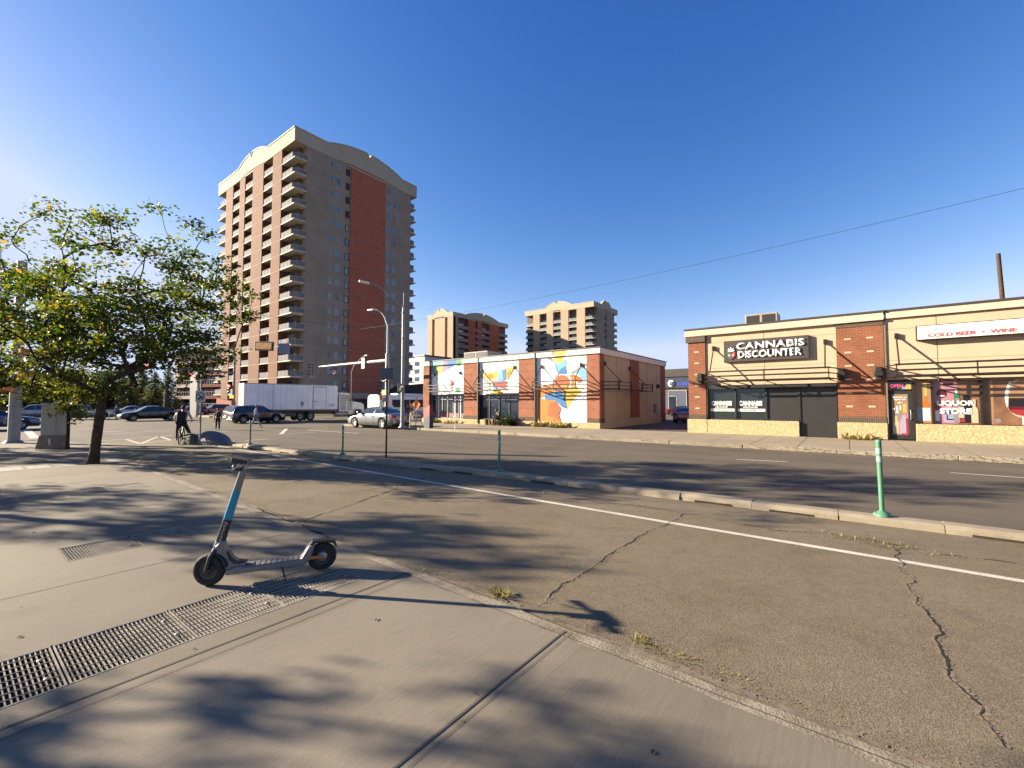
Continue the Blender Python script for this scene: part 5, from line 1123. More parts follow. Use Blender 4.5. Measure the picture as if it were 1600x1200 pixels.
# SW? steel pole on the near corner at the left
p = at(21, 692, SW); T = thing('traffic_signal_mast', 'thick steel signal pole at the left edge with orange signal housings', 'signal mast', p)
b = MB(); b.tube([(0, 0, 0), (0, 0, 8.0)], [.20, .16], 18); b.lathe([(.32, 0), (.30, .05), (.25, .1)], seg=18); b.build('pole', M['steel'], T)
b = MB(); b.obox(-_R*.32+_Z*.95, _R, _F0, _Z, .06, .09, .14); b.obox(-_R*.26+_Z*.95, _R, _F0, _Z, .1, .03, .03); b.build('push_button', M['steeld'], T)
b = MB()
for z in (1.6, 2.75, 3.1, 3.5): b.lathe([(.225, z), (.245, z+.005), (.245, z+.03), (.225, z+.035)], seg=18)
b.each('pole_band', M['steel'], T)
pr_ = p
def lift(px, py, dep): 
    q = place(px, dep); q.z = EYE+(630-py)/FPX*dep; return q
oh = R(200)
for (px_, py_) in ((50, 551), (48, 585)):
    q = lift(px_, py_, 19.0); head(T, q, R(30+180), 3, True, M['orange'], None, .29)
    q2 = q-p; b = MB(); b.tube([Vector((0, 0, q2.z)), q2], .035, 6); b.each('bracket', M['steel'], T)
q = lift(-2, 603, 18.6); f_ = -_F0; b = MB(); b.obox(q-p, _R, _F0, _Z, .36, .14, .24); o = b.build('pedestrian_signal', M['orange'], T, bevel=.02)
b = MB(); b.obox(q-p-_F0*.15, _R, _F0, _Z, .30, .01, .18); b.build('signal_face', mat('signal_face_pale', (.62, .30, .06), .5, vs=4), o)
b = MB(); b.obox(q-p+_Z*.26, _R, _F0, _Z, .40, .18, .02); b.build('hood', M['white'], o)
b = MB(); q2 = q-p; b.tube([Vector((0, 0, q2.z)), q2], .035, 6); b.each('bracket', M['steel'], T)
# span wire with hanging board and white panel
wr = mat('cable_dark', (.04, .04, .045), .6)
def wire(name, label, a, c, sag, r=.012):
    a, c = Vector(a), Vector(c); pts = [a.lerp(c, i/24)-_Z*sag*4*(i/24)*(1-i/24) for i in range(25)]
    b = MB(); b.tube(pts, r, 5); o = b.build(name, wr); return tag(o, label, 'cable')
wA = Vector((-29.3, 2.1, 7.0)); wB = Vector((-33.2, 25.2, 9.2))
wire('span_wire', 'thin span wire between the left signal pole and the corner mast', (-29.3, 2.1, 7.8), (-33.2, 25.0, 8.3), .35, .010)
q = lift(411, 540.5, 34.0)
bt = thing('overhead_sign', 'amber overhead message board with a dark frame hanging before the tallest tower', 'overhead sign', q, YAW-.25)
b = MB(); b.box(-.86, .86, -.07, .07, -.36, .36); b.build('frame', M['brown'], bt, bevel=.03)
b = MB(); b.box(-.74, .74, -.078, -.071, -.25, .25); b.build('sign_face', mat('amber_board', (1., .46, .06), .5, var=.35, vs=5), bt)
b = MB()
for x in (-.5, .2): b.tube([(x, 0, .36), (x, .0, .75)], .02, 6)
b.each('hanger', M['brown'], bt); bt.rotation_euler = (0, R(3), YAW-.25)
q = lift(442, 544, 35.0); bt = thing('overhead_sign', 'blank blue grey panel hanging right of the amber board', 'overhead sign', q, YAW-.2)
b = MB(); b.box(-.5, .5, -.03, .03, -.44, .40); b.build('sign_panel', mat('blank_panel', (.34, .38, .48), .5, var=.05), bt); b = MB(); b.tube([(-.3, 0, .4), (-.3, 0, .7)], .02, 6); b.tube([(.3, 0, .4), (.3, 0, .7)], .02, 6); b.each('hanger', M['brown'], bt)
wire('power_line', 'long thin wire crossing the sky above the shops', tuple(lift(1720, 262, 30)), tuple(lift(560, 514, 74)), .9, .016)
# grey pylon beyond the cyclist
q = place(304, 56, 0); t = thing('advertising_pillar', 'tall pale grey panel pillar beyond the cyclist, narrower at the bottom', 'pillar', q, YAW-.4)
b = MB(); b.prism([(-.55, 0), (.62, 0), (.75, 3.0), (.72, 5.7), (-.78, 5.8), (-.72, 3)], -.15, .15, 'xz'); b.build('panel', mat('pillar_grey', (.42, .40, .37), .6, var=.05), t, bevel=.02)
q = place(541, 62); t = signpost(q, 2.9, 'white regulatory sign standing behind the cab of the white truck', [(.62, 1.0, 2.6, 'white')], YAW)
b = MB(); b.box(-.14, .02, -.058, -.051, 2.42, 2.95); b.box(.08, .16, -.058, -.051, 2.6, 2.9); b.box(-.14, .2, -.058, -.051, 2.25, 2.33); b.build('sign_symbol', M['black'], t)
q = place(257, 74); signpost(q, 7.5, 'thin light pole in front of the spruce trees', [], 0, M['frame'], r=.07, name='light_pole', cat='pole')
q = place(563, 66); tl = thing('street_lamp', 'distant street lamp with a slanted arm in front of the red tower panel', 'street lamp', q)
b = MB(); b.tube([(-1.6, -.5, 0), (-1.6, -.5, 6.5), (-1.2, -.4, 7.4), (.2, 0, 8.6), (.9, .2, 8.9)], .055, 6); b.build('pole', M['steeld'], tl); b = MB(); b.box(.8, 1.5, 0, .3, 8.82, 8.97); b.build('lamp_head', M['frame'], tl)
# orange diamond warning sign
q = lift(651, 632, 31.5); t = thing('warning_sign', 'orange diamond roadwork sign beside the pink pillar', 'road sign', (q.x, q.y, FW), YAW-.62); zc = q.z-FW
b = MB(); b.prism([(0, zc-.42), (.40, zc), (0, zc+.42), (-.40, zc)], -.02, 0, 'xz'); b.build('sign_plate', M['dorange'], t)
b = MB(); b.prism([(-.06, zc+.42), (.06, zc+.42), (.06, zc+.55), (-.06, zc+.55)], -.02, 0, 'xz'); b.build('flag_clip', M['dorange'], t)
b = MB()
for s_ in (-1, 1): b.tube([(0, .02, zc-.3), (s_*.38, .25, 0)], .02, 6)
b.tube([(0, 0, zc+.3), (0, 0, .2)], .02, 6); b.build('stand', M['steeld'], t)
# transit pillar pink / navy
p = at(669.5, 669, FW); t = thing('transit_pillar', 'slant-topped pillar, crimson above and navy below, at the left end of the mural shop', 'pillar', p, R(-6))
b = MB(); b.prism([(-.31, .55), (.30, .85), (.30, 1.5), (-.31, 1.22)], -.15, .15, 'xz'); b.build('crimson_panel', mat('crimson', (.26, .012, .04), .45, vs=2), t)
b = MB(); b.prism([(-.31, 0), (.30, 0), (.30, .848), (-.31, .548)], -.15, .15, 'xz'); b.build('navy_panel', mat('navy', (.016, .028, .065), .45, vs=2), t)
def rack(p, w, label, rz=0):
    t = thing('bike_rack', label, 'bike rack', p, rz); b = MB(); b.tube([(-w/2, 0, 0), (-w/2, 0, .78), (-w/2+.06, 0, .85), (w/2-.06, 0, .85), (w/2, 0, .78), (w/2, 0, 0)], .028, 8); b.build('hoop', M['steel'], t)
    b = MB(); b.lathe([(.07, 0), (.07, .012), (0, .014)], (-w/2, 0, 0), seg=10); b.lathe([(.07, 0), (.07, .012), (0, .014)], (w/2, 0, 0), seg=10); b.build('foot_plate', M['steeld'], t)
p = at(652, 668.5, FW); rack(p, .95, 'steel bike rack hoop left of the crimson pillar', YAW)
# white twisted rack in front of mural shop
p = at(711, 671, FW); t = thing('bike_rack', 'slim white bike rack on the pavement before the left bay of the mural shop', 'bike rack', p, YAW)
b = MB(); b.tube([(.0, 0, 0), (.02, 0, .5), (-.1, 0, .75), (.0, 0, .95), (.14, 0, .8), (.05, 0, .55), (.16, 0, .1)], .02, 8); b.build('rail', M['white'], t)
# bench, person place, planters
p = at(778, 664, FW); t = thing('bench', 'concrete and wood bench under the middle window of the mural shop', 'bench', (-20.9, 25.0, FW), 0)
b = MB(); b.box(-.75, .95, -.22, .2, .40, .47); b.build('seat', M['brown'], t, bevel=.01)
for x in (-.65, .75): b = MB(); b.box(x-.1, x+.1, -.2, .18, 0, .40); b.build('leg', M['kerb'], t, bevel=.01)
t = thing('planter', 'low grey concrete planter right of the bench', 'planter', (-19.5, 24.95, FW)); b = MB(); b.prism([(-.35, 0), (.35, 0), (.42, .55), (-.42, .55)], -.25, .25, 'xz'); b.build('tub', M['kerb'], t, bevel=.02)
# controller cabinet
p = at(84, 700, SW); t = thing('utility_cabinet', 'pale beige traffic cabinet on a tapered concrete base with black graffiti', 'cabinet', p, YAW+R(2))
b = MB(); b.add([(-.36, -.36, 0), (.34, -.36, 0), (.34, .28, 0), (-.36, .28, 0), (-.30, -.28, .50), (.32, -.28, .50), (.32, .24, .50), (-.30, .24, .50)], [(0, 3, 2, 1), (4, 5, 6, 7), (0, 1, 5, 4), (1, 2, 6, 5), (2, 3, 7, 6), (3, 0, 4, 7)]); b.build('base', mat('cabinet_base', (.36, .27, .19), .9, var=.2, vs=5, bump=.4, bs=20), t, bevel=.02)
b = MB(); b.box(-.28, .31, -.25, .22, .50, 1.62); b.build('cabinet_body', mat('cabinet_beige', (.62, .57, .45), .55, var=.06, vs=3), t, bevel=.015)
b = MB(); b.box(-.31, .34, -.28, .25, 1.62, 1.74); b.build('lid', mat('cabinet_lid', (.66, .60, .48), .55, var=.06, vs=3), t, bevel=.04)
b = MB(); b.box(-.25, .28, -.262, -.252, .56, 1.56); d_ = b.build('door', D.materials['cabinet_beige'], t, bevel=.004)
b = MB(); b.box(-.30, -.28, -.1, .0, 1.15, 1.35); b.build('lock', M['steeld'], d_)
b = MB(); b.tube([(-.06, -.268, 1.30), (.02, -.268, 1.36), (.0, -.268, 1.22), (.08, -.268, 1.34), (.09, -.268, 1.2), (.16, -.268, 1.30)], .012, 5); b.tube([(.0, -.268, 1.15), (.1, -.268, 1.17)], .01, 5); b.build('graffiti', M['black'], d_)
b = MB(); b.box(.12, .14, -.345, -.32, .12, .38); b.box(.17, .19, -.345, -.32, .12, .38); b.build('base_marks', M['white'], t)
# things on the pavement lamp: distant "people" and cones come with the figures
# ================================================================== VEHICLES  (local: +x forward, z up, origin on the road)
def interp(t, P):
    for (a, c), (d, e) in zip(P, P[1:]):
        if a <= t <= d: return c+(e-c)*(t-a)/max(d-a, 1e-6)
    return P[0][1] if t < P[0][0] else P[-1][1]
PROF = {
 'sedan': dict(L=4.75, W=1.82, belt=[(0, .80), (.02, .95), (.15, 1.0), (.3, .97), (.66, .93), (.8, .86), (.93, .76), (.985, .62), (1, .52)], roof=[(.10, 0), (.13, 1.0), (.27, 1.30), (.38, 1.43), (.5, 1.45), (.58, 1.40), (.74, .93), (.76, 0)], wx=(.19, .80), wr=.33, pil=(.375, .545)),
 'suv': dict(L=4.6, W=1.86, belt=[(0, .75), (.01, 1.0), (.3, 1.03), (.68, 1.02), (.82, .98), (.94, .90), (.985, .72), (1, .55)], roof=[(.0, 0), (.012, 1.0), (.05, 1.50), (.15, 1.62), (.45, 1.66), (.58, 1.60), (.735, 1.03), (.75, 0)], wx=(.18, .80), wr=.36, pil=(.25, .47)),
 'pickup': dict(L=5.5, W=1.9, belt=[(0, .7), (.01, 1.05), (.40, 1.06), (.7, 1.05), (.8, 1.02), (.94, .95), (.985, .75), (1, .55)], roof=[(.36, 0), (.375, 1.06), (.40, 1.62), (.46, 1.72), (.58, 1.72), (.64, 1.62), (.74, 1.06), (.76, 0)], wx=(.2, .82), wr=.38, pil=(.46, .56))}
def car(kind, name, label, loc, rz, paint, s=.97, glass=None, group=None, hs=1., rimm=None):
    P = PROF[kind]; t = thing(name, label, 'car' if kind != 'pickup' else 'pickup truck', loc, rz, group)
    L, Wd = P['L'], P['W']/2; t.scale = (s, s, s*hs)
    XS = set(i/44 for i in range(45))
    for w in P['wx']:
        for k in range(-6, 7): XS.add(w+k*.075/L*1.0)
    XS |= {.004, .012, .996, *P['pil']}; XS = sorted(x for x in XS if 0 <= x <= 1)
    XS = [x for i, x in enumerate(XS) if i == 0 or x-XS[i-1] > .0025]
    sec = []
    for x in XS:
        zb = interp(x, P['belt']); zr = interp(x, P['roof']) if P['roof'][0][0] <= x <= P['roof'][-1][0] else 0
        e_ = min(x, 1-x)*L; w = Wd*(1-.16*math.exp(-e_/.22)*1.0); sill = .22+.10*math.exp(-e_/.15)
        for wx in P['wx']:
            d = (x-wx)*L; rr = P['wr']+.06
            if abs(d) < rr: sill = max(sill, P['wr']+math.sqrt(rr*rr-d*d))
        gh = zr > zb+.02; zr = max(zr, zb)
        f = min(1, (zr-zb)/.45) if gh else 0
        if gh: up = [(w*.955, zb+.012), (w*(.955-.19*f), zr-.075*f), (w*(.955-.30*f), zr-.018*f), (w*.35, zr+.012), (0, zr+.02)]
        else: up = [(w*.90, zb+.012), (w*.78, zb+.025), (w*.62, zb+.032), (w*.32, zb+.04), (0, zb+.045)]
        m = sill+(zb-sill)*.45
        S_ = [(w*.93, sill), (w*.985, sill+.03), (w, min(m, zb-.05)), (w*.985, zb-.12 if zb-.12 > m else (m+zb)/2), (w*.965, zb-.015)]+up
        sec.append([(x*L-L/2, y, z) for y, z in S_]+[(x*L-L/2, -y, z) for y, z in reversed(S_[:-1])])
    n = len(sec[0]); body = MB(); side = MB(); ws = MB(); rw = MB(); V = [v for q in sec for v in q]
    r0, r1 = P['roof'][1][0], P['roof'][-2][0]; mx_ = max(z for _, z in P['roof'])
    nose = [x for x, z in P['roof'] if z > .9*mx_]; f0, f1 = nose[0], nose[-1]
    B_, Sg, Wg, Rg = [], [], [], []
    for i in range(len(XS)-1):
        xm = (XS[i]+XS[i+1])/2
        for j in range(n-1):
            q = (i*n+j, (i+1)*n+j, (i+1)*n+j+1, i*n+j+1); jj = min(j, n-2-j)
            if r0 < xm < r1:
                if jj == 5 and r0+.035 < xm < r1-.045 and not any(abs(xm-p) < .011 for p in P['pil']) and interp(xm, P['roof']) > interp(xm, P['belt'])+.12: Sg.append(q); continue
                if jj >= 7 and xm > f1+.004: Wg.append(q); continue
                if jj >= 7 and xm < f0-.002 and (kind != 'suv' or xm > .008): Rg.append(q); continue
            B_.append(q)
    caps = [tuple(range(n))[::-1], tuple((len(XS)-1)*n+k for k in range(n))]
    def mk(fs, nm, m, par=t, sm=True):
        used = sorted({k for f in fs for k in f}); mp = {k: a for a, k in enumerate(used)}; b = MB(); b.add([V[k] for k in used], [tuple(mp[k] for k in f) for f in fs], 0, sm); return b.build(nm, m, par)
    bo = mk(B_+caps, 'body', paint)
    gl = glass or M['glass']
    if Sg:
        for hs_ in (1, -1):
            F_ = [f for f in Sg if V[f[0]][1]*hs_ > 0]
            for lo, hi in ((-9, P['pil'][0]), (P['pil'][0], P['pil'][1]), (P['pil'][1], 9)):
                G_ = [f for f in F_ if lo < (V[f[0]][0]+V[f[1]][0])/2/L+.5 < hi]
                if G_: mk(G_, 'side_window', gl)
    if Wg: mk(Wg, 'windshield', gl)
    if Rg: mk(Rg, 'rear_window', gl)
    b = MB(); b.box(-L/2+.12, L/2-.12, -Wd*.82, Wd*.82, .2, .62); b.build('underbody', M['blackp'], t)
    for wx in P['wx']:
        for s_ in (-1, 1):
            x = wx*L-L/2; r = P['wr']; b = MB(); w = .11
            b.lathe([(r*.6, -w), (r*.9, -w), (r, -w*.6), (r, w*.6), (r*.9, w), (r*.6, w)], (x, s_*(Wd-.115), r), 'y', 24); o = b.build('wheel', M['rubber'], t)
            b = MB(); yf = s_*(Wd-.02)
            b.lathe([(r*.64, -s_*.06), (r*.62, 0), (r*.56, -s_*.03), (0, -s_*.055)], (x, yf, r), 'y', 20)
            for k in range(5):
                a = R(72*k+10); c_, d_ = math.cos(a), math.sin(a); b.obox((x+c_*r*.32, yf-s_*.02, r+d_*r*.32), Vector((c_, 0, d_)), Vector((0, 1, 0)), Vector((-d_, 0, c_)), r*.30, .015, r*.075)
            b.build('rim', rimm or M['rim'], o)
    zb1 = interp(.96, P['belt']); zb0 = interp(.02, P['belt'])
    for s_ in (-1, 1):
        b = MB(); b.box(L/2-.30, L/2-.035, s_*Wd*.60, s_*Wd*.885, zb1-.19, zb1-.06); b.build('headlight', mat('headlamp_glass', (.5, .52, .54), .1, spec=.9, var=.1), t, bevel=.03)
        b = MB(); b.box(-L/2-.012, -L/2+.22, s_*Wd*.50, s_*Wd*.90, zb0-.22, zb0-.06); b.build('taillight', mat('taillamp_red', (.42, .015, .012), .15, spec=.8), t, bevel=.02)
        b = MB(); xm_ = (P['roof'][-2][0]-.055)*L-L/2; zz = interp(P['roof'][-2][0]-.05, P['belt'])+.1; b.box(xm_-.08, xm_+.08, s_*(Wd+.02), s_*(Wd+.20), zz-.02, zz+.12); b.box(xm_-.03, xm_+.03, s_*(Wd-.1), s_*(Wd+.05), zz-.02, zz+.02); b.build('mirror', paint, t, bevel=.03)
        for xx in (.40, .60): 
            if xx < P['roof'][0][0]: continue
            b = MB(); b.box(xx*L-L/2-.09, xx*L-L/2+.09, s_*(Wd*.97), s_*(Wd*.985+.02), .82, .85); b.build('door_handle', paint, t)
        b = MB()
        for xx in (P['pil'][0], P['pil'][1], P['pil'][1]+.19): b.box(xx*L-L/2-.006, xx*L-L/2+.006, s_*(Wd*.90), s_*(Wd+.001), .32, .88)
        b.build('door_gap', M['blackp'], t)
    b = MB(); b.box(-L/2-.02, -L/2+.05, -.26, .26, .50 if kind != 'sedan' else .58, .62 if kind != 'sedan' else .70); b.build('license_plate', M['white'], t)
    b = MB(); b.box(L/2-.10, L/2+.004, -Wd*.45, Wd*.45, .42, zb1-.16); b.build('grille', M['blackp'], t, bevel=.02)
    b = MB(); b.box(-L/2-.015, -L/2+.1, -Wd*.7, Wd*.7, .26, .40); b.build('rear_bumper_trim', M['blackp'], t, bevel=.02)
    return t
def paint(nm, c, metal=.35, rough=.28): return mat('paint_'+nm, c, rough, metal=metal, var=.03, vs=2, coat=.7, spec=.6)
pa = {'silver': paint('silver', (.27, .275, .28), .6, .28), 'black': paint('black', (.012, .014, .018)), 'dkblue': paint('dark_blue', (.012, .016, .03)), 'blue': paint('blue', (.05, .09, .18), .4), 'grey': paint('grey', (.24, .25, .30), .4), 'red': paint('red', (.26, .02, .02), .3), 'pink': paint('faded_red', (.42, .22, .22), .2), 'maroon': paint('maroon', (.16, .015, .02), .3)}
# silver sedan seen from behind, heading -X
p0, p1 = at(517, 670.5), at(601, 671)
car('sedan', 'sedan_car', 'silver sedan with red tail lights turning at the corner under the street lamps', (-29.6, 19.6, 0) if 0 else (at(577, 669).x, at(577, 669).y+.75, 0), R(180+3), pa['silver'], 1.03, rimm=M['white'])
car('suv', 'suv_car', 'black SUV in front of the white truck box, headlight to the right', (-42.0, 17.35, 0), R(90), pa['dkblue'], .95)
car('suv', 'suv_car', 'dark SUV half hidden behind the black SUV at the rear of the white truck', (-49.4, 19.6, 0), R(90), pa['black'], .93)
car('sedan', 'sedan_car', 'black sedan crossing on the far side behind the cyclist, nose to the left', (-55.8, 13.0, 0), R(-90), pa['black'], 1.02)
car('sedan', 'sedan_car', 'blue sedan behind the thick steel signal pole', (-44.6, 2.0, 0), R(90), pa['blue'], 1.0)
q = place(130, 47.5); car('pickup', 'pickup_truck', 'grey pickup partly hidden behind the small tree and the trunk', (q.x, q.y, 0), R(-88), pa['grey'], .92)
q = place(52, 52); car('suv', 'suv_car', 'dark grey SUV beyond the blue sedan near the left edge', (q.x, q.y, 0), R(-90), pa['grey'], .95)
q = place(337, 66); car('suv', 'suv_car', 'red SUV seen between the round symbol sign and the pedestrian in black', (q.x, q.y, 0), R(-90), pa['red'], .98)
q = place(298, 62); car('suv', 'suv_car', 'maroon car right behind the cyclist', (q.x, q.y, 0), R(-90), pa['maroon'], .85)
q = place(357, 76); car('sedan', 'sedan_car', 'farther red car at the foot of the tallest tower left of the truck', (q.x, q.y, 0), R(-80), pa['red'], 1)
q = at(1044, 664, .12); car('sedan', 'sedan_car', 'pinkish red car parked in the alley beside the mural shop wall', (-10.9, 39.2, .12), R(92), pa['pink'], .9)
q = place(1068, 56); car('sedan', 'sedan_car', 'dark red car parked deep in the alley near the brick pier', (q.x, q.y, .12), R(15), pa['maroon'], .9)
q = place(205, 60); car('sedan', 'sedan_car', 'pale car roof showing over the black sedan', (q.x, q.y, 0), R(-90), pa['grey'], .95)
# white box truck heading +Y
tw = mat('truck_white', (.88, .86, .90), .45, var=.09, vs=.9); cw = mat('cab_white', (.70, .69, .67), .35, var=.03, coat=.4)
T = thing('box_truck', 'long white box truck with a conventional cab crossing the junction', 'truck', (-44.9, 17.15, 0), R(79)); HW = 1.22; T.scale = (.80, 1, 1)
b = MB(); b.box(0, 10.6, -HW, HW, 1.10, 3.60); bx = b.build('cargo_box', tw, T, bevel=.03)
b = MB()
b.box(-.015, 10.61, -HW-.012, HW+.012, 1.08, 1.17); b.box(-.015, 10.61, -HW-.012, HW+.012, 3.53, 3.61)
for x in (.03, 3.0, 10.55): b.box(x-.03, x+.03, -HW-.012, HW+.012, 1.1, 3.6)

for k in range(1, 17): x = .1+k*.62; b.box(x-.008, x+.008, -HW-.006, HW+.006, 1.2, 3.5)
b.build('box_trim', mat('truck_trim', (.52, .51, .52), .5), bx)
b = MB(); b.box(7.55, 9.1, -HW-.02, -HW, 1.25, 3.35); dr = b.build('side_door', tw, bx)
b = MB()
for q in ((7.5, 7.56, 1.2, 3.4), (9.09, 9.13, 1.2, 3.4), (7.5, 9.13, 3.35, 3.40)): b.box(q[0], q[1], -HW-.035, -HW, q[2], q[3])
b.box(7.6, 7.9, -HW-.06, -HW-.02, 1.9, 1.95); b.build('door_frame', mat('truck_seam', (.16, .15, .17), .6), dr)
b = MB(); b.poly([(6.0, -HW-.004, 1.75), (6.25, -HW-.004, 1.95), (6.5, -HW-.004, 1.75), (6.25, -HW-.004, 1.35)]); b.build('faded_logo', flat('faded_logo', (.36, .35, .38)), bx)
b = MB(); b.box(9.5, 10.2, -HW-.004, -HW, 1.55, 1.62); b.box(9.5, 10.0, -HW-.004, -HW, 1.42, 1.48); b.build('small_print', flat('faded_print', (.42, .40, .44)), bx)
b = MB(); b.box(.1, 13.5, -.45, .45, .62, 1.0); b.box(.1, 10.5, -1.1, 1.1, .95, 1.1); b.box(3.0, 5.6, -1.15, -.6, .45, .85); b.box(10.3, 12.0, -1.2, -.55, .35, .85); b.build('chassis', M['blackp'], T)
b = MB(); b.lathe([(.0, -.8), (.28, -.78), (.30, -.7), (.30, .7), (.28, .78), (0, .8)], (11.1, -.95, .62), 'x', 16); b.build('fuel_tank', M['steel'], T)
cab = [(10.85, .75), (10.85, 2.72), (11.1, 2.85), (11.9, 2.86), (12.25, 2.75), (12.62, 1.98), (13.9, 1.80), (14.2, 1.62), (14.28, .62), (13.95, .55), (13.9, .9), (13.6, 1.12), (13.1, 1.12), (12.8, .9), (12.72, .55), (12.0, .55), (11.9, .75)]
b = MB(); b.prism(cab, -1.0, 1.0, 'xz'); cb = b.build('cab', cw, T, bevel=.06)
b = MB(); b.prism([(11.75, 1.95), (11.8, 2.62), (12.2, 2.62), (12.48, 1.98)], -1.015, -1.0, 'xz'); b.prism([(11.75, 1.95), (11.8, 2.62), (12.2, 2.62), (12.48, 1.98)], 1.0, 1.015, 'xz'); b.build('side_windows', M['glass'], cb)
b = MB(); b.add([(12.27, -.88, 2.70), (12.63, -.9, 2.02), (12.63, .9, 2.02), (12.27, .88, 2.70)], [(0, 1, 2, 3)]); b.build('windshield', M['glass'], cb)
b = MB(); b.prism([(12.72, .6), (12.72, .98), (12.95, 1.22), (13.35, 1.3), (13.75, 1.22), (14.0, .98), (14.05, .6), (13.95, .6), (13.9, .92), (13.7, 1.12), (13.0, 1.12), (12.82, .92), (12.8, .6)], -1.18, -.98, 'xz'); b.build('fender', cw, cb, bevel=.02)
b = MB(); b.box(14.2, 14.3, -.95, .95, .45, .75); b.build('bumper', M['steel'], cb, bevel=.03)
b = MB(); b.box(14.1, 14.26, -1.0, -.7, 1.1, 1.3); b.build('headlight', D.materials['headlamp_glass'], cb)
b = MB(); b.box(12.5, 12.6, -1.5, -1.3, 1.9, 2.5); b.box(12.5, 12.56, -1.4, -.95, 2.4, 2.45); b.build('mirror', M['blackp'], cb)
b = MB(); b.box(11.0, 11.75, -1.02, -1.0, 1.0, 2.65); b.box(11.95, 12.6, -1.008, -.99, 1.0, 1.9); b.build('cab_side_panel', mat('cab_shadow_gap', (.55, .54, .52), .4), cb)  # grey panels set on the side of the white cab
for x, r in ((13.4, .50), (7.3, .48), (6.1, .48), (1.9, .48), (3.15, .48)):
    for s_ in (-1, 1):
        if x < 12 and s_ == 1: pass
        b = MB(); b.lathe([(r*.55, -.14), (r*.92, -.14), (r, -.09), (r, .09), (r*.92, .14), (r*.55, .14)], (x, s_*1.02, r), 'y', 22); o = b.build('wheel', M['rubber'], T)
        b = MB(); b.lathe([(r*.6, s_*.13), (r*.56, s_*.05), (r*.3, s_*.06), (r*.26, s_*.15), (0, s_*.16)], (x, s_*1.02, r), 'y', 16); b.build('rim', M['rim'], o)
# city bus
T = thing('city_bus', 'white city bus with dark windows standing behind the corner street lamp', 'bus', (-45.15, 31.7, 0), R(90)); HW = 1.2; wb = mat('bus_white', (.70, .68, .64), .35, var=.03, coat=.4)
b = MB(); prof = [(-HW, .35), (-HW, 2.35), (-HW+.12, 2.62), (-HW+.45, 2.75), (HW-.45, 2.75), (HW-.12, 2.62), (HW, 2.35), (HW, .35)]; b.prism(prof, 0, 11.5, 'yz'); bo = b.build('body', wb, T, bevel=.06)
b = MB(); b.box(3, 7, -.7, .7, 2.76, 2.98); b.box(8.2, 10, -.6, .6, 2.76, 2.92); b.build('roof_unit', wb, T, bevel=.05)
for s_ in (-1, 1):
    for i in range(7):
        x = 1.8+i*1.35; b = MB(); b.prism([(x, 1.25), (x+1.3, 1.25), (x+1.3, 2.2), (x, 2.2)] if i else [(x+.35, 1.25), (x+1.3, 1.25), (x+1.3, 2.2), (x, 2.2), (x, 1.6)], s_*HW-.01, s_*(HW+.015), 'xz'); b.build('window', M['glass'], T)
b = MB(); b.box(-.01, .02, -.95, .95, 1.5, 2.2); b.build('rear_grille', wb, T, bevel=.01)
b = MB(); b.box(.35, .9, -HW-.015, -HW, 1.9, 2.35); b.build('rear_side_vent', M['steeld'], T)
b = MB(); b.box(0, 11.5, -HW-.02, HW+.02, .35, .75); b.build('skirt', mat('bus_skirt', (.35, .35, .38), .5), T)
for x in (2.6, 8.6):
    for s_ in (-1, 1): b = MB(); b.lathe([(.0, -.13), (.42, -.13), (.46, 0), (.42, .13), (0, .13)], (x, s_*(HW-.1), .46), 'y', 20); b.build('wheel', M['rubber'], T)
# ================================================================== PEOPLE
def skin_mesh(chains, name, m, parent, lv=1):
    """chains: list of [(point, radius)...]; all joined where points coincide; grown with a Skin modifier"""
    vs, es, rs, key = [], [], [], {}
    for ch in chains:
        prev = None
        for p, r in ch:
            k = tuple(round(c, 4) for c in p)
            if k not in key: key[k] = len(vs); vs.append(p); rs.append(r)
            i = key[k]
            if prev is not None and prev != i: es.append((prev, i))
            prev = i
    me = D.meshes.new(name); me.from_pydata([tuple(v) for v in vs], es, []); o = D.objects.new(name, me); S.collection.objects.link(o)
    sk = o.modifiers.new('skin', 'SKIN'); sk.use_smooth_shade = True
    for i, v in enumerate(me.skin_vertices[0].data): r = rs[i]; v.radius = r if isinstance(r, tuple) else (r, r); v.use_root = (i == 0)
    if lv: su = o.modifiers.new('sub', 'SUBSURF'); su.levels = lv; su.render_levels = lv
    dg = bpy.context.evaluated_depsgraph_get(); dg.update(); nm = D.meshes.new_from_object(o.evaluated_get(dg)); D.objects.remove(o); D.meshes.remove(me)
    nm.materials.clear(); nm.materials.append(m)
    for f in nm.polygons: f.use_smooth = True
    o = D.objects.new(name, nm); S.collection.objects.link(o); o.parent = parent; return o
skin_m = mat('skin_tone', (.36, .19, .12), .55, var=.05, spec=.3); hair_m = mat('dark_hair', (.025, .018, .012), .7)
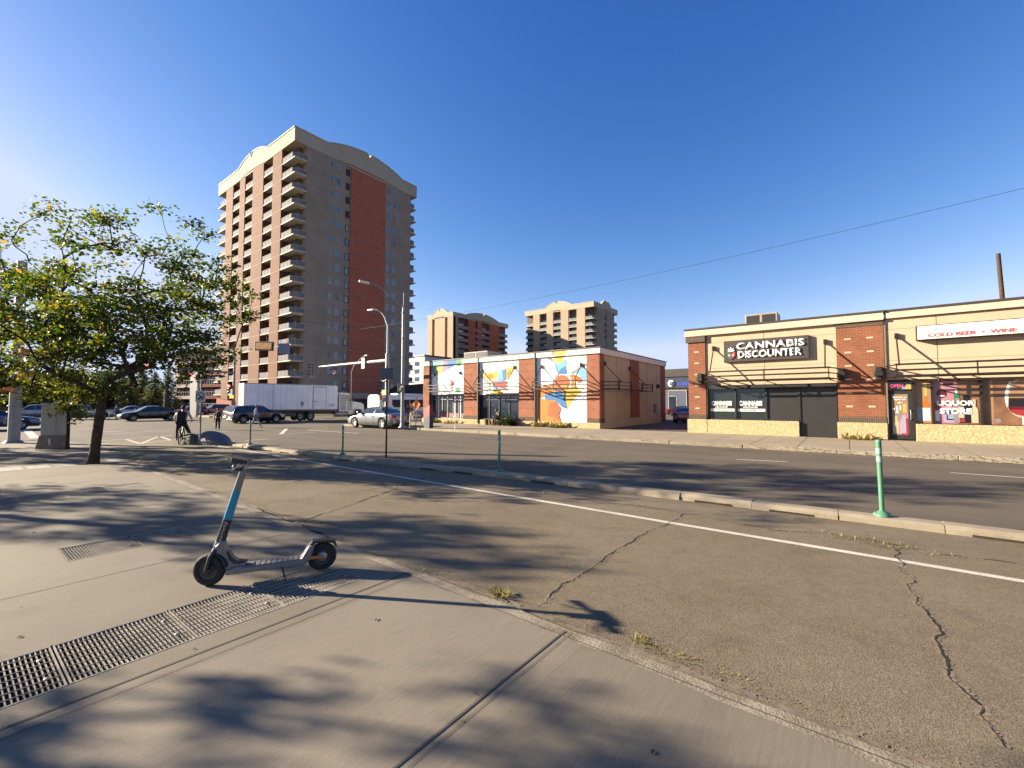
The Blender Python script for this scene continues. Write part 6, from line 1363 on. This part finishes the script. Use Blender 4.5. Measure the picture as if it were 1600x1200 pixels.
def person(label, loc, rz, J, shirt, trousers, h=1.68, extras=None, hair=hair_m, shoe=None, name='person', sleeve=1.0):
    """J: joints in units of body height, local +x forward, y left"""
    t = thing(name, label, 'person', loc, rz); V = {k: Vector(v)*h for k, v in J.items()}
    up = (V['neck']-V['pelvis']).normalized(); ch = V['pelvis'].lerp(V['neck'], .62); H = V['head']
    fw = Vector((1, 0, 0)); hr = .062*h
    arms = []
    for s_ in 'LR':
        e_, w_ = V['el'+s_], V['wr'+s_]; sh = V['sh'+s_]; d = (w_-e_).normalized(); sd_ = d.cross(Vector((1, 0, 0.01))).normalized(); hand_ = w_+d*.035*h; out_ = d.cross(sd_)
        arms.append([(ch, (.092*h, .066*h)), (ch.lerp(sh, .7), .05*h), (sh, .036*h), (sh.lerp(e_, .5), .030*h), (e_, .024*h), (w_, .015*h), (hand_, (.022*h, .010*h))])
        for k, (a, L) in enumerate(((-.016, .9), (-.005, 1.05), (.006, 1.0), (.016, .8))):
            b0 = hand_+d*.02*h+sd_*a*h; arms.append([(hand_, (.022*h, .010*h)), (b0, .005*h), (b0+(d*.024+out_*.004)*h*L, .0048*h), (b0+(d*.038+out_*.016)*h*L, .004*h)])
        arms.append([(hand_, (.022*h, .010*h)), (w_+d*.03*h-sd_*.03*h, .006*h), (w_+d*.055*h-sd_*.038*h, .005*h)])
    legs = []
    for s_ in 'LR':
        hp, kn, an = V['hp'+s_], V['kn'+s_], V['an'+s_]; legs.append([(V['pelvis'], (.085*h, .062*h)), (hp, .052*h), (hp.lerp(kn, .5), .047*h), (kn, .034*h), (kn.lerp(an, .4), .032*h), (an, .02*h)]); 
    body = [[(V['pelvis'], (.085*h, .062*h)), (V['pelvis'].lerp(ch, .5), (.078*h, .058*h)), (ch, (.092*h, .066*h)), (V['neck']-up*.015*h, (.05*h, .04*h)), (V['neck']+(H-V['neck'])*.35, .030*h), (H-_Z*.035*h+fw*.012*h, (.040*h, .044*h)), (H+_Z*.015*h, (.047*h, .055*h)), (H+_Z*.055*h, (.030*h, .035*h))]]
    skin_mesh(body+arms+legs, 'body', skin_m, t)
    g = 1.14
    sh_ch = [[(V['pelvis'], (.085*h*g, .062*h*g)), (V['pelvis'].lerp(ch, .5), (.08*h*g, .060*h*g)), (ch, (.092*h*g, .066*h*g)), (V['neck']-up*.02*h, (.054*h, .044*h))]]
    for s_ in 'LR':
        sh, e_, w_ = V['sh'+s_], V['el'+s_], V['wr'+s_]; c_ = [(ch, (.092*h*g, .066*h*g)), (ch.lerp(sh, .7), .056*h), (sh, .043*h), (sh.lerp(e_, .5), .036*h), (e_, .030*h)]
        if sleeve > .5: c_ += [(e_.lerp(w_, .9), .021*h)]
        sh_ch.append(c_)
    skin_mesh(sh_ch, 'jacket', shirt, t)
    tr_ch = []
    for s_ in 'LR':
        hp, kn, an = V['hp'+s_], V['kn'+s_], V['an'+s_]; tr_ch.append([(V['pelvis'], (.085*h*1.1, .062*h*1.1)), (hp, .058*h), (hp.lerp(kn, .5), .052*h), (kn, .041*h), (kn.lerp(an, .5), .036*h), (an+(kn-an).normalized()*.01*h, .030*h)])
    skin_mesh(tr_ch, 'trousers', trousers, t)
    for s_ in 'LR':
        a = V['an'+s_]; f = V.get('ft'+s_, a+Vector((.09*h, 0, 0))); b = MB()
        d = (f-a); d.z = 0; d.normalize(); sdv = Vector((-d.y, d.x, 0)); z0 = min(a.z-.035*h, f.z-.02*h); z0 = a.z-.038*h
        skin_mesh([[(a-d*.025*h-_Z*.018*h, (.022*h, .020*h)), (a+d*.03*h-_Z*.018*h, (.024*h, .020*h)), (a+d*.10*h-_Z*.024*h, (.024*h, .014*h))]], 'shoe', shoe or M['blackp'], t)
    # hair, face
    bm = bmesh.new(); bmesh.ops.create_uvsphere(bm, u_segments=14, v_segments=10, radius=1)
    for v in bm.verts: v.co = Vector((v.co.x*.064*h-.010*h, v.co.y*.053*h, v.co.z*.056*h+.030*h))+H
    bmesh.ops.delete(bm, geom=[v for v in bm.verts if (v.co-H).z < -.022*h or ((v.co-H).x > .028*h and (v.co-H).z < .038*h)], context='VERTS')
    me = D.meshes.new('hair'); bm.to_mesh(me); bm.free(); me.materials.append(hair)
    for f in me.polygons: f.use_smooth = True
    o = D.objects.new('hair', me); S.collection.objects.link(o); o.parent = t
    b = MB()
    for s_ in (-1, 1): b.obox(H+Vector((.058*h, s_*.018*h, .004*h)), fw, Vector((0, 1, 0)), _Z, .003*h, .007*h, .003*h)
    b.obox(H+Vector((.056*h, 0, -.040*h)), fw, Vector((0, 1, 0)), _Z, .003*h, .013*h, .003*h); b.build('face_features', M['blackp'], t)
    b = MB(); b.add([H+Vector((.055*h, -.007*h, -.018*h)), H+Vector((.055*h, .007*h, -.018*h)), H+Vector((.072*h, 0, -.018*h)), H+Vector((.056*h, 0, .008*h))], [(0, 1, 2), (0, 3, 1), (1, 3, 2), (2, 3, 0)]); b.build('nose', skin_m, t)
    return t, V
WALK = dict(pelvis=(0, 0, .52), neck=(.02, 0, .82), head=(.035, 0, .925), shL=(.02, .105, .80), shR=(.02, -.105, .80), elL=(-.06, .135, .64), elR=(.09, -.13, .65), wrL=(.0, .14, .50), wrR=(.20, -.12, .55),
            hpL=(0, .05, .50), hpR=(0, -.05, .50), knL=(.12, .05, .29), knR=(-.06, -.05, .28), anL=(.20, .05, .045), anR=(-.22, -.05, .085))
STAND = dict(WALK, knL=(.03, .055, .28), knR=(-.01, -.055, .28), anL=(.03, .06, .04), anR=(-.03, -.06, .04), elL=(-.02, .135, .63), elR=(.0, -.135, .63), wrL=(.03, .14, .47), wrR=(.07, -.13, .48))
cl = {'ltblue': mat('cloth_pale_blue', (.33, .40, .52), .85, var=.15, vs=9), 'jean': mat('cloth_grey_blue', (.22, .27, .36), .85, var=.15, vs=9), 'blk': mat('cloth_black', (.018, .018, .022), .85, vs=9), 'grey': mat('cloth_grey', (.60, .58, .55), .85, vs=9), 'dk': mat('cloth_dark_brown', (.05, .035, .035), .85, vs=9), 'blue': mat('cloth_blue', (.05, .10, .30), .85, vs=9), 'olive': mat('cloth_olive', (.34, .30, .24), .9, vs=9)}
# striding pedestrian in pale blue, heading +x-ish (to the right)
p = at(399, 668.3); person('pedestrian in pale blue clothes striding to the right in front of the black SUV', p, YAW+R(8), WALK, cl['ltblue'], cl['jean'], 1.60)
p = at(340, 672); t, V = person('pedestrian in a black jacket and black trousers walking away with a backpack', p, YAW+R(128), dict(STAND, anL=(.08, .06, .04), knL=(.06, .055, .28)), cl['olive'], cl['blk'], 1.42)
h_ = 1.42; b = MB(); b.box(-.20*h_, -.06*h_, -.09*h_, .09*h_, .58*h_, .82*h_); b.build('backpack', cl['blk'], t, bevel=.04)
# cyclist straddling a bicycle, seen from behind
p = at(283, 694); base = (p.x, p.y, .004); rzc = YAW+R(120); h_ = 1.70
CY = dict(pelvis=(-.05, 0, .53), neck=(.14, 0, .79), head=(.21, 0, .885), shL=(.12, .115, .77), shR=(.12, -.115, .77), elL=(.20, .17, .63), elR=(.20, -.17, .63), wrL=(.32, .16, .58), wrR=(.32, -.16, .58),
          hpL=(-.03, .06, .51), hpR=(-.03, -.06, .51), knL=(.10, .10, .30), knR=(.02, -.16, .28), anL=(.04, .10, .13), anR=(.0, -.22, .042))
t, V = person('cyclist in a grey top with a black backpack stopped astride a bicycle', base, rzc, CY, cl['grey'], cl['blk'], h_, hair=cl['dk'])
b = MB(); b.obox(Vector((-.07, 0, .685))*h_, Vector((.8, 0, -.6)), Vector((0, 1, 0)), Vector((.6, 0, .8)), .07*h_, .095*h_, .13*h_); b.build('backpack', cl['blk'], t, bevel=.05)
t = thing('bicycle', 'dark bicycle under the stopped cyclist', 'bicycle', base, rzc); r_ = .33
def bw(x):
    b = MB(); n = 26
    b.lathe([(r_-.035, -.012), (r_-.018, -.02), (r_, 0), (r_-.018, .02), (r_-.035, .012), (r_-.035, -.012)], (x, 0, r_), 'y', n); o = b.build('wheel', M['rubber'], t)
    b = MB()
    for k in range(14): a = R(360/14*k); b.tube([(x, .02 if k % 2 else -.02, r_), (x+(r_-.03)*math.cos(a), 0, r_+(r_-.03)*math.sin(a))], .0025, 4)
    b.lathe([(0, -.03), (.02, -.03), (.02, .03), (0, .03)], (x, 0, r_), 'y', 8); b.build('spokes', M['steel'], o)
bw(-.50); bw(.55)
b = MB(); bb = (-.05, 0, .28); st = (-.20, 0, .80); hd = (.38, 0, .84)
for q in ((bb, st), (st, (-.50, .0, r_)), (bb, (-.50, 0, r_)), (bb, (.40, 0, .72)), ((-.17, 0, .74), hd), (hd, (.42, 0, .66)), ((.42, 0, .66), (.55, .04, r_)), ((.42, 0, .66), (.55, -.04, r_))): b.tube([q[0], q[1]], .016, 8)
fr = b.build('frame', mat('bike_dark', (.03, .03, .035), .4), t)
b = MB(); b.tube([st, (-.22, 0, .88)], .014, 6); b.obox((-.20, 0, .90), Vector((1, 0, 0)), Vector((0, 1, 0)), _Z, .13, .06, .025); b.build('saddle', M['blackp'], t, bevel=.015)
b = MB(); b.tube([hd, (.37, 0, .96)], .014, 6); b.tube([(.34, -.30, .98), (.37, -.1, .965), (.37, .1, .965), (.34, .30, .98)], .013, 8); b.build('handlebar', M['steel'], t)
b = MB(); b.lathe([(.0, -.01), (.085, -.01), (.085, .01), (0, .01)], (-.05, -.04, .28), 'y', 16); b.tube([(-.05, -.05, .28), (.05, -.06, .14)], .01, 6); b.tube([(-.05, .05, .28), (-.15, .06, .42)], .01, 6); b.build('crank', M['steeld'], t)
# person pushing a small scooter far left, blue top
q = place(184, 46); person('distant person in a blue top standing beside a kick scooter behind the trunk', q, YAW+R(180), STAND, cl['blue'], cl['blk'], 1.55)
q = place(177, 45.5); t = thing('kick_scooter', 'small pale kick scooter beside the distant person in blue', 'scooter', q, YAW); b = MB(); b.box(-.35, .35, -.06, .06, .1, .14); b.build('deck', M['steel'], t)
b = MB(); b.tube([(-.38, 0, .1), (-.28, 0, .98)], .02, 6); b.tube([(-.28, -.2, .98), (-.28, .2, .98)], .015, 6); b.build('stem', M['steel'], t)
for x in (-.40, .42): b = MB(); b.lathe([(0, -.02), (.1, -.02), (.1, .02), (0, .02)], (x, 0, .1), 'y', 14); b.build('wheel', M['rubber'], t)
# seated person on the bench
SIT = dict(pelvis=(0, 0, .30), neck=(.08, 0, .58), head=(.15, 0, .67), shL=(.08, .10, .56), shR=(.08, -.10, .56), elL=(.10, .14, .42), elR=(.12, -.14, .42), wrL=(.26, .06, .40), wrR=(.26, -.06, .40),
           hpL=(.02, .06, .30), hpR=(.02, -.06, .30), knL=(.26, .08, .30), knR=(.25, -.08, .30), anL=(.24, .09, .045), anR=(.30, -.09, .045))
person('person in dark clothes sitting bent forward on the bench by the mural shop', (-20.25, 24.95, FW), R(-90-25), SIT, cl['blk'], cl['dk'], 1.62)
for px_, dz, lb, c1, ang in ((637, 37.5, 'person in dark clothes waiting right of the corner street lamp', 'dk', 160), (644, 38.5, 'second waiting person, grey trousers, left of the orange diamond sign', 'grey', 200)):
    q = place(px_, dz, FW); person(lb, q, R(ang), STAND, cl['blk'], cl[c1], 1.62)
# ================================================================== VEGETATION
def tree(name, label, loc, fork, ctr, rad, nclus, nleaf, leaf, lm, seed, tr_r=.11, lean=(0, 0), cat='tree', group=None, crad=.34, stretch=(1.25, 1.25, .7), shell=.35, zmin=None, extra=(), thin_top=0.):
    random.seed(seed); t = thing(name, label, cat, loc, 0, group)
    nodes = [(Vector((0, 0, 0)), -1), ]
    nseg = 6
    for i in range(1, nseg+1):
        f = i/nseg; nodes.append((Vector((lean[0]*f+.03*math.sin(5*f), lean[1]*f, fork*f)), len(nodes)-1))
    ctr = Vector(ctr); rad = Vector(rad); pts = []
    holes = [(Vector((random.gauss(0, 1), random.gauss(0, 1), random.gauss(0, 1))).normalized()*random.uniform(.3, .85), random.uniform(.14, .26)) for _ in range(9)]
    while len(pts) < nclus:
        u = Vector((random.uniform(-1, 1), random.uniform(-1, 1), random.uniform(-1, 1)))
        if thin_top and u.z > .3 and random.random() < thin_top: continue
        if thin_top and u.z > -.15 and -.438*u.x+.899*u.y < -.35 and random.random() < .6: continue
        if u.length > 1 or random.random() > shell+(1-shell)*u.length: continue
        if any((u-h).length < r for h, r in holes): continue
        n_ = 1+.10*math.sin(5*u.x+seed)+.08*math.sin(7*u.y+2*seed)+.06*math.sin(6*u.z)
        p = Vector((u.x*rad.x*n_, u.y*rad.y*n_, u.z*rad.z*n_))+ctr
        if zmin and p.z < zmin: continue
        pts.append(p)
    pts += [Vector(e) for e in extra]
    top = nodes[-1][0]; pts.sort(key=lambda p: (p-top).length)
    tips = []
    for p in pts:
        best, bd_ = None, 1e9
        for i, (q, par) in enumerate(nodes):
            if i < nseg-1: continue
            d = (p-q).length; back = (q-top).length
            if q.z > p.z+.35: d += 1.2*(q.z-p.z)
            c_ = d+.28*back
            if c_ < bd_: best, bd_ = i, c_
        q = nodes[best][0]; d = (p-q).length; n = max(1, int(d/.32)); last = best
        for k in range(1, n+1):
            f = k/n; m = q.lerp(p, f)+Vector((random.gauss(0, .025), random.gauss(0, .025), .10*d*math.sin(math.pi*f)*.35)); nodes.append((m, last)); last = len(nodes)-1
        tips.append(last)
    w = [0.]*len(nodes)
    for i in tips: w[i] += 1
    for i in range(len(nodes)-1, 0, -1): w[nodes[i][1]] += w[i]
    W0 = w[0]; rr = [max(.006, tr_r*(x/W0)**.45) for x in w]; rr[0] *= 1.35; rr[1] *= 1.05
    b = MB()
    for i in range(1, len(nodes)):
        p, par = nodes[i]; q = nodes[par][0]; a = rr[par] if par < nseg else min(rr[par], rr[i]*1.35); b.tube([q, p], [a, rr[i]], 10 if i <= nseg else 5, cap=False)
    b.build('trunk', M['bark'], t, fix=False)
    vs = []; fs = []
    cl_ = [(nodes[i][0], 1.) for i in tips]
    tot = len(cl_); per = max(1, nleaf//tot)
    for c, s_ in cl_:
        k_ = random.uniform(.55, 1.25); ax = Vector((random.gauss(0, 1), random.gauss(0, 1), random.gauss(0, .35))).normalized()
        for _ in range(int(per*k_)):
            g = Vector((random.gauss(0, .5)*stretch[0], random.gauss(0, .5)*stretch[1], random.gauss(0, .5)*stretch[2]))*crad+ax*random.gauss(0, .5)*crad
            p = c+g; a = Vector((random.gauss(0, 1), random.gauss(0, 1), random.gauss(0, .5))).normalized(); n_ = Vector((random.gauss(0, .6), random.gauss(0, .6), random.gauss(0, 1))).normalized(); s2 = a.cross(n_).normalized(); l = leaf*random.uniform(.65, 1.25); up = s2.cross(a)
            k = len(vs); vs += [p-a*l*.5, p+s2*l*.42+up*l*.1, p+a*l*.6, p-s2*l*.42+up*l*.1]; fs += [(k, k+1, k+2), (k, k+2, k+3)]
    me = D.meshes.new('crown'); me.from_pydata([tuple(v) for v in vs], [], fs); me.materials.append(lm); o = D.objects.new('crown', me); S.collection.objects.link(o); o.parent = t
    return t
def W2(px, py, dep): q = lift(px, py, dep); return q
tp = at(145, 724, SW)
def rel(px, py, dep): return tuple(lift(px, py, dep)-tp)
cc = Vector(rel(190, 470, 13.2))
tree('maple_tree', 'leafy street tree with a leaning trunk in the left foreground', tp, 1.95, tuple(cc), (2.95, 2.95, 2.5), 255, 22500, .105, M['leafA'], 7, tr_r=.115, lean=(.18, .12), crad=.27, zmin=1.9, thin_top=.25, stretch=(1.4, 1.4, .75),
     extra=[rel(e[0], e[1], e[2]+1.1) for e in ((50, 330, 12.5), (70, 318, 12.5), (135, 330, 12.6), (235, 318, 12.6), (310, 362, 12.6), (338, 402, 12.6), (350, 470, 12.8), (345, 505, 12.8), (322, 532, 12.5), (20, 350, 12.4), (5, 372, 12.4), (290, 345, 12.4), (180, 328, 12.4), (95, 352, 12), (330, 440, 12.3))])
q = place(-20, 15.0, SW)
tree('street_tree', 'yellowing tree whose crown hangs into the picture at the left edge', q, 2.2, (0.5, .3, 4.3), (2.4, 2.4, 2.3), 170, 17000, .11, M['leafB'], 21, tr_r=.13, crad=.3)
sp_ = at(105, 702, SW)
tree('sapling', 'slender young tree with yellow green leaves right of the beige cabinet', sp_, 1.35, (.1, .05, 2.2), (.5, .5, .95), 40, 2600, .085, M['leafB'], 31, tr_r=.055, crad=.2, stretch=(1, 1, .9))
# trees along this pavement outside the picture on the sun side: their shade falls across the street
for (x, y, h, rr_, lb, sd_, nc_, nl) in ((-33.5, -3.6, 4.6, 2.2, 'leafy street tree beyond the left edge, farthest along the pavement', 41, 110, 8000), (-24.5, -5.7, 5.2, 1.6, 'sparse street tree beyond the left edge, second in the row', 42, 110, 2600), (-19.3, -3.7, 5.3, 1.25, 'slim sparse street tree beyond the left edge, third in the row', 44, 90, 1700), (-13, -5.3, 5.0, 1.9, 'street tree left of the camera nearest to it, high crown', 43, 95, 2900)):
    tree('street_tree', lb, (x, y, SW), 2.6, (0, 0, h), (rr_, rr_, rr_*.8), nc_, nl, .13, M['leafC'], sd_, tr_r=.10, crad=.26, group='street trees outside the frame')
def spruce(loc, h, r, seed, label):
    random.seed(seed); t = thing('spruce_tree', label, 'tree', loc, 0, 'spruces beyond the crossing'); b = MB(); b.tube([(0, 0, 0), (0, 0, h)], [.22, .03], 8, cap=False); b.build('trunk', M['bark'], t, fix=False)
    vs = []; fs = []
    for i in range(int(h*42)):
        z = h*(.06+.93*(i/(h*42))); rad = r*(1-z/h)**.85*random.uniform(.65, 1.1)+.12; a = random.uniform(0, 2*math.pi); c_ = Vector((math.cos(a), math.sin(a), 0)); sd2 = Vector((-c_.y, c_.x, 0)); n = max(3, int(rad*9))
        for k in range(n):
            f = (k+random.random())/n
            for m in range(2):
                p = c_*rad*f+_Z*(z-.32*rad*f*f+random.gauss(0, .07))+sd2*random.gauss(0, .10+.12*f); l = random.uniform(.16, .34); d = (c_+sd2*random.gauss(0, .8)+_Z*random.gauss(-.1, .35)).normalized(); s2 = d.cross(_Z+Vector((random.gauss(0, .5), random.gauss(0, .5), 0))).normalized()
                j = len(vs); vs += [p-d*l*.5, p+s2*l*.28, p+d*l*.6, p-s2*l*.28]; fs += [(j, j+1, j+2, j+3)]
    me = D.meshes.new('crown'); me.from_pydata([tuple(v) for v in vs], [], fs); me.materials.append(M['needle']); o = D.objects.new('crown', me); S.collection.objects.link(o); o.parent = t
for i, (px_, dp, h, r, lb) in enumerate(((203, 86, 6.6, 3.4, 'leftmost olive spruce behind the black sedan'), (222, 90, 8.8, 4.0, 'tall spruce behind the middle of the black sedan'), (242, 84, 7.8, 3.8, 'broad spruce left of the thin light pole'), (262, 88, 8.8, 3.4, 'spruce just right of the thin light pole'), (186, 96, 7.5, 2.8, 'dark spruce seen beside the leaning trunk'))): spruce(place(px_, dp), h, r, 50+i, lb)
bg_trees = [(60, 66, 6.2, 3.4, 'leafC', 'dark round tree behind the steel signal pole'), (100, 84, 8.0, 4.2, 'leafC', 'dark tree above the parked grey SUV'), (0, 72, 8.2, 4.4, 'leafC', 'large dark tree at the left edge beyond the blue sedan'), (150, 92, 7.4, 3.8, 'leafC', 'dull green tree between the cabinet and the trunk in the distance'), (30, 56, 2.2, 1.2, 'leafB', 'small yellow bush by the blue sedan roof'), (128, 110, 10.2, 5, 'leafC', 'distant dark tree left of the trunk'), (175, 104, 9.5, 4.6, 'leafC', 'distant tree right of the trunk'), (-40, 60, 6.5, 3.6, 'leafC', 'big tree just past the left edge')]
for i, (px_, dp, h, r, m_, lb) in enumerate(bg_trees): tree('background_tree', lb, tuple(place(px_, dp)), h*.3, (0, 0, h*.68), (r, r, h*.36), 60, 4200, .38, M[m_], 60+i, tr_r=.2, crad=.8, group='trees beyond the crossing')
def tuft(loc, r, h, n, seed, label, name='weed_clump', cat='weeds', m='dry', group='weeds along the kerbs and walls', flatn=.8, sx=1., rz=0.):
    random.seed(seed); t = thing(name, label, cat, loc, rz, group); vs = []; fs = []
    for _ in range(n):
        a = random.uniform(0, 6.28); rr_ = r*math.sqrt(random.random()); p = Vector((math.cos(a)*rr_*sx, math.sin(a)*rr_, 0)); d = Vector((math.cos(a)*flatn+random.gauss(0, .5), math.sin(a)*flatn+random.gauss(0, .5), random.uniform(.3, 1.2))).normalized(); l = h*random.uniform(.4, 1.2); s2 = d.cross(_Z).normalized()*l*random.uniform(.04, .1)
        q = p+d*l*.55; e_ = q+(d+Vector((0, 0, -.5))).normalized()*l*.5; k = len(vs); vs += [p-s2, p+s2, q+s2, q-s2, e_]; fs += [(k, k+1, k+2, k+3), (k+3, k+2, k+4)]
    me = D.meshes.new('leaves'); me.from_pydata([tuple(v) for v in vs], [], fs); me.materials.append(M[m]); o = D.objects.new('leaves', me); S.collection.objects.link(o); o.parent = t; return t
for i, (px_, py_, r, h, n, lb, sx, m_) in enumerate(((783, 930, .07, .09, 90, 'weed tuft at the kerb left of the big pavement crack', 1.2, 'dry'), (655, 893, .07, .05, 60, 'low dry weed at the kerb corner right of the scooter shadow', 1.5, 'dry'), (487, 818, .15, .05, 80, 'dry weed at the kerb behind the scooter deck', 2., 'dry'), (520, 822, .12, .04, 50, 'thin dry weed on the kerb behind the rear wheel', 2., 'dry'), (1000, 1000, .05, .05, 60, 'small weed near the kerb right of the pavement groove', 1.2, 'dry'), (1045, 1022, .08, .04, 90, 'yellow weeds trailing along the kerb at the bottom', 2.4, 'dry'), (1120, 1050, .07, .03, 60, 'sparse weeds at the lower end of the kerb', 3, 'dry'),
                                     (1375, 850, .20, .05, 150, 'weeds where two cracks meet below the nearest green post', 1.4, 'dry'), (1290, 836, .14, .05, 90, 'weed patch in the crack left of the nearest green post', 2.2, 'dry'), (1430, 861, .16, .04, 80, 'weeds in the crack right of the crossing cracks', 2.4, 'dry'), (1005, 791, .1, .05, 50, 'small weed in the crack beside the median kerb', 2, 'dry'), (855, 772, .1, .05, 40, 'weed in the long crack below the second green post', 2, 'dry'))):
    tuft(at(px_, py_, .004), r, h, n, 100+i, lb, sx=sx, m=m_)
for i, (x, y, r, h, n, lb, m_) in enumerate(((-16.9, 25.15, .35, .5, 160, 'dry bush at the foot of the mural left corner', 'dry'), (-15.3, 25.1, .6, .5, 300, 'wide dry bush under the orange part of the mural', 'dry'), (-27.4, 25.05, .45, .45, 220, 'green bush right of the crimson pillar', 'leafB'), (-25.3, 25.1, .6, .4, 200, 'low dry bush under the left mural window', 'dry'), (-19.5, 24.95, .3, .95, 200, 'dark plant growing in the concrete planter', 'leafC'), (.3, 25.1, .6, .35, 220, 'dry straggling weed at the base of the brick pier between the shops', 'dry'))):
    tuft((x, y, FW), r, h, n, 130+i, lb, name='shrub', cat='shrub', m=m_, group='bushes along the shop fronts', flatn=.6)
# fallen leaves and grit (uncountable)
def litter(name, label, n, area, size, m, zf, seed):
    random.seed(seed); vs = []; fs = []
    for _ in range(n):
        x, y, z = area(); a = random.uniform(0, 6.28); s_ = size*random.uniform(.5, 1.5); c_, d_ = math.cos(a)*s_, math.sin(a)*s_; k = len(vs); t_ = s_*.35
        vs += [(x-c_, y-d_, z), (x+d_*.5, y-c_*.5, z+t_), (x+c_, y+d_, z+.001), (x-d_*.5, y+c_*.5, z+t_*.7)]; fs += [(k, k+1, k+2), (k, k+2, k+3)]
    me = D.meshes.new(name); me.from_pydata(vs, [], fs); me.materials.append(m); o = D.objects.new(name, me); S.collection.objects.link(o); tag(o, label, 'litter', kind='stuff')
def A1():
    x = random.uniform(-22, 5); y = kerb_y(x)+abs(random.gauss(0, .10)); return x, y, .009
def A2(): return random.uniform(-16, 1), random.uniform(-.5, 2.9), SW+.003
def A3(): return random.uniform(-12, 14), 19.02+random.gauss(0, .12), .004 if random.random() < .5 else FW+.004
def A4():
    x = random.uniform(-20, 2.2); return x, med_y(x)-abs(random.gauss(0, .12))-.02, .009
DB = MB(); random.seed(21); x = -21.
while x < 9:
    y0 = kerb_y(x)+.004; y1 = kerb_y(x+.12)+.004; w0 = .015+.04*random.random()+.04*math.sin(x*1.7)**2; w1 = .015+.04*random.random()+.04*math.sin((x+.12)*1.7)**2
    DB.quad((x, y0, .0075), (x+.12, y1, .0075), (x+.12, y1+w1, .0075), (x, y0+w0, .0075)); x += .12
tag(DB.build('kerb_dirt', mat('reddish_dirt', (.22, .165, .115), .95, var=.35, vs=14), fix=False), 'reddish dirt band lying in the gutter of the near kerb', 'dirt', kind='stuff')
litter('kerb_grit', 'grit and crumbs of leaves gathered along the near kerb', 2600, A1, .007, mat('grit', (.24, .18, .11), .9, var=.4, vs=30), 0, 1)
litter('fallen_leaves', 'few scattered dry leaves on the pavement', 70, A2, .016, mat('leaf_brown', (.10, .07, .04), .9, var=.3, vs=9), 0, 2)
litter('kerb_debris', 'pale stones and crumbs along the far broken kerb', 2600, A3, .03, mat('pale_grit', (.50, .43, .33), .9, var=.3, vs=12), 0, 3)
litter('median_grit', 'grit along the foot of the median kerb', 900, A4, .009, D.materials['grit'], 0, 4)
